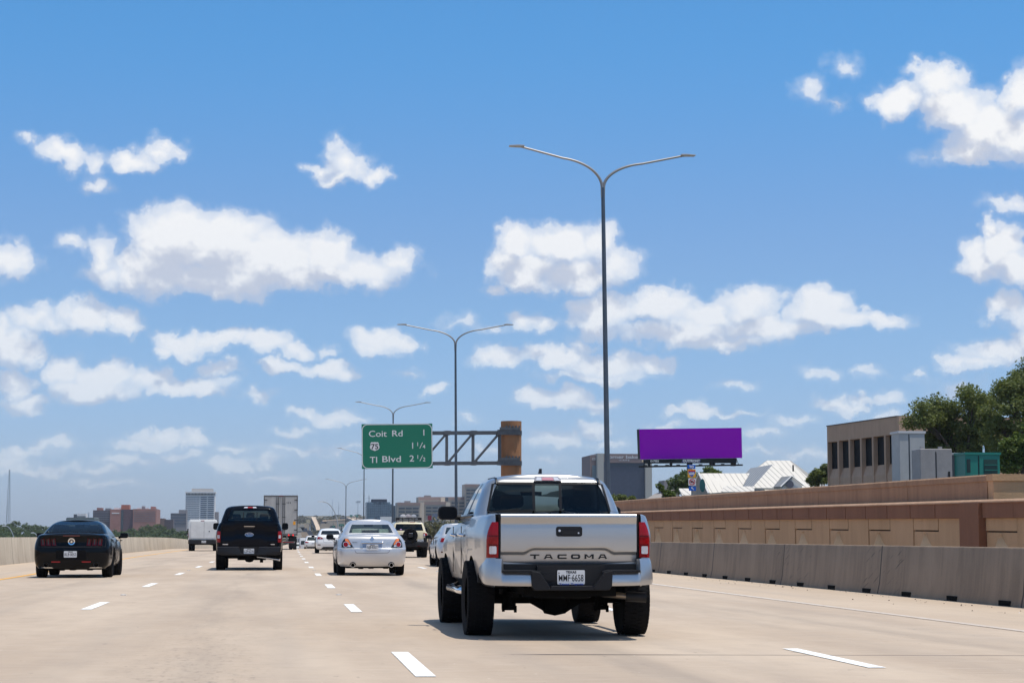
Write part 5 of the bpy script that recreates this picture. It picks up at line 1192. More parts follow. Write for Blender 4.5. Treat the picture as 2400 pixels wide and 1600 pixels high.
# ------------------------------------------------------------------ foliage
def leaf_mat(name, c1, c2):
    if name in MATS: return MATS[name]
    m = bpy.data.materials.new(name); m.use_nodes = True; t = NT(m.node_tree); b = t.n['Principled BSDF']
    g = t.new('ShaderNodeNewGeometry'); r = g.outputs['Random Per Island']; p = t.new('ShaderNodeTexCoord').outputs['Object']
    n = t.noise(p, .5, 3, .5); f = t.math('ADD', t.math('MULTIPLY', r, .6), t.math('MULTIPLY', n, .5))
    t.l.new(t.mix(f, c1, c2), b.inputs['Base Color']); b.inputs['Roughness'].default_value = .6; b.inputs['Specular IOR Level'].default_value = .3
    tr = t.new('ShaderNodeBsdfTranslucent'); t.l.new(t.mix(.5, c2, (.16, .20, .03)), tr.inputs[0]); mx = t.new('ShaderNodeMixShader'); mx.inputs[0].default_value = .30
    t.l.new(b.outputs[0], mx.inputs[1]); t.l.new(tr.outputs[0], mx.inputs[2]); t.l.new(mx.outputs[0], t.n['Material Output'].inputs[0]); MATS[name] = m; return m
oak = leaf_mat('oak_leaf', (.06, .085, .025), (.20, .23, .07)); light_leaf = leaf_mat('light_leaf', (.05, .08, .015), (.14, .19, .04)); far_leaf = leaf_mat('far_leaf', (.035, .060, .030), (.11, .15, .060))
bark = pmat('bark', (.07, .055, .045), .9, vary=.3, vscale=8)
def leaves(centres, radii, n, size, name, mat, parent=None, flat=.8, squash=.75):
    """leaf-sized quads scattered in and around many small clumps"""
    C = np.array(centres, float); Rr = np.array(radii, float); w = Rr**2; idx = RNG.choice(len(C), n, p=w/w.sum())
    d = RNG.normal(size=(n, 3)); d /= np.linalg.norm(d, axis=1)[:, None]; rad = RNG.random(n)**.42
    P = C[idx]+d*rad[:, None]*Rr[idx][:, None]*np.array([1, 1, squash])
    a = RNG.normal(size=(n, 3)); a[:, 2] *= .6; a /= np.linalg.norm(a, axis=1)[:, None]; b = np.cross(a, RNG.normal(size=(n, 3))); b /= np.linalg.norm(b, axis=1)[:, None]
    s = size*(.6+.8*RNG.random(n))[:, None]
    V = np.stack([P-a*s, P+b*s*.5, P+a*s, P-b*s*.5], 1).reshape(-1, 3)
    me = bpy.data.meshes.new(name); me.vertices.add(len(V)); me.vertices.foreach_set('co', V.ravel()); me.loops.add(4*n); me.polygons.add(n)
    me.loops.foreach_set('vertex_index', np.arange(4*n)); me.polygons.foreach_set('loop_start', np.arange(0, 4*n, 4)); me.polygons.foreach_set('loop_total', np.full(n, 4)); me.materials.append(mat); me.update(calc_edges=True)
    o = bpy.data.objects.new(name, me); COL.objects.link(o)
    if parent: o.parent = parent
    return o
def tree(label, x, y, z, H, lobes, n, size, mat, clump=.5, nclump=60, trunk=.25, name='tree', group=None, seed=1):
    """lobes: (dx, dy, dz, r) large masses of the crown; clumps are scattered over them"""
    rs = random.Random(seed); root = thing(name, label, 'tree', (x, y, z), 0, group); C = []; R_ = []
    tot = sum(l[3]**2 for l in lobes)
    for (dx, dy, dz, r) in lobes:
        for k in range(max(3, int(nclump*r*r/tot))):
            v = Vector((rs.gauss(0, 1), rs.gauss(0, 1), rs.gauss(0, 1))).normalized()*r*rs.uniform(.35, 1.03); c = clump*rs.uniform(.55, 1.25)
            C.append((dx+v.x, dy+v.y, dz+v.z*.85)); R_.append(c)
    leaves(C, R_, n, size, 'crown', mat, root)
    t = MB(); t.tube([(0, 0, -1), (0, 0, H*.22), (.1, 0, H*.40)], [trunk, trunk*.8, trunk*.6], 10)
    for (dx, dy, dz, r) in lobes:
        t.tube([(.05, 0, H*.30), (dx*.5, dy*.5, H*.3+(dz-H*.3)*.6), (dx, dy, dz)], [trunk*.45, trunk*.28, trunk*.08], 6)
    for k in range(0, len(C), 3):
        l = min(lobes, key=lambda q: (q[0]-C[k][0])**2+(q[2]-C[k][2])**2+(q[1]-C[k][1])**2); t.tube([(l[0]*.6, l[1]*.6, H*.3+(l[2]-H*.3)*.6), C[k]], [trunk*.12, trunk*.03], 4)
    t.build('trunk', bark, root, smooth=50); return root
def lobes_px(D, x0, z0, lst):
    """crown masses given as (u, v, radius in px, depth offset)"""
    out = []
    for (u, v, r, dy) in lst: p = at(u, v, D); out.append((p[0]-x0, dy, p[2]-z0, r*D/F_PX))
    return out
def big_trees():
    D = 112; x0 = at(2262, 1100, D)[0]; z0 = 2.0
    tree('large spreading live oak beside the brick office building', x0, D, z0, 8, lobes_px(D, x0, z0, [(2165, 972, 45, 0), (2215, 962, 56, 1), (2268, 940, 42, -1), (2250, 1000, 68, 1), (2300, 1018, 68, 0), (2200, 1038, 45, 1), (2325, 958, 56, 1), (2240, 1050, 50, 2), (2345, 1060, 55, 0)]), 38000, .085, oak, .60, 240, .28, seed=3)
    D = 104; x0 = at(2410, 1100, D)[0]
    tree('tall oak crown cut by the right edge of the frame', x0, D, z0, 9, lobes_px(D, x0, z0, [(2370, 915, 55, 0), (2410, 900, 62, 1), (2400, 980, 75, 0), (2460, 960, 80, 0), (2350, 985, 50, 1), (2390, 1060, 60, 1)]), 25000, .085, oak, .58, 150, .28, seed=8)
    D = 92; x0 = at(2395, 1100, D)[0]
    tree('lighter green lower tree in front of the oaks at the right edge', x0, D, z0, 5, lobes_px(D, x0, z0, [(2390, 1050, 42, 0), (2372, 1085, 32, 0), (2425, 1060, 50, 0), (2400, 1020, 30, 0)]), 7500, .10, light_leaf, .4, 60, .14, seed=9)
    D = 140; x0 = at(1920, 1110, D)[0]
    tree('small round dark tree between the white roofs and the brick building', x0, D, z0, 3.5, lobes_px(D, x0, z0, [(1915, 1115, 22, 0), (1930, 1103, 18, 0), (1937, 1120, 24, 0), (1905, 1125, 14, 0)]), 2600, .12, oak, .32, 40, .1, seed=4)
    D = 175; x0 = at(1600, 1140, D)[0]
    tree('feathery green tree behind the freeway shield signs', x0, D, 1.5, 6, lobes_px(D, x0, 1.5, [(1598, 1130, 26, 0), (1612, 1112, 18, 1), (1622, 1140, 24, 0), (1585, 1142, 16, 0), (1640, 1125, 20, 1)]), 2600, .16, leaf_mat('mid_leaf', (.03, .055, .015), (.10, .14, .04)), .5, 46, .12, seed=5)
    D = 190; x0 = at(1663, 1110, D)[0]
    tree('yellow green tree rising above the long white metal roof', x0, D, 1.5, 7, lobes_px(D, x0, 1.5, [(1663, 1108, 16, 0), (1648, 1118, 14, 0), (1678, 1116, 14, 0)]), 1500, .17, light_leaf, .5, 36, .12, seed=6)
    D = 130; x0 = at(1560, 1150, D)[0]
    tree('thin young tree standing just above the parapet wall', x0, D, 2, 2.5, lobes_px(D, x0, 2, [(1550, 1143, 9, 0), (1562, 1155, 12, 0), (1575, 1158, 10, 0), (1545, 1136, 4, 0)]), 700, .10, light_leaf, .22, 24, .06, seed=7)
    D = 150; x0 = at(1455, 1165, D)[0]
    tree('low rounded bush at the foot of the dark glass tower', x0, D, 2, 2, lobes_px(D, x0, 2, [(1442, 1170, 12, 0), (1460, 1167, 13, 0), (1478, 1172, 10, 0)]), 1100, .12, oak, .25, 24, .06, name='bush', seed=12)
big_trees()
def woodland():
    rs = random.Random(21); C = []; R_ = []
    def add(u, v, D, rpx):
        p = at(u, v, D); r = rpx*D/F_PX
        for k in range(7):
            d = Vector((rs.gauss(0, 1), rs.gauss(0, 1), rs.gauss(0, 1))).normalized()*r*rs.uniform(.4, .95); C.append((p[0]+d.x, p[1]+d.y, p[2]+d.z*.7)); R_.append(r*rs.uniform(.38, .6))
    top = [(-80, 1222), (0, 1224), (30, 1222), (70, 1226), (120, 1230), (160, 1228), (190, 1232), (230, 1235), (300, 1240), (340, 1233), (370, 1228), (400, 1236), (450, 1238), (520, 1240), (600, 1246), (660, 1252)]
    for row in range(7):
        D = 820-row*75
        for k in range(54):
            u = -80+k*13.5+rs.uniform(-6, 6); vt = lerp_prof(top, u)+row*8.5+rs.uniform(-4, 5); rp = rs.uniform(11, 17)*(1+row*.06)
            if u > 430: vt += 4
            add(u, vt+rp*.9, D+rs.uniform(-25, 25), rp)
    o = leaves(C, R_, 130000, .34, 'woodland', far_leaf); tag(o, kind='stuff')
    # brush on the embankment right of the cream off-roader
    C = []; R_ = []
    for k in range(70):
        D = rs.uniform(190, 420); u = rs.uniform(985, 1140); p = at(u, rs.uniform(1232, 1262), D); C.append(p); R_.append(rs.uniform(.6, 1.6))
    o = leaves(C, R_, 9000, .22, 'brush', leaf_mat('dry_leaf', (.07, .065, .04), (.16, .15, .10))); tag(o, kind='stuff')
woodland()
# ------------------------------------------------------------------ buildings
def frame(u0, u1, vtop, D, zbase, name, label, cat='building'):
    a = at(u0, vtop, D); b = at(u1, vtop, D); cx = (a[0]+b[0])/2
    r = thing(name, label, cat, (cx, D, zbase)); return r, (b[0]-a[0]), a[2]-zbase
win_dark = pmat('window_dark', (.03, .045, .06), .15, spec=.8)
def win_grid(root, x0, x1, z0, z1, nx, nz, fw, fh, y, mat=None, depth=.15, side=False, nm='window', cap=96):
    """every window a part sharing one mesh"""
    dx, dz = (x1-x0)/nx, (z1-z0)/nz; mb = MB(); w, h = dx*fw/2, dz*fh/2
    if side: mb.box(-depth/2, depth/2, -w, w, -h, h)
    else: mb.box(-w, w, -depth/2, depth/2, -h, h)
    first = None; n = 0; rest = MB()
    for j in range(nz):
        for i in range(nx):
            p = (y, x0+dx*(i+.5), z0+dz*(j+.5)) if side else (x0+dx*(i+.5), y, z0+dz*(j+.5))
            if n < cap:
                if first is None: first = mb.build(nm, mat or win_dark, root); o = first
                else: o = first.copy(); COL.objects.link(o)
                o.location = p
            else: rest.add([(v[0]+p[0], v[1]+p[1], v[2]+p[2]) for v in mb.v], mb.f)
            n += 1
    if rest.v: tag(rest.build(nm, mat or win_dark, root), kind='stuff')
brick_red = pmat('brick_red', (.36, .17, .135), .9, vary=.1, vscale=.2); brick_dk = pmat('brick_dark', (.12, .065, .075), .9); grey_blk = pmat('grey_block', (.25, .23, .235), .9)
white_con = pmat('white_concrete', (.78, .76, .74), .8, vary=.05, vscale=.2); tan_con = pmat('tan_concrete', (.40, .35, .30), .85); tan_band = pmat('tan_band', (.33, .24, .22), .85); rust_b = pmat('rust_block', (.42, .14, .08), .9)
def skyline():
    # red brick hospital
    D = 1250; px = D/F_PX; r, w, h = frame(221, 365, 1183, D, -4, 'brick_tower_block', 'large red brick building with rows of windows above the trees on the left'); u = lambda a: (a-293)*px; z = lambda v: at(293, v, D)[2]+4
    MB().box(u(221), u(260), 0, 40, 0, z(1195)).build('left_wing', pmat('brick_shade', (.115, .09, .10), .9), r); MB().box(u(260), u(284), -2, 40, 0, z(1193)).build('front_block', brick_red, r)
    MB().box(u(284), u(312), -1, 40, 0, z(1193)).build('stair_block', brick_dk, r); MB().box(u(312), u(365), -3, 40, 0, z(1192)).build('right_wing', brick_red, r)
    MB().box(u(284.5), u(290), -1.4, -1, z(1240), z(1195)).build('glass_strip', win_dark, r)
    for (a, b, va, m) in ((228, 239, 1189, brick_red), (283, 301, 1182, rust_b), (350, 360, 1186, brick_red)): MB().box(u(a), u(b), 5, 18, z(1195), z(va)).build('roof_block', m, r)
    for (a, b, va, m) in ((246, 258, 1190, grey_blk), (266, 281, 1189, white_con), (329, 336, 1185, grey_blk), (318, 327, 1189, white_con), (338, 344, 1189, white_con), (284, 300, 1188, white_con)): MB().box(u(a), u(b), 8, 14, z(1195), z(va)).build('roof_plant', m, r)
    MB().box(u(264), u(281), -2.12, -2.0, z(1203.2), z(1200.8)).build('name_band', white_con, r)
    win_grid(r, u(314), u(363), z(1222), z(1196), 16, 6, .55, .40, -3, grey_blk, .3); win_grid(r, u(222), u(259), z(1222), z(1197), 9, 6, .85, .22, 0, pmat('pale_sill', (.28, .27, .29), .7), .3)
    # long low dark building and white block left of it
    D = 1200; px = D/F_PX; r, w, h = frame(155, 222, 1212, D, -4, 'low_building', 'long low grey green building left of the large brick building'); MB().prism([(-w/2, 0), (w/2, 0), (w/2, h-.3), (w/2-.5, h), (-w/2+.6, h), (-w/2, h-.6)], 0, 30).build('wall', pmat('dark_green_grey', (.10, .13, .13), .8), r)
    r, w, h = frame(181, 201, 1203, 1290, -4, 'white_block_building', 'small white block on the skyline left of the large brick building'); MB().box(-w/2, w/2, 0, 12, 0, h).build('wall', white_con, r); MB().box(-w/2-2.2, -w/2-.4, 0, 3, h-4, h-.4).build('roof_tank', pmat('tank_dark', (.04, .05, .06), .7), r); MB().box(-w/2, w/2, -.2, 0, h-2.2, h-1.6).build('window', win_dark, r)
    # white office tower
    D = 1400; px = D/F_PX; r, w, h = frame(435, 504, 1150, D, -4, 'office_tower', 'tall white office tower with horizontal window bands'); u = lambda a: (a-469.5)*px; z = lambda v: at(469, v, D)[2]+4
    MB().box(u(436), u(503), 0, 22, 0, z(1155)).build('wall', white_con, r); MB().box(u(435), u(504.5), -.6, 22.6, z(1155), z(1151.5)).build('parapet', white_con, r)
    MB().box(u(449), u(498), 4, 18, z(1151), z(1144)).build('penthouse', pmat('penthouse_tan', (.42, .40, .38), .8), r)
    win_grid(r, u(437), u(468), z(1218), z(1162), 9, 13, .8, .42, -.05, pmat('window_blue', (.26, .28, .31), .5), .3, cap=96); win_grid(r, u(469.5), u(502), z(1218), z(1162), 2, 12, .86, .48, -.05, pmat('window_blue2', (.10, .125, .16), .3), .5)
    win_grid(r, u(437), u(503), z(1160), z(1154.5), 20, 1, .55, .8, -.5, win_dark, .4)
    MB().box(u(503), u(511), 2, 20, 0, z(1199)).build('annex', grey_blk, r)
    D = 1350; px = D/F_PX; r, w, h = frame(400, 437, 1202, D, -4, 'grey_office_building', 'low grey office building beside the white tower'); MB().box(-w/2, w/2, 0, 20, 0, h).build('wall', grey_blk, r); MB().box(0, w/2, 2, 18, h, h+2.3).build('roof_block', grey_blk, r)
    win_grid(r, -w/2, w/2, h-8, h, 1, 4, .97, .40, -.1, pmat('window_slate', (.12, .13, .16), .4), .3); win_grid(r, -w/2, w/2, h-1.4, h, 14, 1, .5, .8, -.12, win_dark, .3)
    r, w, h = frame(368, 398, 1214, 1300, -4, 'brown_building', 'small brown building between the large brick building and the grey office'); MB().box(-w/2, w/2-3.5, 0, 20, 0, h).build('wall', pmat('brown_wall', (.20, .13, .11), .9), r); MB().box(w/2-3.5, w/2+2, 1, 20, 0, h-.8).build('annex', pmat('brown_wall_dark', (.09, .07, .08), .9), r)
    # radio tower
    D = 2200; x, _, zt = at(22.5, 1100, D); r = thing('radio_tower', 'slender lattice radio tower on the left skyline', 'radio tower', (x, D, 16)); H = zt-16; m = MB(); wv = [(2.4, 0), (1.2, H)]
    for (sx, sy) in ((-1, -.6), (1, -.6), (0, 1)): m.tube([(sx*2.2, sy*2.2, 0), (sx*.5, sy*.5, H)], .18, 4)
    n = 26
    for k in range(n):
        z0, z1 = H*k/n, H*(k+1)/n; a0, a1 = 2.2-1.7*k/n, 2.2-1.7*(k+1)/n
        m.tube([(-a0, -a0*.6, z0), (a1, -a1*.6, z1)], .11, 4); m.tube([(-a1, -a1*.6, z1), (a1, -a1*.6, z1)], .11, 4); m.tube([(a0, -a0*.6, z0), (0, a1, z1)], .10, 4)
    m.build('mast', pmat('mast_grey', (.20, .25, .30), .7), r)
    for (u_, vt, D_, lb) in ((18, 1150, 2300, 'thin shorter mast just left of the radio tower'), (779, 1168, 2200, 'thin pale mast above the brown hill'), (794, 1175, 2200, 'thin pale mast right of the first hill mast'), (839, 1172, 2000, 'mast with a wider head beside the blue glass building'), (865, 1160, 1000, 'slim mast on the roof line of the blue glass building'), (208, 1199, 1300, 'short thin mast left of the large brick building')):
        x, _, zt = at(u_, vt, D_); m = MB(); m.tube([(0, 0, 0), (0, 0, zt-10)], [.35, .16], 5)
        for q in range(6): m.box(-.5, .5, -.1, .1, (zt-10)*(.3+.11*q), (zt-10)*(.3+.11*q)+.25)
        if u_ == 839: m.box(-2.4, 2.4, -.4, .4, zt-12.5, zt-11.6); m.box(-1.4, 2.8, -.4, .4, zt-11.3, zt-10.6)
        tag(m.build('radio_mast', pmat('mast_pale', (.33, .38, .43), .7), loc=(x, D_, 10)), lb, 'mast')
    # blue glass building
    D = 900; px = D/F_PX; r, w, h = frame(859, 914, 1176, D, -3, 'glass_office_building', 'blue grey glass office building with dark roof plant behind the sedan'); u = lambda a: (a-886)*px; z = lambda v: at(886, v, D)[2]+3
    gm = bpy.data.materials.new('curtain_wall'); gm.use_nodes = True; t = NT(gm.node_tree); b = t.n['Principled BSDF']; p = t.new('ShaderNodeTexCoord').outputs['Object']; n = t.noise(t.vmath('MULTIPLY', p, (.45, 1, .35)), 1.0, 5, .6); zz = t.xyz(p)[2]
    t.l.new(t.mix(t.smooth(n, .38, .62), (.065, .085, .115), (.20, .27, .33)), b.inputs['Base Color']); b.inputs['Roughness'].default_value = .25; b.inputs['Metallic'].default_value = .3
    MB().box(u(859), u(914), 0, 14, 0, z(1176)).build('wall', gm, r); MB().box(u(872), u(907), 2, 12, z(1176), z(1169)).build('roof_block', pmat('plant_dark', (.035, .04, .06), .8), r); MB().box(u(908), u(919), 3, 14, 0, z(1180)).build('annex', gm, r)
    MB().box(u(923), u(927), 4, 12, 0, z(1184)).build('annex', pmat('annex_dark', (.05, .08, .11), .6), r); MB().box(u(925), u(932), 6, 14, 0, z(1195)).build('annex', pmat('annex_pale', (.25, .36, .42), .4), r)
    win_grid(r, u(859), u(914), z(1212), z(1177), 12, 9, .92, .86, -.06, gm, .1)
    r, w, h = frame(892, 920, 1210, 880, -3, 'low_white_building', 'low white building below the blue glass building'); MB().box(-w/2, w/2, 0, 5, 0, h).build('wall', white_con, r)
    # tan stepped office complex
    D = 800; px = D/F_PX; r, w, h = frame(931, 1090, 1161, D, -3, 'stepped_office_complex', 'long tan office complex with stepped roof and window rows'); u = lambda a: (a-1010)*px; z = lambda v: at(1010, v, D)[2]+3
    wd = pmat('complex_window', (.07, .09, .12), .3)
    for (a, b_, vt, y, nx_, nr) in ((931, 984, 1177, 0, 3, 3), (984, 1100, 1163, 8, 6, 4), (995, 1045, 1175, 1.5, 3, 3), (1092, 1130, 1133, 4, 3, 5)):
        MB().box(u(a), u(b_), y, y+14, 0, z(vt)).build('wall', tan_con, r)
        MB().box(u(a)-.1, u(b_)+.1, y-.15, y, z(vt+7), z(vt)).build('cornice_band', tan_band, r); MB().box(u(a), u(b_), y-.05, y, z(vt+8.2), z(vt+7.2)).build('band_line', pmat('pale_band', (.5, .43, .38), .8), r)
        win_grid(r, u(a)+.4, u(b_)-.4, z(vt+10+8*nr), z(vt+10), nx_, nr, .86, .42, y-.1, wd, .25)
    for (a, vt) in ((984, 1175), (1036, 1163), (1045, 1175)): MB().box(u(a), u(a+10), .6 if vt == 1175 else 7.4, 8, 0, z(vt)-.2).build('pale_bay', pmat('pale_bay', (.62, .52, .42), .8), r)
    MB().box(u(1047), u(1054), 7.8, 8, z(1173), z(1164)).build('glass_bay', wd, r); MB().box(u(950), u(963), 4, 8, z(1177), z(1173)).build('roof_plant', grey_blk, r); MB().box(u(999), u(1014), 10, 14, z(1163), z(1159)).build('roof_plant', grey_blk, r)
    # dark tower with sign
    D = 780; px = D/F_PX; r, w, h = frame(1383, 1531, 1063, D, -2, 'dark_glass_tower', 'dark blue glass office tower with pale corner piers behind the billboard'); u = lambda a: (a-1457)*px; z = lambda v: at(1457, v, D)[2]+2
    pier = pmat('pale_pier', (.42, .40, .36), .8); bt = pmat('brown_top', (.23, .165, .155), .8); dg_ = pmat('tower_glass', (.045, .055, .09), .35, vary=.12, vscale=.6)
    MB().box(u(1424), u(1512), 0, 24, 0, z(1084)).build('glass_front', dg_, r); MB().box(u(1424), u(1512), -.4, 24, z(1084), z(1063)).build('top_band', bt, r); MB().box(u(1424), u(1512), -.15, 0, z(1093), z(1084)).build('soffit_band', pmat('soffit_dark', (.03, .045, .07), .5), r)
    MB().box(u(1397), u(1412), -1.5, 20, 0, z(1062.5)).build('pier', pier, r); MB().box(u(1412), u(1424), 0, 24, 0, z(1064)).build('recess', dg_, r); MB().box(u(1512), u(1528), -1.5, 24, 0, z(1083)).build('pier', pier, r)
    MB().box(u(1383), u(1397), 2, 24, 0, z(1066)).build('side_bay', bt, r); MB().box(u(1388), u(1397), 1.8, 2, 0, z(1090)).build('side_glass', pmat('side_glass', (.16, .22, .26), .3), r); MB().box(u(1412), u(1424), -.3, 0, z(1082), z(1063)).build('top_band', bt, r)
    sg_ = pmat('sign_letter_white', (.6, .6, .62), .6); t_ = MB(); text_mb(t_, 'corner bakery', u(1464), z(1071.5), -.45, 1.25, (1508-1417)*px, .05, .03); text_mb(t_, 'C A F E', u(1463), z(1078), -.45, .55, 24*px, .05, .02); t_.build('lettering', sg_, r)
    t_ = MB(); text_mb(t_, 'co', u(1392), z(1075), 1.9, 1.3, 9*px, .05, .03); t_.build('lettering', sg_, r); MB().box(u(1505), u(1508), -.6, -.4, z(1082), z(1077)).build('lit_plate', pmat('lit_plate', (.75, .55, .3), .6), r)
    for k in range(10): MB().box(u(1440+k*7), u(1440.3+k*7), -.03, 0, 0, z(1093)).build('mullion', pmat('mullion', (.03, .035, .06), .4), r)
skyline()
def near_right():
    # brick office building
    br = concrete('office_brick', (.55, .36, .245), (.48, .31, .21), (.60, .39, .27), .15)
    a = at(1938, 1000, 132); b = at(2102, 975, 120.5); A = Vector((a[0], a[1], 0)); B = Vector((b[0], b[1], 0)); d = (B-A).normalized(); nrm = Vector((d.y, -d.x, 0)); Ln = (B-A).length; zt = (a[2]+b[2])/2
    ang = math.atan2(d.y, d.x); r = thing('brick_office_building', 'brown brick office building with deep slot windows behind the parapet', 'building', (a[0], a[1], 1.8), ang); H = zt-1.8
    # local x along the road-facing wall, local -y faces the road
    MB().box(.0, Ln, .30, 10, 0, H-1.11).build('rear_wall', br, r); MB().box(0, Ln, 0, 10, H-1.10, H).build('roof_block', br, r); MB().box(-.04, Ln+.04, -.04, 10, H, H+.06).build('roof_edge', pmat('roof_edge', (.05, .045, .045), .6), r)
    n = 6; s = Ln/n; bays = [k*s for k in range(n+1)]
    for k in range(n+1):
        x0 = max(0, k*s-.13); MB().box(x0, min(Ln, k*s+.13), 0, .34, 0, H-1.10).build('brick_fin', br, r)
    MB().box(.13, Ln-.13, .06, .30, 0, 3.15).build('sill_wall', br, r)
    for k in range(n):
        x0, x1 = k*s+.13, (k+1)*s-.13
        MB().prism([(.06, 3.15), (.299, 3.15), (.299, 3.85)], x0, x1, 'x').build('sloped_sill', br, r); MB().box(x0+.02, x1-.02, .285, .31, 3.8, H-1.13).build('window', pmat('slot_window', (.008, .009, .011), .6, spec=.15), r)
    MB().box(Ln, Ln+.35, -.02, 12, 0, H).build('end_wall', br, r)
    # cabinets on the raised road edge
    D = 62; px = D/F_PX; cab = pmat('cabinet_grey', (.42, .42, .41), .5, vary=.06, vscale=3); cab2 = pmat('cabinet_tan_grey', (.30, .28, .27), .5, vary=.08, vscale=3)
    def box_cab(u0, u1, vt, D, label, mat, depth, rz=0, split=None, cap=None, base=2.0, extra=None):
        a = at(u0, vt, D); b = at(u1, vt, D); w = b[0]-a[0]; h = a[2]-base; r = thing('utility_cabinet', label, 'utility cabinet', (a[0], D, base), rz, None)
        MB().box(0, w, 0, depth, 0, h).build('housing', mat, r, bevel=.02)
        if cap: MB().box(-.03, w+.03, -.03, depth+.03, h-.05, h+.02).build('lid', cap, r)
        if split:
            MB().box(w*split-.012, w*split+.012, -.006, 0, .05, h-.08).build('door_gap', rubber, r)
            MB().box(w*split+.03, w*.97, -.012, 0, .1, h-.12).build('door', mat, r); MB().prism(rrect(w*.86, w*.92, h*.45, h*.58, .01), -.03, -.012).build('door_handle', rubber, r)
        return r, w, h
    box_cab(2107, 2167, 1011, 60, 'tall pale grey utility cabinet against the end of the brick building', cab, .8, 0, .38, pmat('lid_white', (.6, .6, .6), .5))
    r, w, h = box_cab(2156, 2231, 1051, 57, 'brown grey utility cabinet in front of the tall pale one', cab2, .8, 0, .49, None)
    for x in (w*.18, w*.75): MB().box(x-.05, x+.05, .3, .4, h, h+.08).build('vent', cab2, r)
    box_cab(2230, 2263, 1062, 61, 'low dark grey cabinet left of the green generator', pmat('cabinet_dark', (.20, .19, .20), .5), .7, 0, .5, cab)
    gg = pmat('generator_green', (.012, .20, .155), .45); r, w, h = box_cab(2262, 2343, 1061, 60, 'bright green generator enclosure with louvred end', gg, 1.2, 0, .38, gg); r['category'] = 'generator'; r.name = 'generator'
    MB().box(w*.53, w*.92, -.03, -.014, .06, h-.20).build('louvre_panel', pmat('louvre_dark', (.01, .05, .04), .5), r)
    lv = MB()
    for k in range(8): lv.box(w*.54, w*.91, -.045, -.03, .08+k*(h-.3)/8, .10+k*(h-.3)/8)
    lv.build('louvre', gg, r); MB().box(w*.04, w*.14, -.02, 0, h*.62, h*.88).build('vent', pmat('vent_dark', (.01, .03, .03), .6), r); e = MB(); e.tube([(w*.7, .5, h), (w*.7, .5, h+.15), (w*.68, .5, h+.26)], .035, 8); e.build('exhaust_stack', chrome, r)
    MB().box(w*.18, w*.22, -.01, 0, h*.35, h*.5).build('latch', rubber, r)
    # house with white metal roofs
    wm = bpy.data.materials.new('white_metal_roof'); wm.use_nodes = True; t = NT(wm.node_tree); bs = t.n['Principled BSDF']; bs.inputs['Base Color'].default_value = (.64, .60, .53, 1); bs.inputs['Roughness'].default_value = .5
    slate = pmat('standing_seam', (.36, .35, .33), .5); stone = pmat('stone_wall', (.36, .31, .26), .9, vary=.2, vscale=2)
    D0 = 160.0; r = thing('metal_roof_house', 'large house with white standing seam metal roofs above the parapet', 'house', (at(1740, 1150, D0)[0], D0, 1.8)); ox = r.location.x
    def P(u, v, D): p = at(u, v, D); return Vector((p[0]-ox, p[1]-D0, p[2]-1.8))
    def roof_face(name, pts, seams, seam_dir, mat=wm):
        """flat pitched face with raised seams running along seam_dir (pair of points)"""
        mb = MB(); n = (pts[1]-pts[0]).cross(pts[2]-pts[0]).normalized(); n = n if n.z > 0 else -n
        k = len(pts); mb.add([p for p in pts]+[p-n*.12 for p in pts], [tuple(range(k)), tuple(range(2*k-1, k-1, -1))]+[(i, (i+1) % k, (i+1) % k+k, i+k) for i in range(k)]); f = mb.build(name, mat, r)
        d = (seam_dir[1]-seam_dir[0]).normalized(); q = d.cross(n).normalized(); ts = [q.dot(p) for p in pts]; lo, hi = min(ts), max(ts); sm = MB(); s = lo+.3
        while s < hi-.1:
            hits = []
            for i in range(k):
                a_, b_ = pts[i], pts[(i+1) % k]; ta, tb = q.dot(a_), q.dot(b_)
                if (ta-s)*(tb-s) < 0: hits.append(a_+(b_-a_)*((s-ta)/(tb-ta)))
            if len(hits) >= 2: sm.tube([hits[0]+n*.01, hits[1]+n*.01], .018, 4)
            s += .46
        if sm.v: sm.build('roof_seam', slate, f)
    # rear main hip
    Dm = 172; R1, R2 = P(1798, 1078.5, Dm), P(1852, 1078.5, Dm); E1, E2 = P(1700, 1150, Dm-9), P(1925, 1150, Dm-9); B1, B2 = P(1700, 1150, Dm+9), P(1950, 1150, Dm+9)
    roof_face('roof', [R1, R2, E2, E1], 0, (R1, E1+(R1-E1)*0+Vector(((R1-E1).x, 0, 0))) if 0 else (Vector((0, 0, 0)), (E1-R1)-Vector(((E1-R1).x, 0, 0))))
    roof_face('roof', [R2, B2, E2], 0, (Vector((0, 0, 0)), ((E2+B2)/2-R2)-Vector((0, ((E2+B2)/2-R2).y, 0)))); roof_face('roof', [R1, B1, E1], 0, (Vector((0, 0, 0)), ((E1+B1)/2-R1)-Vector((0, ((E1+B1)/2-R1).y, 0))))
    # front hip running towards the road, its left side white metal too, shade painted in as grey
    Df = 158; A1 = P(1811, 1088, Df+4); A2 = P(1752, 1093, Df+12); fl, frt = P(1762, 1143, Df-4), P(1912, 1143, Df-4)
    roof_face('roof', [A1, frt, fl], 0, (Vector((0, 0, 0)), Vector((0, (fl-A1).y, (fl-A1).z))))
    gl_ = P(1728, 1137, Df+8); A2 = A1+Vector((.3, 9, 0)); gl_ = fl+Vector((.3, 9, 0)); roof_face('side_roof', [A1, fl, gl_, A2], 0, (A1, fl+(Vector((0, 0, 0)))), pmat('roof_shaded_side', (.20, .215, .235), .55))
    # left wing with gable end and round vent
    Dl = 152; g1, g2 = P(1641, 1108.5, Dl+3), P(1757, 1108.5, Dl+3); e1, e2 = P(1664, 1155, Dl-1), P(1734, 1150, Dl-1); k1 = P(1622, 1152, Dl+7)
    e2b = P(1760, 1150, Dl-1)
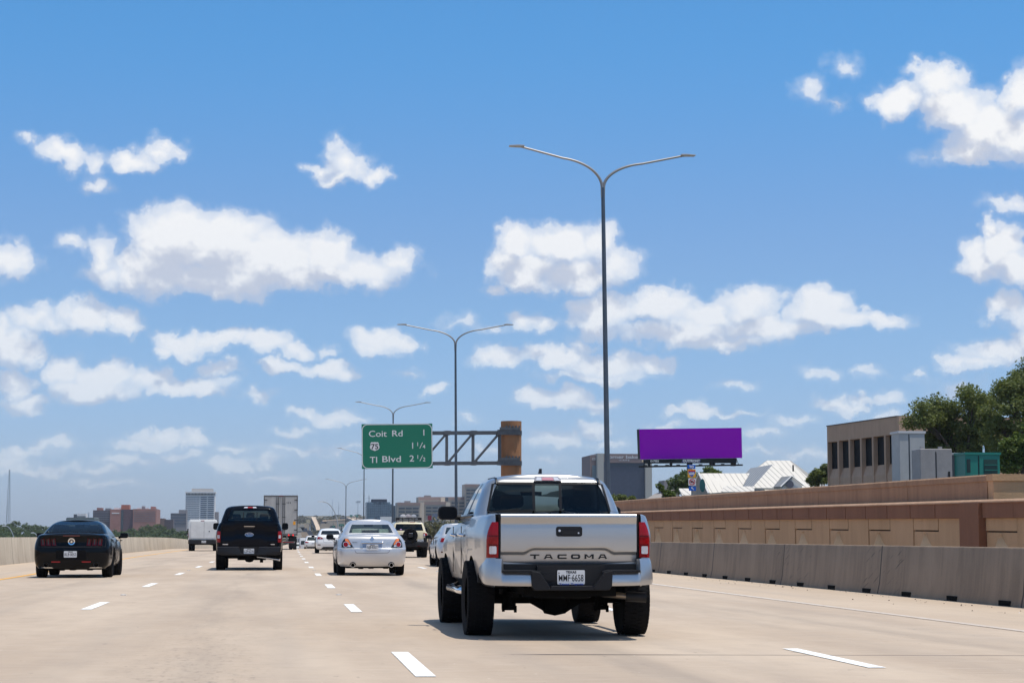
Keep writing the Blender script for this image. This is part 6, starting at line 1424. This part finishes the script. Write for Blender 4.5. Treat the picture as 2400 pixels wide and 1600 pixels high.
    roof_face('roof', [g1, g2, e2, e1], 0, (Vector((0, 0, 0)), Vector((0, (e1-g1).y, (e1-g1).z))))
    gb = MB(); w1, w2 = e1+Vector((-.05, 0, -1.5)), k1+Vector((-.2, 0, -1.5)); gb.add([g1+Vector((-.05, .1, -.1)), e1+Vector((-.05, .1, -.1)), w1, w2, k1+Vector((0, 0, 0))], [(0, 1, 2, 3, 4)]); gb.add([g1+Vector((1.5, .3, -.2)), e1+Vector((1.5, .3, -.2)), w1+Vector((1.5, .3, 0)), w2+Vector((1.5, .3, 0)), k1+Vector((1.5, .3, 0))], [(4, 3, 2, 1, 0)]); gb.build('gable_wall', stone, r)
    v = MB(); ce = P(1646, 1137, Dl-0.9+1.0); v.lathe([(.42, .0), (.42, .05), (.01, .06)], (0, 0, 0), 'y', 20); v.v = [(x*.55+ce.x, -y+ce.y, z*1.25+ce.z) for x, y, z in v.v]; v.build('round_window', pmat('teal_window', (.02, .10, .11), .2), r)
    tr = MB(); tr.tube([g1+Vector((-.1, 0, 0)), k1+Vector((-.1, 0, 0))], .09, 4); tr.tube([g1+Vector((-.1, 0, 0)), e1+Vector((-.1, 0, 0))], .07, 4); tr.build('roof_trim', white_con, r)
    # low front strip roof, small left roof, dormer
    q1, q2, q3, q4 = P(1697, 1139, 147), P(1768, 1139, 147), P(1768, 1152, 144.5), P(1690, 1152, 144.5); roof_face('porch_roof', [q1, q2, q3, q4], 0, (Vector((0, 0, 0)), Vector((0, (q4-q1).y, (q4-q1).z))))
    q1, q2, q3, q4 = P(1591, 1144, 147), P(1622, 1144, 147), P(1622, 1160, 144), P(1599, 1160, 144); roof_face('porch_roof', [q1, q2, q3, q4], 0, (Vector((0, 0, 0)), Vector((0, (q4-q1).y, (q4-q1).z))))
    dp, dr, dl_, db = P(1855, 1116.5, 149), P(1880, 1137, 149), P(1832, 1140, 149), P(1832, 1117, 154)
    dm_ = MB(); dm_.add([dp, dr, dr+Vector((0, 0, -.8)), dl_+Vector((0, 0, -.8)), dl_], [(0, 1, 2, 3, 4)]); dm_.add([p_+Vector((0, .3, 0)) for p_ in (dp, dr, dr+Vector((0, 0, -.8)), dl_+Vector((0, 0, -.8)), dl_)], [(4, 3, 2, 1, 0)]); dm_.build('dormer_wall', white_con, r)
    roof_face('dormer_roof', [dp+Vector((0, -.15, .05)), dl_+Vector((-.1, -.15, 0)), P(1812, 1141, 152), db], 0, (dp, dl_), pmat('roof_shaded_side', (.2, .2, .2)))  # left dormer slope in the same grey, its shade painted in
    tr = MB(); tr.tube([dl_+Vector((-.1, -.12, 0)), dp+Vector((0, -.12, .05)), dr+Vector((.1, -.12, 0))], .07, 4); tr.build('roof_trim', white_con, r)
    v = MB(); ce = P(1851, 1134.5, 148.9); v.lathe([(.30, 0), (.30, .05), (.01, .05)], (ce.x, ce.y-.06, ce.z), 'y', 18); v.build('round_vent', pmat('vent_slate', (.12, .12, .15), .7), r)
    pp = MB(); c = P(1859, 1104, 166); pp.tube([c, c+Vector((0, 0, .55))], .07, 6); pp.build('vent_pipe', rubber, r)
    MB().box(P(1640, 1150, 150).x, P(1905, 1150, 150).x, -4, 14, 0, 2.2).build('wall', stone, r)
    # low building bits at the wall top left of the house
    r2, w, h = frame(1537, 1592, 1152, 200, 1.5, 'flat_roof_building', 'low flat roofed building behind the young tree'); MB().prism([(-w/2, 0), (w/2, 0), (w/2, h+.3), (w*.1, h), (-w/2, h-.9)], 0, 8).build('wall', pmat('pale_stone', (.35, .31, .28), .9), r2); MB().box(w*.18, w/2+1.2, 4, 7, h, h+1.3).build('roof_block', grey_blk, r2)
    # billboard
    D = 300; px = D/F_PX; a = at(1499, 1005, D); b = at(1739, 1002, D-3); root = thing('billboard', 'large purple billboard on a single dark post', 'billboard', (at(1618, 1100, D)[0], D, 1.0)); ox = root.location.x
    def Q(u, v, D_=D): p = at(u, v, D_); return Vector((p[0]-ox, p[1]-D, p[2]-1.0))
    tl, tr_, br_, bl = Q(1499, 1005.4, 304), Q(1738, 1002, 298), Q(1739.5, 1072.5, 298), Q(1501.5, 1076, 304); n = Vector((0, -1, 0))
    m = MB(); m.add([tl, tr_, br_, bl]+[p+Vector((0, .35, 0)) for p in (tl, tr_, br_, bl)], [(0, 1, 2, 3), (7, 6, 5, 4), (0, 4, 5, 1), (1, 5, 6, 2), (2, 6, 7, 3), (3, 7, 4, 0)])
    m.build('poster_panel', pmat('poster_purple', (.42, .0, .58), 1.0, spec=.0), root)
    m = MB(); bk = [Q(1492.5, 1006, 311), Q(1499, 1005, 304.3), Q(1501, 1075, 304.3), Q(1495, 1074, 311)]; m.add(bk+[p+Vector((.3, 1.2, 0)) for p in bk], [(0, 1, 2, 3), (7, 6, 5, 4), (0, 4, 5, 1), (2, 6, 7, 3), (3, 7, 4, 0), (1, 5, 6, 2)]); bkm = pmat('frame_black', (.008, .010, .012), .8, spec=.2); m.build('side_frame', bkm, root)
    m = MB(); q = [Q(1512, 1076.2, 302), Q(1726, 1073, 298.5), Q(1727, 1084, 298.5), Q(1512, 1085, 302)]; m.add(q+[p+Vector((0, 1.5, 0)) for p in q], [(0, 1, 2, 3), (7, 6, 5, 4), (0, 4, 5, 1), (1, 5, 6, 2), (2, 6, 7, 3), (3, 7, 4, 0)]); ap = m.build('apron', bkm, root)
    cw = MB(); cw.tube([Q(1497, 1092.5, 302), Q(1741, 1088.5, 297.5)], .10, 6); cw.tube([Q(1497, 1094, 303), Q(1741, 1089.5, 298.5)], .10, 6)
    for uu in (1520, 1571, 1618, 1664, 1671, 1714, 1720): cw.box(Q(uu, 1084, 301).x-.13, Q(uu, 1084, 301).x+.13, 0, 1.0, Q(uu, 1092, 301).z, Q(uu, 1082, 301).z)
    for k in range(9): p = Q(1510+k*26, 1091.5-k*.4, 300); cw.box(p.x-.25, p.x+.25, p.y-.8, p.y-.3, p.z, p.z+.14)
    cw.tube([Q(1726, 1074, 298), Q(1731, 1088, 298)], .05, 4); cw.build('catwalk', bkm, root)
    po = MB(); c = Q(1619, 1100, 302); po.lathe([(.42, 0), (.42, c.z+1.4)], (c.x, c.y+1.0, 0), 'z', 20); po.build('post', pmat('post_dark', (.02, .025, .03), .7), root)
    lb = MB(); o_ = Q(1620, 1079.5, 299.9); lb.prism([(o_.x-1.55, o_.z-.28), (o_.x+1.35, o_.z-.28), (o_.x+1.55, o_.z+.25), (o_.x-1.35, o_.z+.25)], o_.y-.12, o_.y); l_ = lb.build('name_plate', pmat('name_plate_navy', (.03, .03, .13), .6), ap)
    tx = MB(); text_mb(tx, 'OUTFRONT', o_.x, o_.z, o_.y-.12, .38, 2.7, .02, .02); n_ = Q(1534, 1080, 301); text_mb(tx, 'D-7953', n_.x, n_.z, n_.y-.1, .27, 1.3, .02, .015); tx.build('lettering', sg_white(), l_)
    # freeway shield assembly on the frontage road
    D = 70; px = D/F_PX; x, _, _ = at(1621.5, 1100, D); z0 = 2.0; sg = thing('route_sign_post', 'stacked freeway shield, no trucks and arrow signs on a post', 'road sign', (x, D, z0)); cz = lambda v: at(1621, v, D)[2]-z0; ux = lambda u: (u-1621.5)*px*1.01
    pm = MB(); pm.tube([(0, .03, -.2), (0, .03, cz(1092))], .03, 8); pm.build('post', m_pole2, sg)
    blue = pmat('sign_blue', (.005, .10, .48), .4); yelw = pmat('sign_orange', (.80, .40, .03), .4); wht = sg_white()
    def pn(u0, u1, v0, v1, m_, nm): q = MB(); q.prism(rrect(ux(u0), ux(u1), cz(v1), cz(v0), .02), -.01, .01); return q.build(nm, m_, sg)
    p1 = pn(1611, 1630, 1088.5, 1098, blue, 'banner_panel'); t_ = MB(); text_mb(t_, 'TO', ux(1620.5), cz(1093.3), -.012, .085, .17, .002, .006); t_.build('lettering', wht, p1)
    p2 = pn(1611.5, 1630.5, 1099, 1118, yelw, 'shield_panel'); s_ = MB(); cx_, c_z, a_ = ux(1621), cz(1108.5), .125
    sh = [(0, .95), (.5, .82), (.95, .95), (1.0, .3), (.8, -.35), (.4, -.75), (0, -1.0)]; s_.prism([(cx_+q*a_, c_z+w_*a_) for q, w_ in sh]+[(cx_-q*a_, c_z+w_*a_) for q, w_ in sh[-2:0:-1]], -.014, -.010); s1 = s_.build('shield', blue, p2)
    s_ = MB(); s_.prism([(cx_+q*a_, c_z+w_*a_) for q, w_ in ((-.98, .45), (.98, .45), (.95, .95), (.5, .82), (0, .95), (-.5, .82), (-.95, .95))], -.017, -.014); s_.build('shield_top', pmat('shield_red', (.5, .02, .03), .4), s1); t_ = MB(); text_mb(t_, '635', cx_, c_z-.01, -.016, .085, .19, .002, .006); t_.build('lettering', wht, s1)
    p3 = pn(1613, 1631, 1120, 1137, wht, 'prohibition_panel'); s_ = MB(); cx_, c_z = ux(1622), cz(1128.5); o = ell(cx_, c_z, .115, .115, 28); i_ = ell(cx_, c_z, .088, .088, 28); n = 28
    s_.add([(a[0], -.014, a[1]) for a in o]+[(a[0], -.014, a[1]) for a in i_], [(k, (k+1) % n, (k+1) % n+n, k+n) for k in range(n)]); c45 = .075; s_.prism([(cx_-c45-.012, c_z+c45), (cx_-c45+.012, c_z+c45+.006), (cx_+c45+.012, c_z-c45), (cx_+c45-.012, c_z-c45-.006)], -.018, -.014); s_.build('red_ring', pmat('shield_red', (.5, .02, .03)), p3)
    s_ = MB(); s_.box(cx_-.065, cx_+.02, -.012, -.010, c_z-.025, c_z+.045); s_.box(cx_+.022, cx_+.065, -.012, -.010, c_z-.025, c_z+.02); s_.lathe([(.015, 0), (.015, .002)], (cx_-.04, -.012, c_z-.03), 'y', 10); s_.lathe([(.015, 0), (.015, .002)], (cx_+.045, -.012, c_z-.03), 'y', 10); s_.build('truck_symbol', ink, p3)
    p4 = pn(1614, 1631, 1139, 1149.5, blue, 'arrow_panel'); s_ = MB(); cx_, c_z = ux(1622.5), cz(1144); M = Matrix.Translation((cx_, 0, c_z)) @ Matrix.Rotation(math.radians(-45), 4, 'Y'); s_.prism([(-.012, -.06), (.012, -.06), (.012, .02), (.035, .02), (0, .068), (-.035, .02), (-.012, .02)], -.014, -.010, 'y', 0, M); s_.build('arrow_symbol', wht, p4)
def sg_white(): return pmat('sign_white', (.70, .70, .70), .45)
near_right()
# ------------------------------------------------------------------ far hillside with ramps and low roofs
def hillside():
    rs = random.Random(4)
    # far terrain cover: brown-green slope with roads
    def gz(x, y): return zter(x, y)
    def patch_road(name, pts, mat, lift=.3):
        """pts: (u, v, width px) resolved where the line of sight meets the slope"""
        P = []
        for (u, v, w) in pts:
            x, y, z = hitz(u, v); w_ = w*y/F_PX/2; P += [(x-w_, y, z+lift), (x+w_, y, z+lift)]
        mb = MB(); mb.add(P+[(p[0], p[1], p[2]-.25) for p in P], [(2*k, 2*k+1, 2*k+3, 2*k+2) for k in range(len(pts)-1)]); return mb
    pale = pmat('far_concrete', (.52, .42, .32), .85)
    def ramp(name, pts, kind='structure'):
        """elevated road ribbon with side walls down to the ground; pts (u, v, D, width m)"""
        T = []; 
        for (u, v, D, w) in pts: p = at(u, v, D); T.append((p[0]-w/2, p[0]+w/2, p[1], p[2]))
        mb = MB(); n = len(T)
        for (a, b, y, z) in T: g = gz((a+b)/2, y)-1; mb.v += [(a, y, z), (b, y, z), (a, y, g), (b, y, g), (a, y, z+.8), (b, y, z+.8)]
        for k in range(n-1):
            o = 6*k; e = o+6
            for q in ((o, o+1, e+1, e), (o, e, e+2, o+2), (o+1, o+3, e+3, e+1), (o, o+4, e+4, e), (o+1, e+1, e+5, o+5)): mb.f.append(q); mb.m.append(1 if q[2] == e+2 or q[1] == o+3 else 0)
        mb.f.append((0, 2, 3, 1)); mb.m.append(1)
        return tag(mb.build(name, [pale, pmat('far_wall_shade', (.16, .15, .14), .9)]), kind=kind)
    ramp('far_road', [(749, 1246, 1150, 3.4), (745, 1236, 1250, 3.2), (741, 1226, 1420, 3.4), (736.5, 1217, 1700, 4.0), (735, 1213, 1950, 4.6), (735, 1210.6, 2150, 5.2)])
    ramp('far_road', [(850, 1232, 900, 5), (842, 1224, 1100, 6), (833, 1218, 1300, 7), (822, 1213.5, 1600, 8), (806, 1212, 1900, 7)]); ramp('far_road', [(858, 1226, 1100, 5), (848, 1219, 1300, 6), (836, 1216, 1500, 6), (818, 1217.5, 1500, 4), (760, 1221, 1480, 3)])
    for (u0, u1, v, D) in ((690, 725, 1227, 1150), (752, 770, 1226, 1100), (782, 812, 1225, 1100), (768, 860, 1221.5, 1350)):
        a, b = at(u0, v, D), at(u1, v, D); mb = MB(); mb.box(0, b[0]-a[0], 0, 14, -4, 0); tag(mb.build('far_road', pale, loc=(a[0], D, a[2])), kind='structure')
    # hill band: dry scrub
    C = []; R_ = []
    for k in range(300):
        D = rs.uniform(900, 2350); u = rs.uniform(600, 1150); x = at(u, 1220, D)[0]; C.append((x, D, gz(x, D)+rs.uniform(.2, 1.6))); R_.append(rs.uniform(2.5, 6))
    tag(leaves(C, R_, 24000, .8, 'scrub', leaf_mat('scrub_leaf', (.060, .048, .040), (.125, .10, .080)), squash=.35), kind='stuff')
    C = []; R_ = []
    for k in range(90):
        D = rs.uniform(700, 1300); u = rs.uniform(620, 1100); x = at(u, 1220, D)[0]; C.append((x, D, gz(x, D)+rs.uniform(.5, 2))); R_.append(rs.uniform(1.2, 3))
    tag(leaves(C, R_, 9000, .5, 'shrubbery', leaf_mat('shrub_leaf', (.03, .035, .028), (.075, .075, .055)), squash=.6), kind='stuff')
    # low roofs
    walls = [pmat('shed_cream', (.55, .50, .42), .8), pmat('shed_grey', (.30, .31, .33), .8), pmat('shed_brown', (.22, .15, .13), .8), pmat('shed_white', (.68, .67, .65), .7)]; roofs = [pmat('shed_roof_pale', (.50, .46, .40), .7), pmat('shed_roof_dark', (.11, .12, .15), .7), pmat('shed_roof_tan', (.42, .34, .26), .8)]
    kinds = ['cream', 'grey', 'brown', 'white']; spots = [(700, 1236, 900, 16, 1, 0), (712, 1246, 650, 22, 0, 2), (700, 1247, 620, 12, 3, 0), (725, 1243, 700, 14, 1, 1), (708, 1228, 1150, 10, 0, 0), (722, 1226, 1200, 12, 3, 1), (716, 1237, 850, 10, 2, 1), (756, 1221, 1300, 9, 1, 1), (764, 1237, 800, 8, 2, 0), (775, 1243, 700, 10, 2, 1), (788, 1240, 760, 12, 0, 1), (806, 1242, 700, 9, 1, 2), (780, 1231, 950, 16, 2, 1), (800, 1231, 950, 12, 0, 0), (694, 1215, 1500, 8, 2, 1), (1013, 1216, 520, 15, 1, 1), (1032, 1226, 480, 18, 2, 1), (1062, 1228, 450, 16, 1, 2), (1000, 1234, 430, 14, 2, 2), (1046, 1240, 400, 20, 1, 0)]
    for i, (u, v, D, w, a, b) in enumerate(spots):
        x, _, zt = at(u, v, D); w_ = w*D/F_PX; g = gz(x, D)-.5; z = min(g, zt-2.5); nm = ['long', 'small', 'low', 'squat'][i % 4]
        r = thing('low_building', '', 'building', (x, D, z)); h = zt-z; r['label'] = '%s %s roofed %s building %s' % (nm, ['pale', 'dark', 'tan'][b], kinds[a], ('on the far slope ' + ['left of the rising ramp', 'right of the rising ramp'][u > 745]) if u < 900 else 'right of the cream off-roader')+(', number %s' % ['one', 'two', 'three'][i % 3] if False else '')
        r['group'] = 'low buildings on the far slope'
        MB().box(-w_/2, w_/2, 0, w_*.5, 0, h*.72).build('wall', walls[a], r); MB().prism([(-w_/2-.3, h*.72), (w_/2+.3, h*.72), (w_*.3, h), (-w_*.3, h)], -.4, w_*.5+.4).build('roof', roofs[b], r)
        if D < 1000: win_grid(r, -w_/2, w_/2, h*.3, h*.65, max(2, int(w/4)), 1, .4, .6, -.05, win_dark, .1)
    # white dome
    x, _, z = at(699.5, 1214, 2300); m = MB(); m.lathe([(6.9, 0), (6.6, 2.0), (5.4, 3.5), (3.2, 4.5), (.1, 5.0)], (0, 0, 0), 'z', 28); m.lathe([(6.7, -12), (6.7, 0)], (0, 0, 0), 'z', 28); r = thing('dome_tank', 'white domed storage tank on the horizon right of the trailer', 'storage tank', (x, 2300, z-3)); m.build('dome', white_con, r, smooth=40)
    # far road signs
    gs = pmat('far_sign_green', (.01, .17, .12), .5)
    for (u, v, w, h, D, lb) in ((823, 1208.5, 6, 5, 1100, 'left one of two tiny green signs above the far ramp'), (836, 1208.5, 6.5, 4.5, 1100, 'right one of two tiny green signs above the far ramp'), (800, 1230, 12, 5, 700, 'wide dark green sign before the far slope'), (782, 1233, 5, 4, 600, 'small blue green sign above the white sedan')):
        x, _, z = at(u, v, D); px = D/F_PX; r = thing('road_sign', lb, 'road sign', (x, D, gz(x, D))); zz = z-gz(x, D); MB().box(-w*px/2, w*px/2, 0, .2, zz-h*px/2, zz+h*px/2).build('sign_panel', gs, r); MB().box(-.15, .15, .2, .4, 0, zz).build('post', m_pole, r)
        MB().box(-w*px*.3, w*px*.3, -.05, 0, zz-.15*px, zz+.25*px).build('sign_text_bar', pmat('sign_white', (.7, .7, .7)), r)
    # roadside shop signs right of the off-roader
    for (u, v, w, h, D, m_, lb, posts) in ((1007, 1213, 9, 11, 300, pmat('sign_crimson', (.22, .03, .05), .6), 'dark crimson square sign above the off-roader roof', 1), (1021, 1214, 14, 22, 320, pmat('sign_slate', (.14, .17, .24), .6), 'tall slate blue panel sign right of the off-roader', 1), (1009, 1228, 12, 12, 240, pmat('sign_pale', (.36, .36, .40), .6), 'pale grey square sign board right of the off-roader', 2), (1024, 1228, 11, 12, 240, pmat('sign_pale2', (.38, .38, .42), .6), 'second pale grey sign board beside the first', 2), (1046, 1209, 28, 5, 420, pmat('sign_brownred', (.25, .09, .09), .6), 'long brown red fascia sign under the truck mirror', 2)):
        x, _, z = at(u, v, D); px = D/F_PX; g = min(gz(x, D), 0); r = thing('sign_board', lb, 'sign', (x, D, g)); zz = z-g; MB().box(-w*px/2, w*px/2, 0, .25, zz-h*px/2, zz+h*px/2).build('sign_panel', m_, r)
        for k in range(posts): xo = (k-.5)*w*px*.7 if posts > 1 else 0; MB().box(xo-.08, xo+.08, .25, .4, 0, zz).build('post', m_pole, r)
hillside()
# ------------------------------------------------------------------ vehicles
def place(name, label, cat, x, y, build, scale=1, rz=0, *a, z=None, **k):
    r = thing(name, label, cat, (x, y, zr(x, y) if z is None else z), rz, None, scale); build(r, *a, **k); return r
place('pickup_truck', 'silver double cab pickup truck, nearest vehicle, with lettered tailgate', 'pickup truck', 2.93, 20.45, build_tacoma, .93)
place('pickup_truck', 'black crew cab pickup truck with oval badge in the middle lane', 'pickup truck', -.70, 59.8, build_black_pickup, .985)
place('sports_coupe', 'black sports coupe with triple vertical tail lamps in the left lane', 'car', -4.83, 49.5, build_mustang)
place('sedan', 'silver sedan with red and orange tail lamps just left of the big pickup', 'car', 2.56, 52.2, build_altima)
place('offroader', 'cream boxy off-road vehicle with roof rack and rear spare wheel', 'off-road vehicle', 6.70, 98.5, build_offroader)
# bundles strapped to the roof rack
def bundle(label, x, m, rr, zc=2.03):
    b = MB(); b.lathe([(.03, -.5), (rr*.9, -.48), (rr, -.3), (rr*1.04, 0), (rr, .3), (rr*.9, .48), (.03, .5)], (0, 0, 0), 'y', 18); b.v = [(q[0]*1.15, q[1], q[2]*.85) for q in b.v]; o = b.build('roof_bundle', m, smooth=50); X_ = 6.70+x; o.location = (X_, 98.5+.1, zr(X_, 98.5)+zc); tag(o, label, 'bundle')
    s = MB()
    for y in (-.3, .3): s.lathe([(rr+.012, y-.02), (rr+.012, y+.02)], (0, 0, 0), 'y', 18)
    s.v = [(q[0]*1.15, q[1], q[2]*.85) for q in s.v]
    s.build('strap', rubber, o)
bundle('left white rolled bundle on the off-roader roof rack', -.26, pmat('bundle_white', (.62, .60, .60), .5), .13); bundle('middle pinkish silver bundle on the off-roader roof rack', .0, pmat('bundle_pink', (.5, .45, .46), .4), .13, 2.04); bundle('right silver bundle on the off-roader roof rack', .27, pmat('bundle_silver', (.5, .5, .52), .35), .13)
place('sedan', 'silver grey sedan half hidden by the mirror side of the big pickup', 'car', 6.48, 68.0, lambda r: build_compact(r, silver2, 1), 1.0)
place('sedan', 'white sedan with wide red tail lamps beyond the silver one', 'car', 3.42, 119, build_compact)
place('white_suv', 'white crossover partly hidden behind the white sedan', 'car', 4.32, 216, lambda r: build_suv(r, white_paint))
place('pickup_truck', 'white pickup truck with tall boxy canopy in the left lane', 'pickup truck', -4.78, 137, build_camper_pickup)
place('semi_trailer', 'tall white box semi trailer with double rear doors', 'semi trailer', .55, 150.5, build_trailer)
for (x, y, k, lb) in ((5.0, 300, 'van', 'distant white van just right of the trailer'), (7.6, 260, 'suv', 'distant pale grey crossover beyond the white one'), (4.4, 345, 'suv2', 'distant white car roof right of the trailer'), (9.2, 330, 'van', 'far white van in the right lane traffic')):
    X_ = x
    if k == 'van': place('van', lb, 'van', X_, y, build_van)
    else: place('crossover', lb, 'car', X_, y, (lambda r: build_suv(r, silver2)) if k == 'suv' else (lambda r: build_suv(r, white_box)))
# ------------------------------------------------------------------ haze
def haze():
    mb = MB(); mb.box(-3500, 3500, -200, 5200, -9.0, 130); o = mb.build('haze', ink); m = bpy.data.materials.new('haze_air'); m.use_nodes = True; t = NT(m.node_tree); t.n.remove(t.n['Principled BSDF'])
    v = t.new('ShaderNodeVolumePrincipled'); v.inputs['Color'].default_value = (.78, .88, 1.0, 1); v.inputs['Density'].default_value = .00009; v.inputs['Anisotropy'].default_value = .2; t.l.new(v.outputs[0], t.n['Material Output'].inputs['Volume'])
    o.data.materials.clear(); o.data.materials.append(m); tag(o, kind='stuff')
HAZE = True
if HAZE: haze()
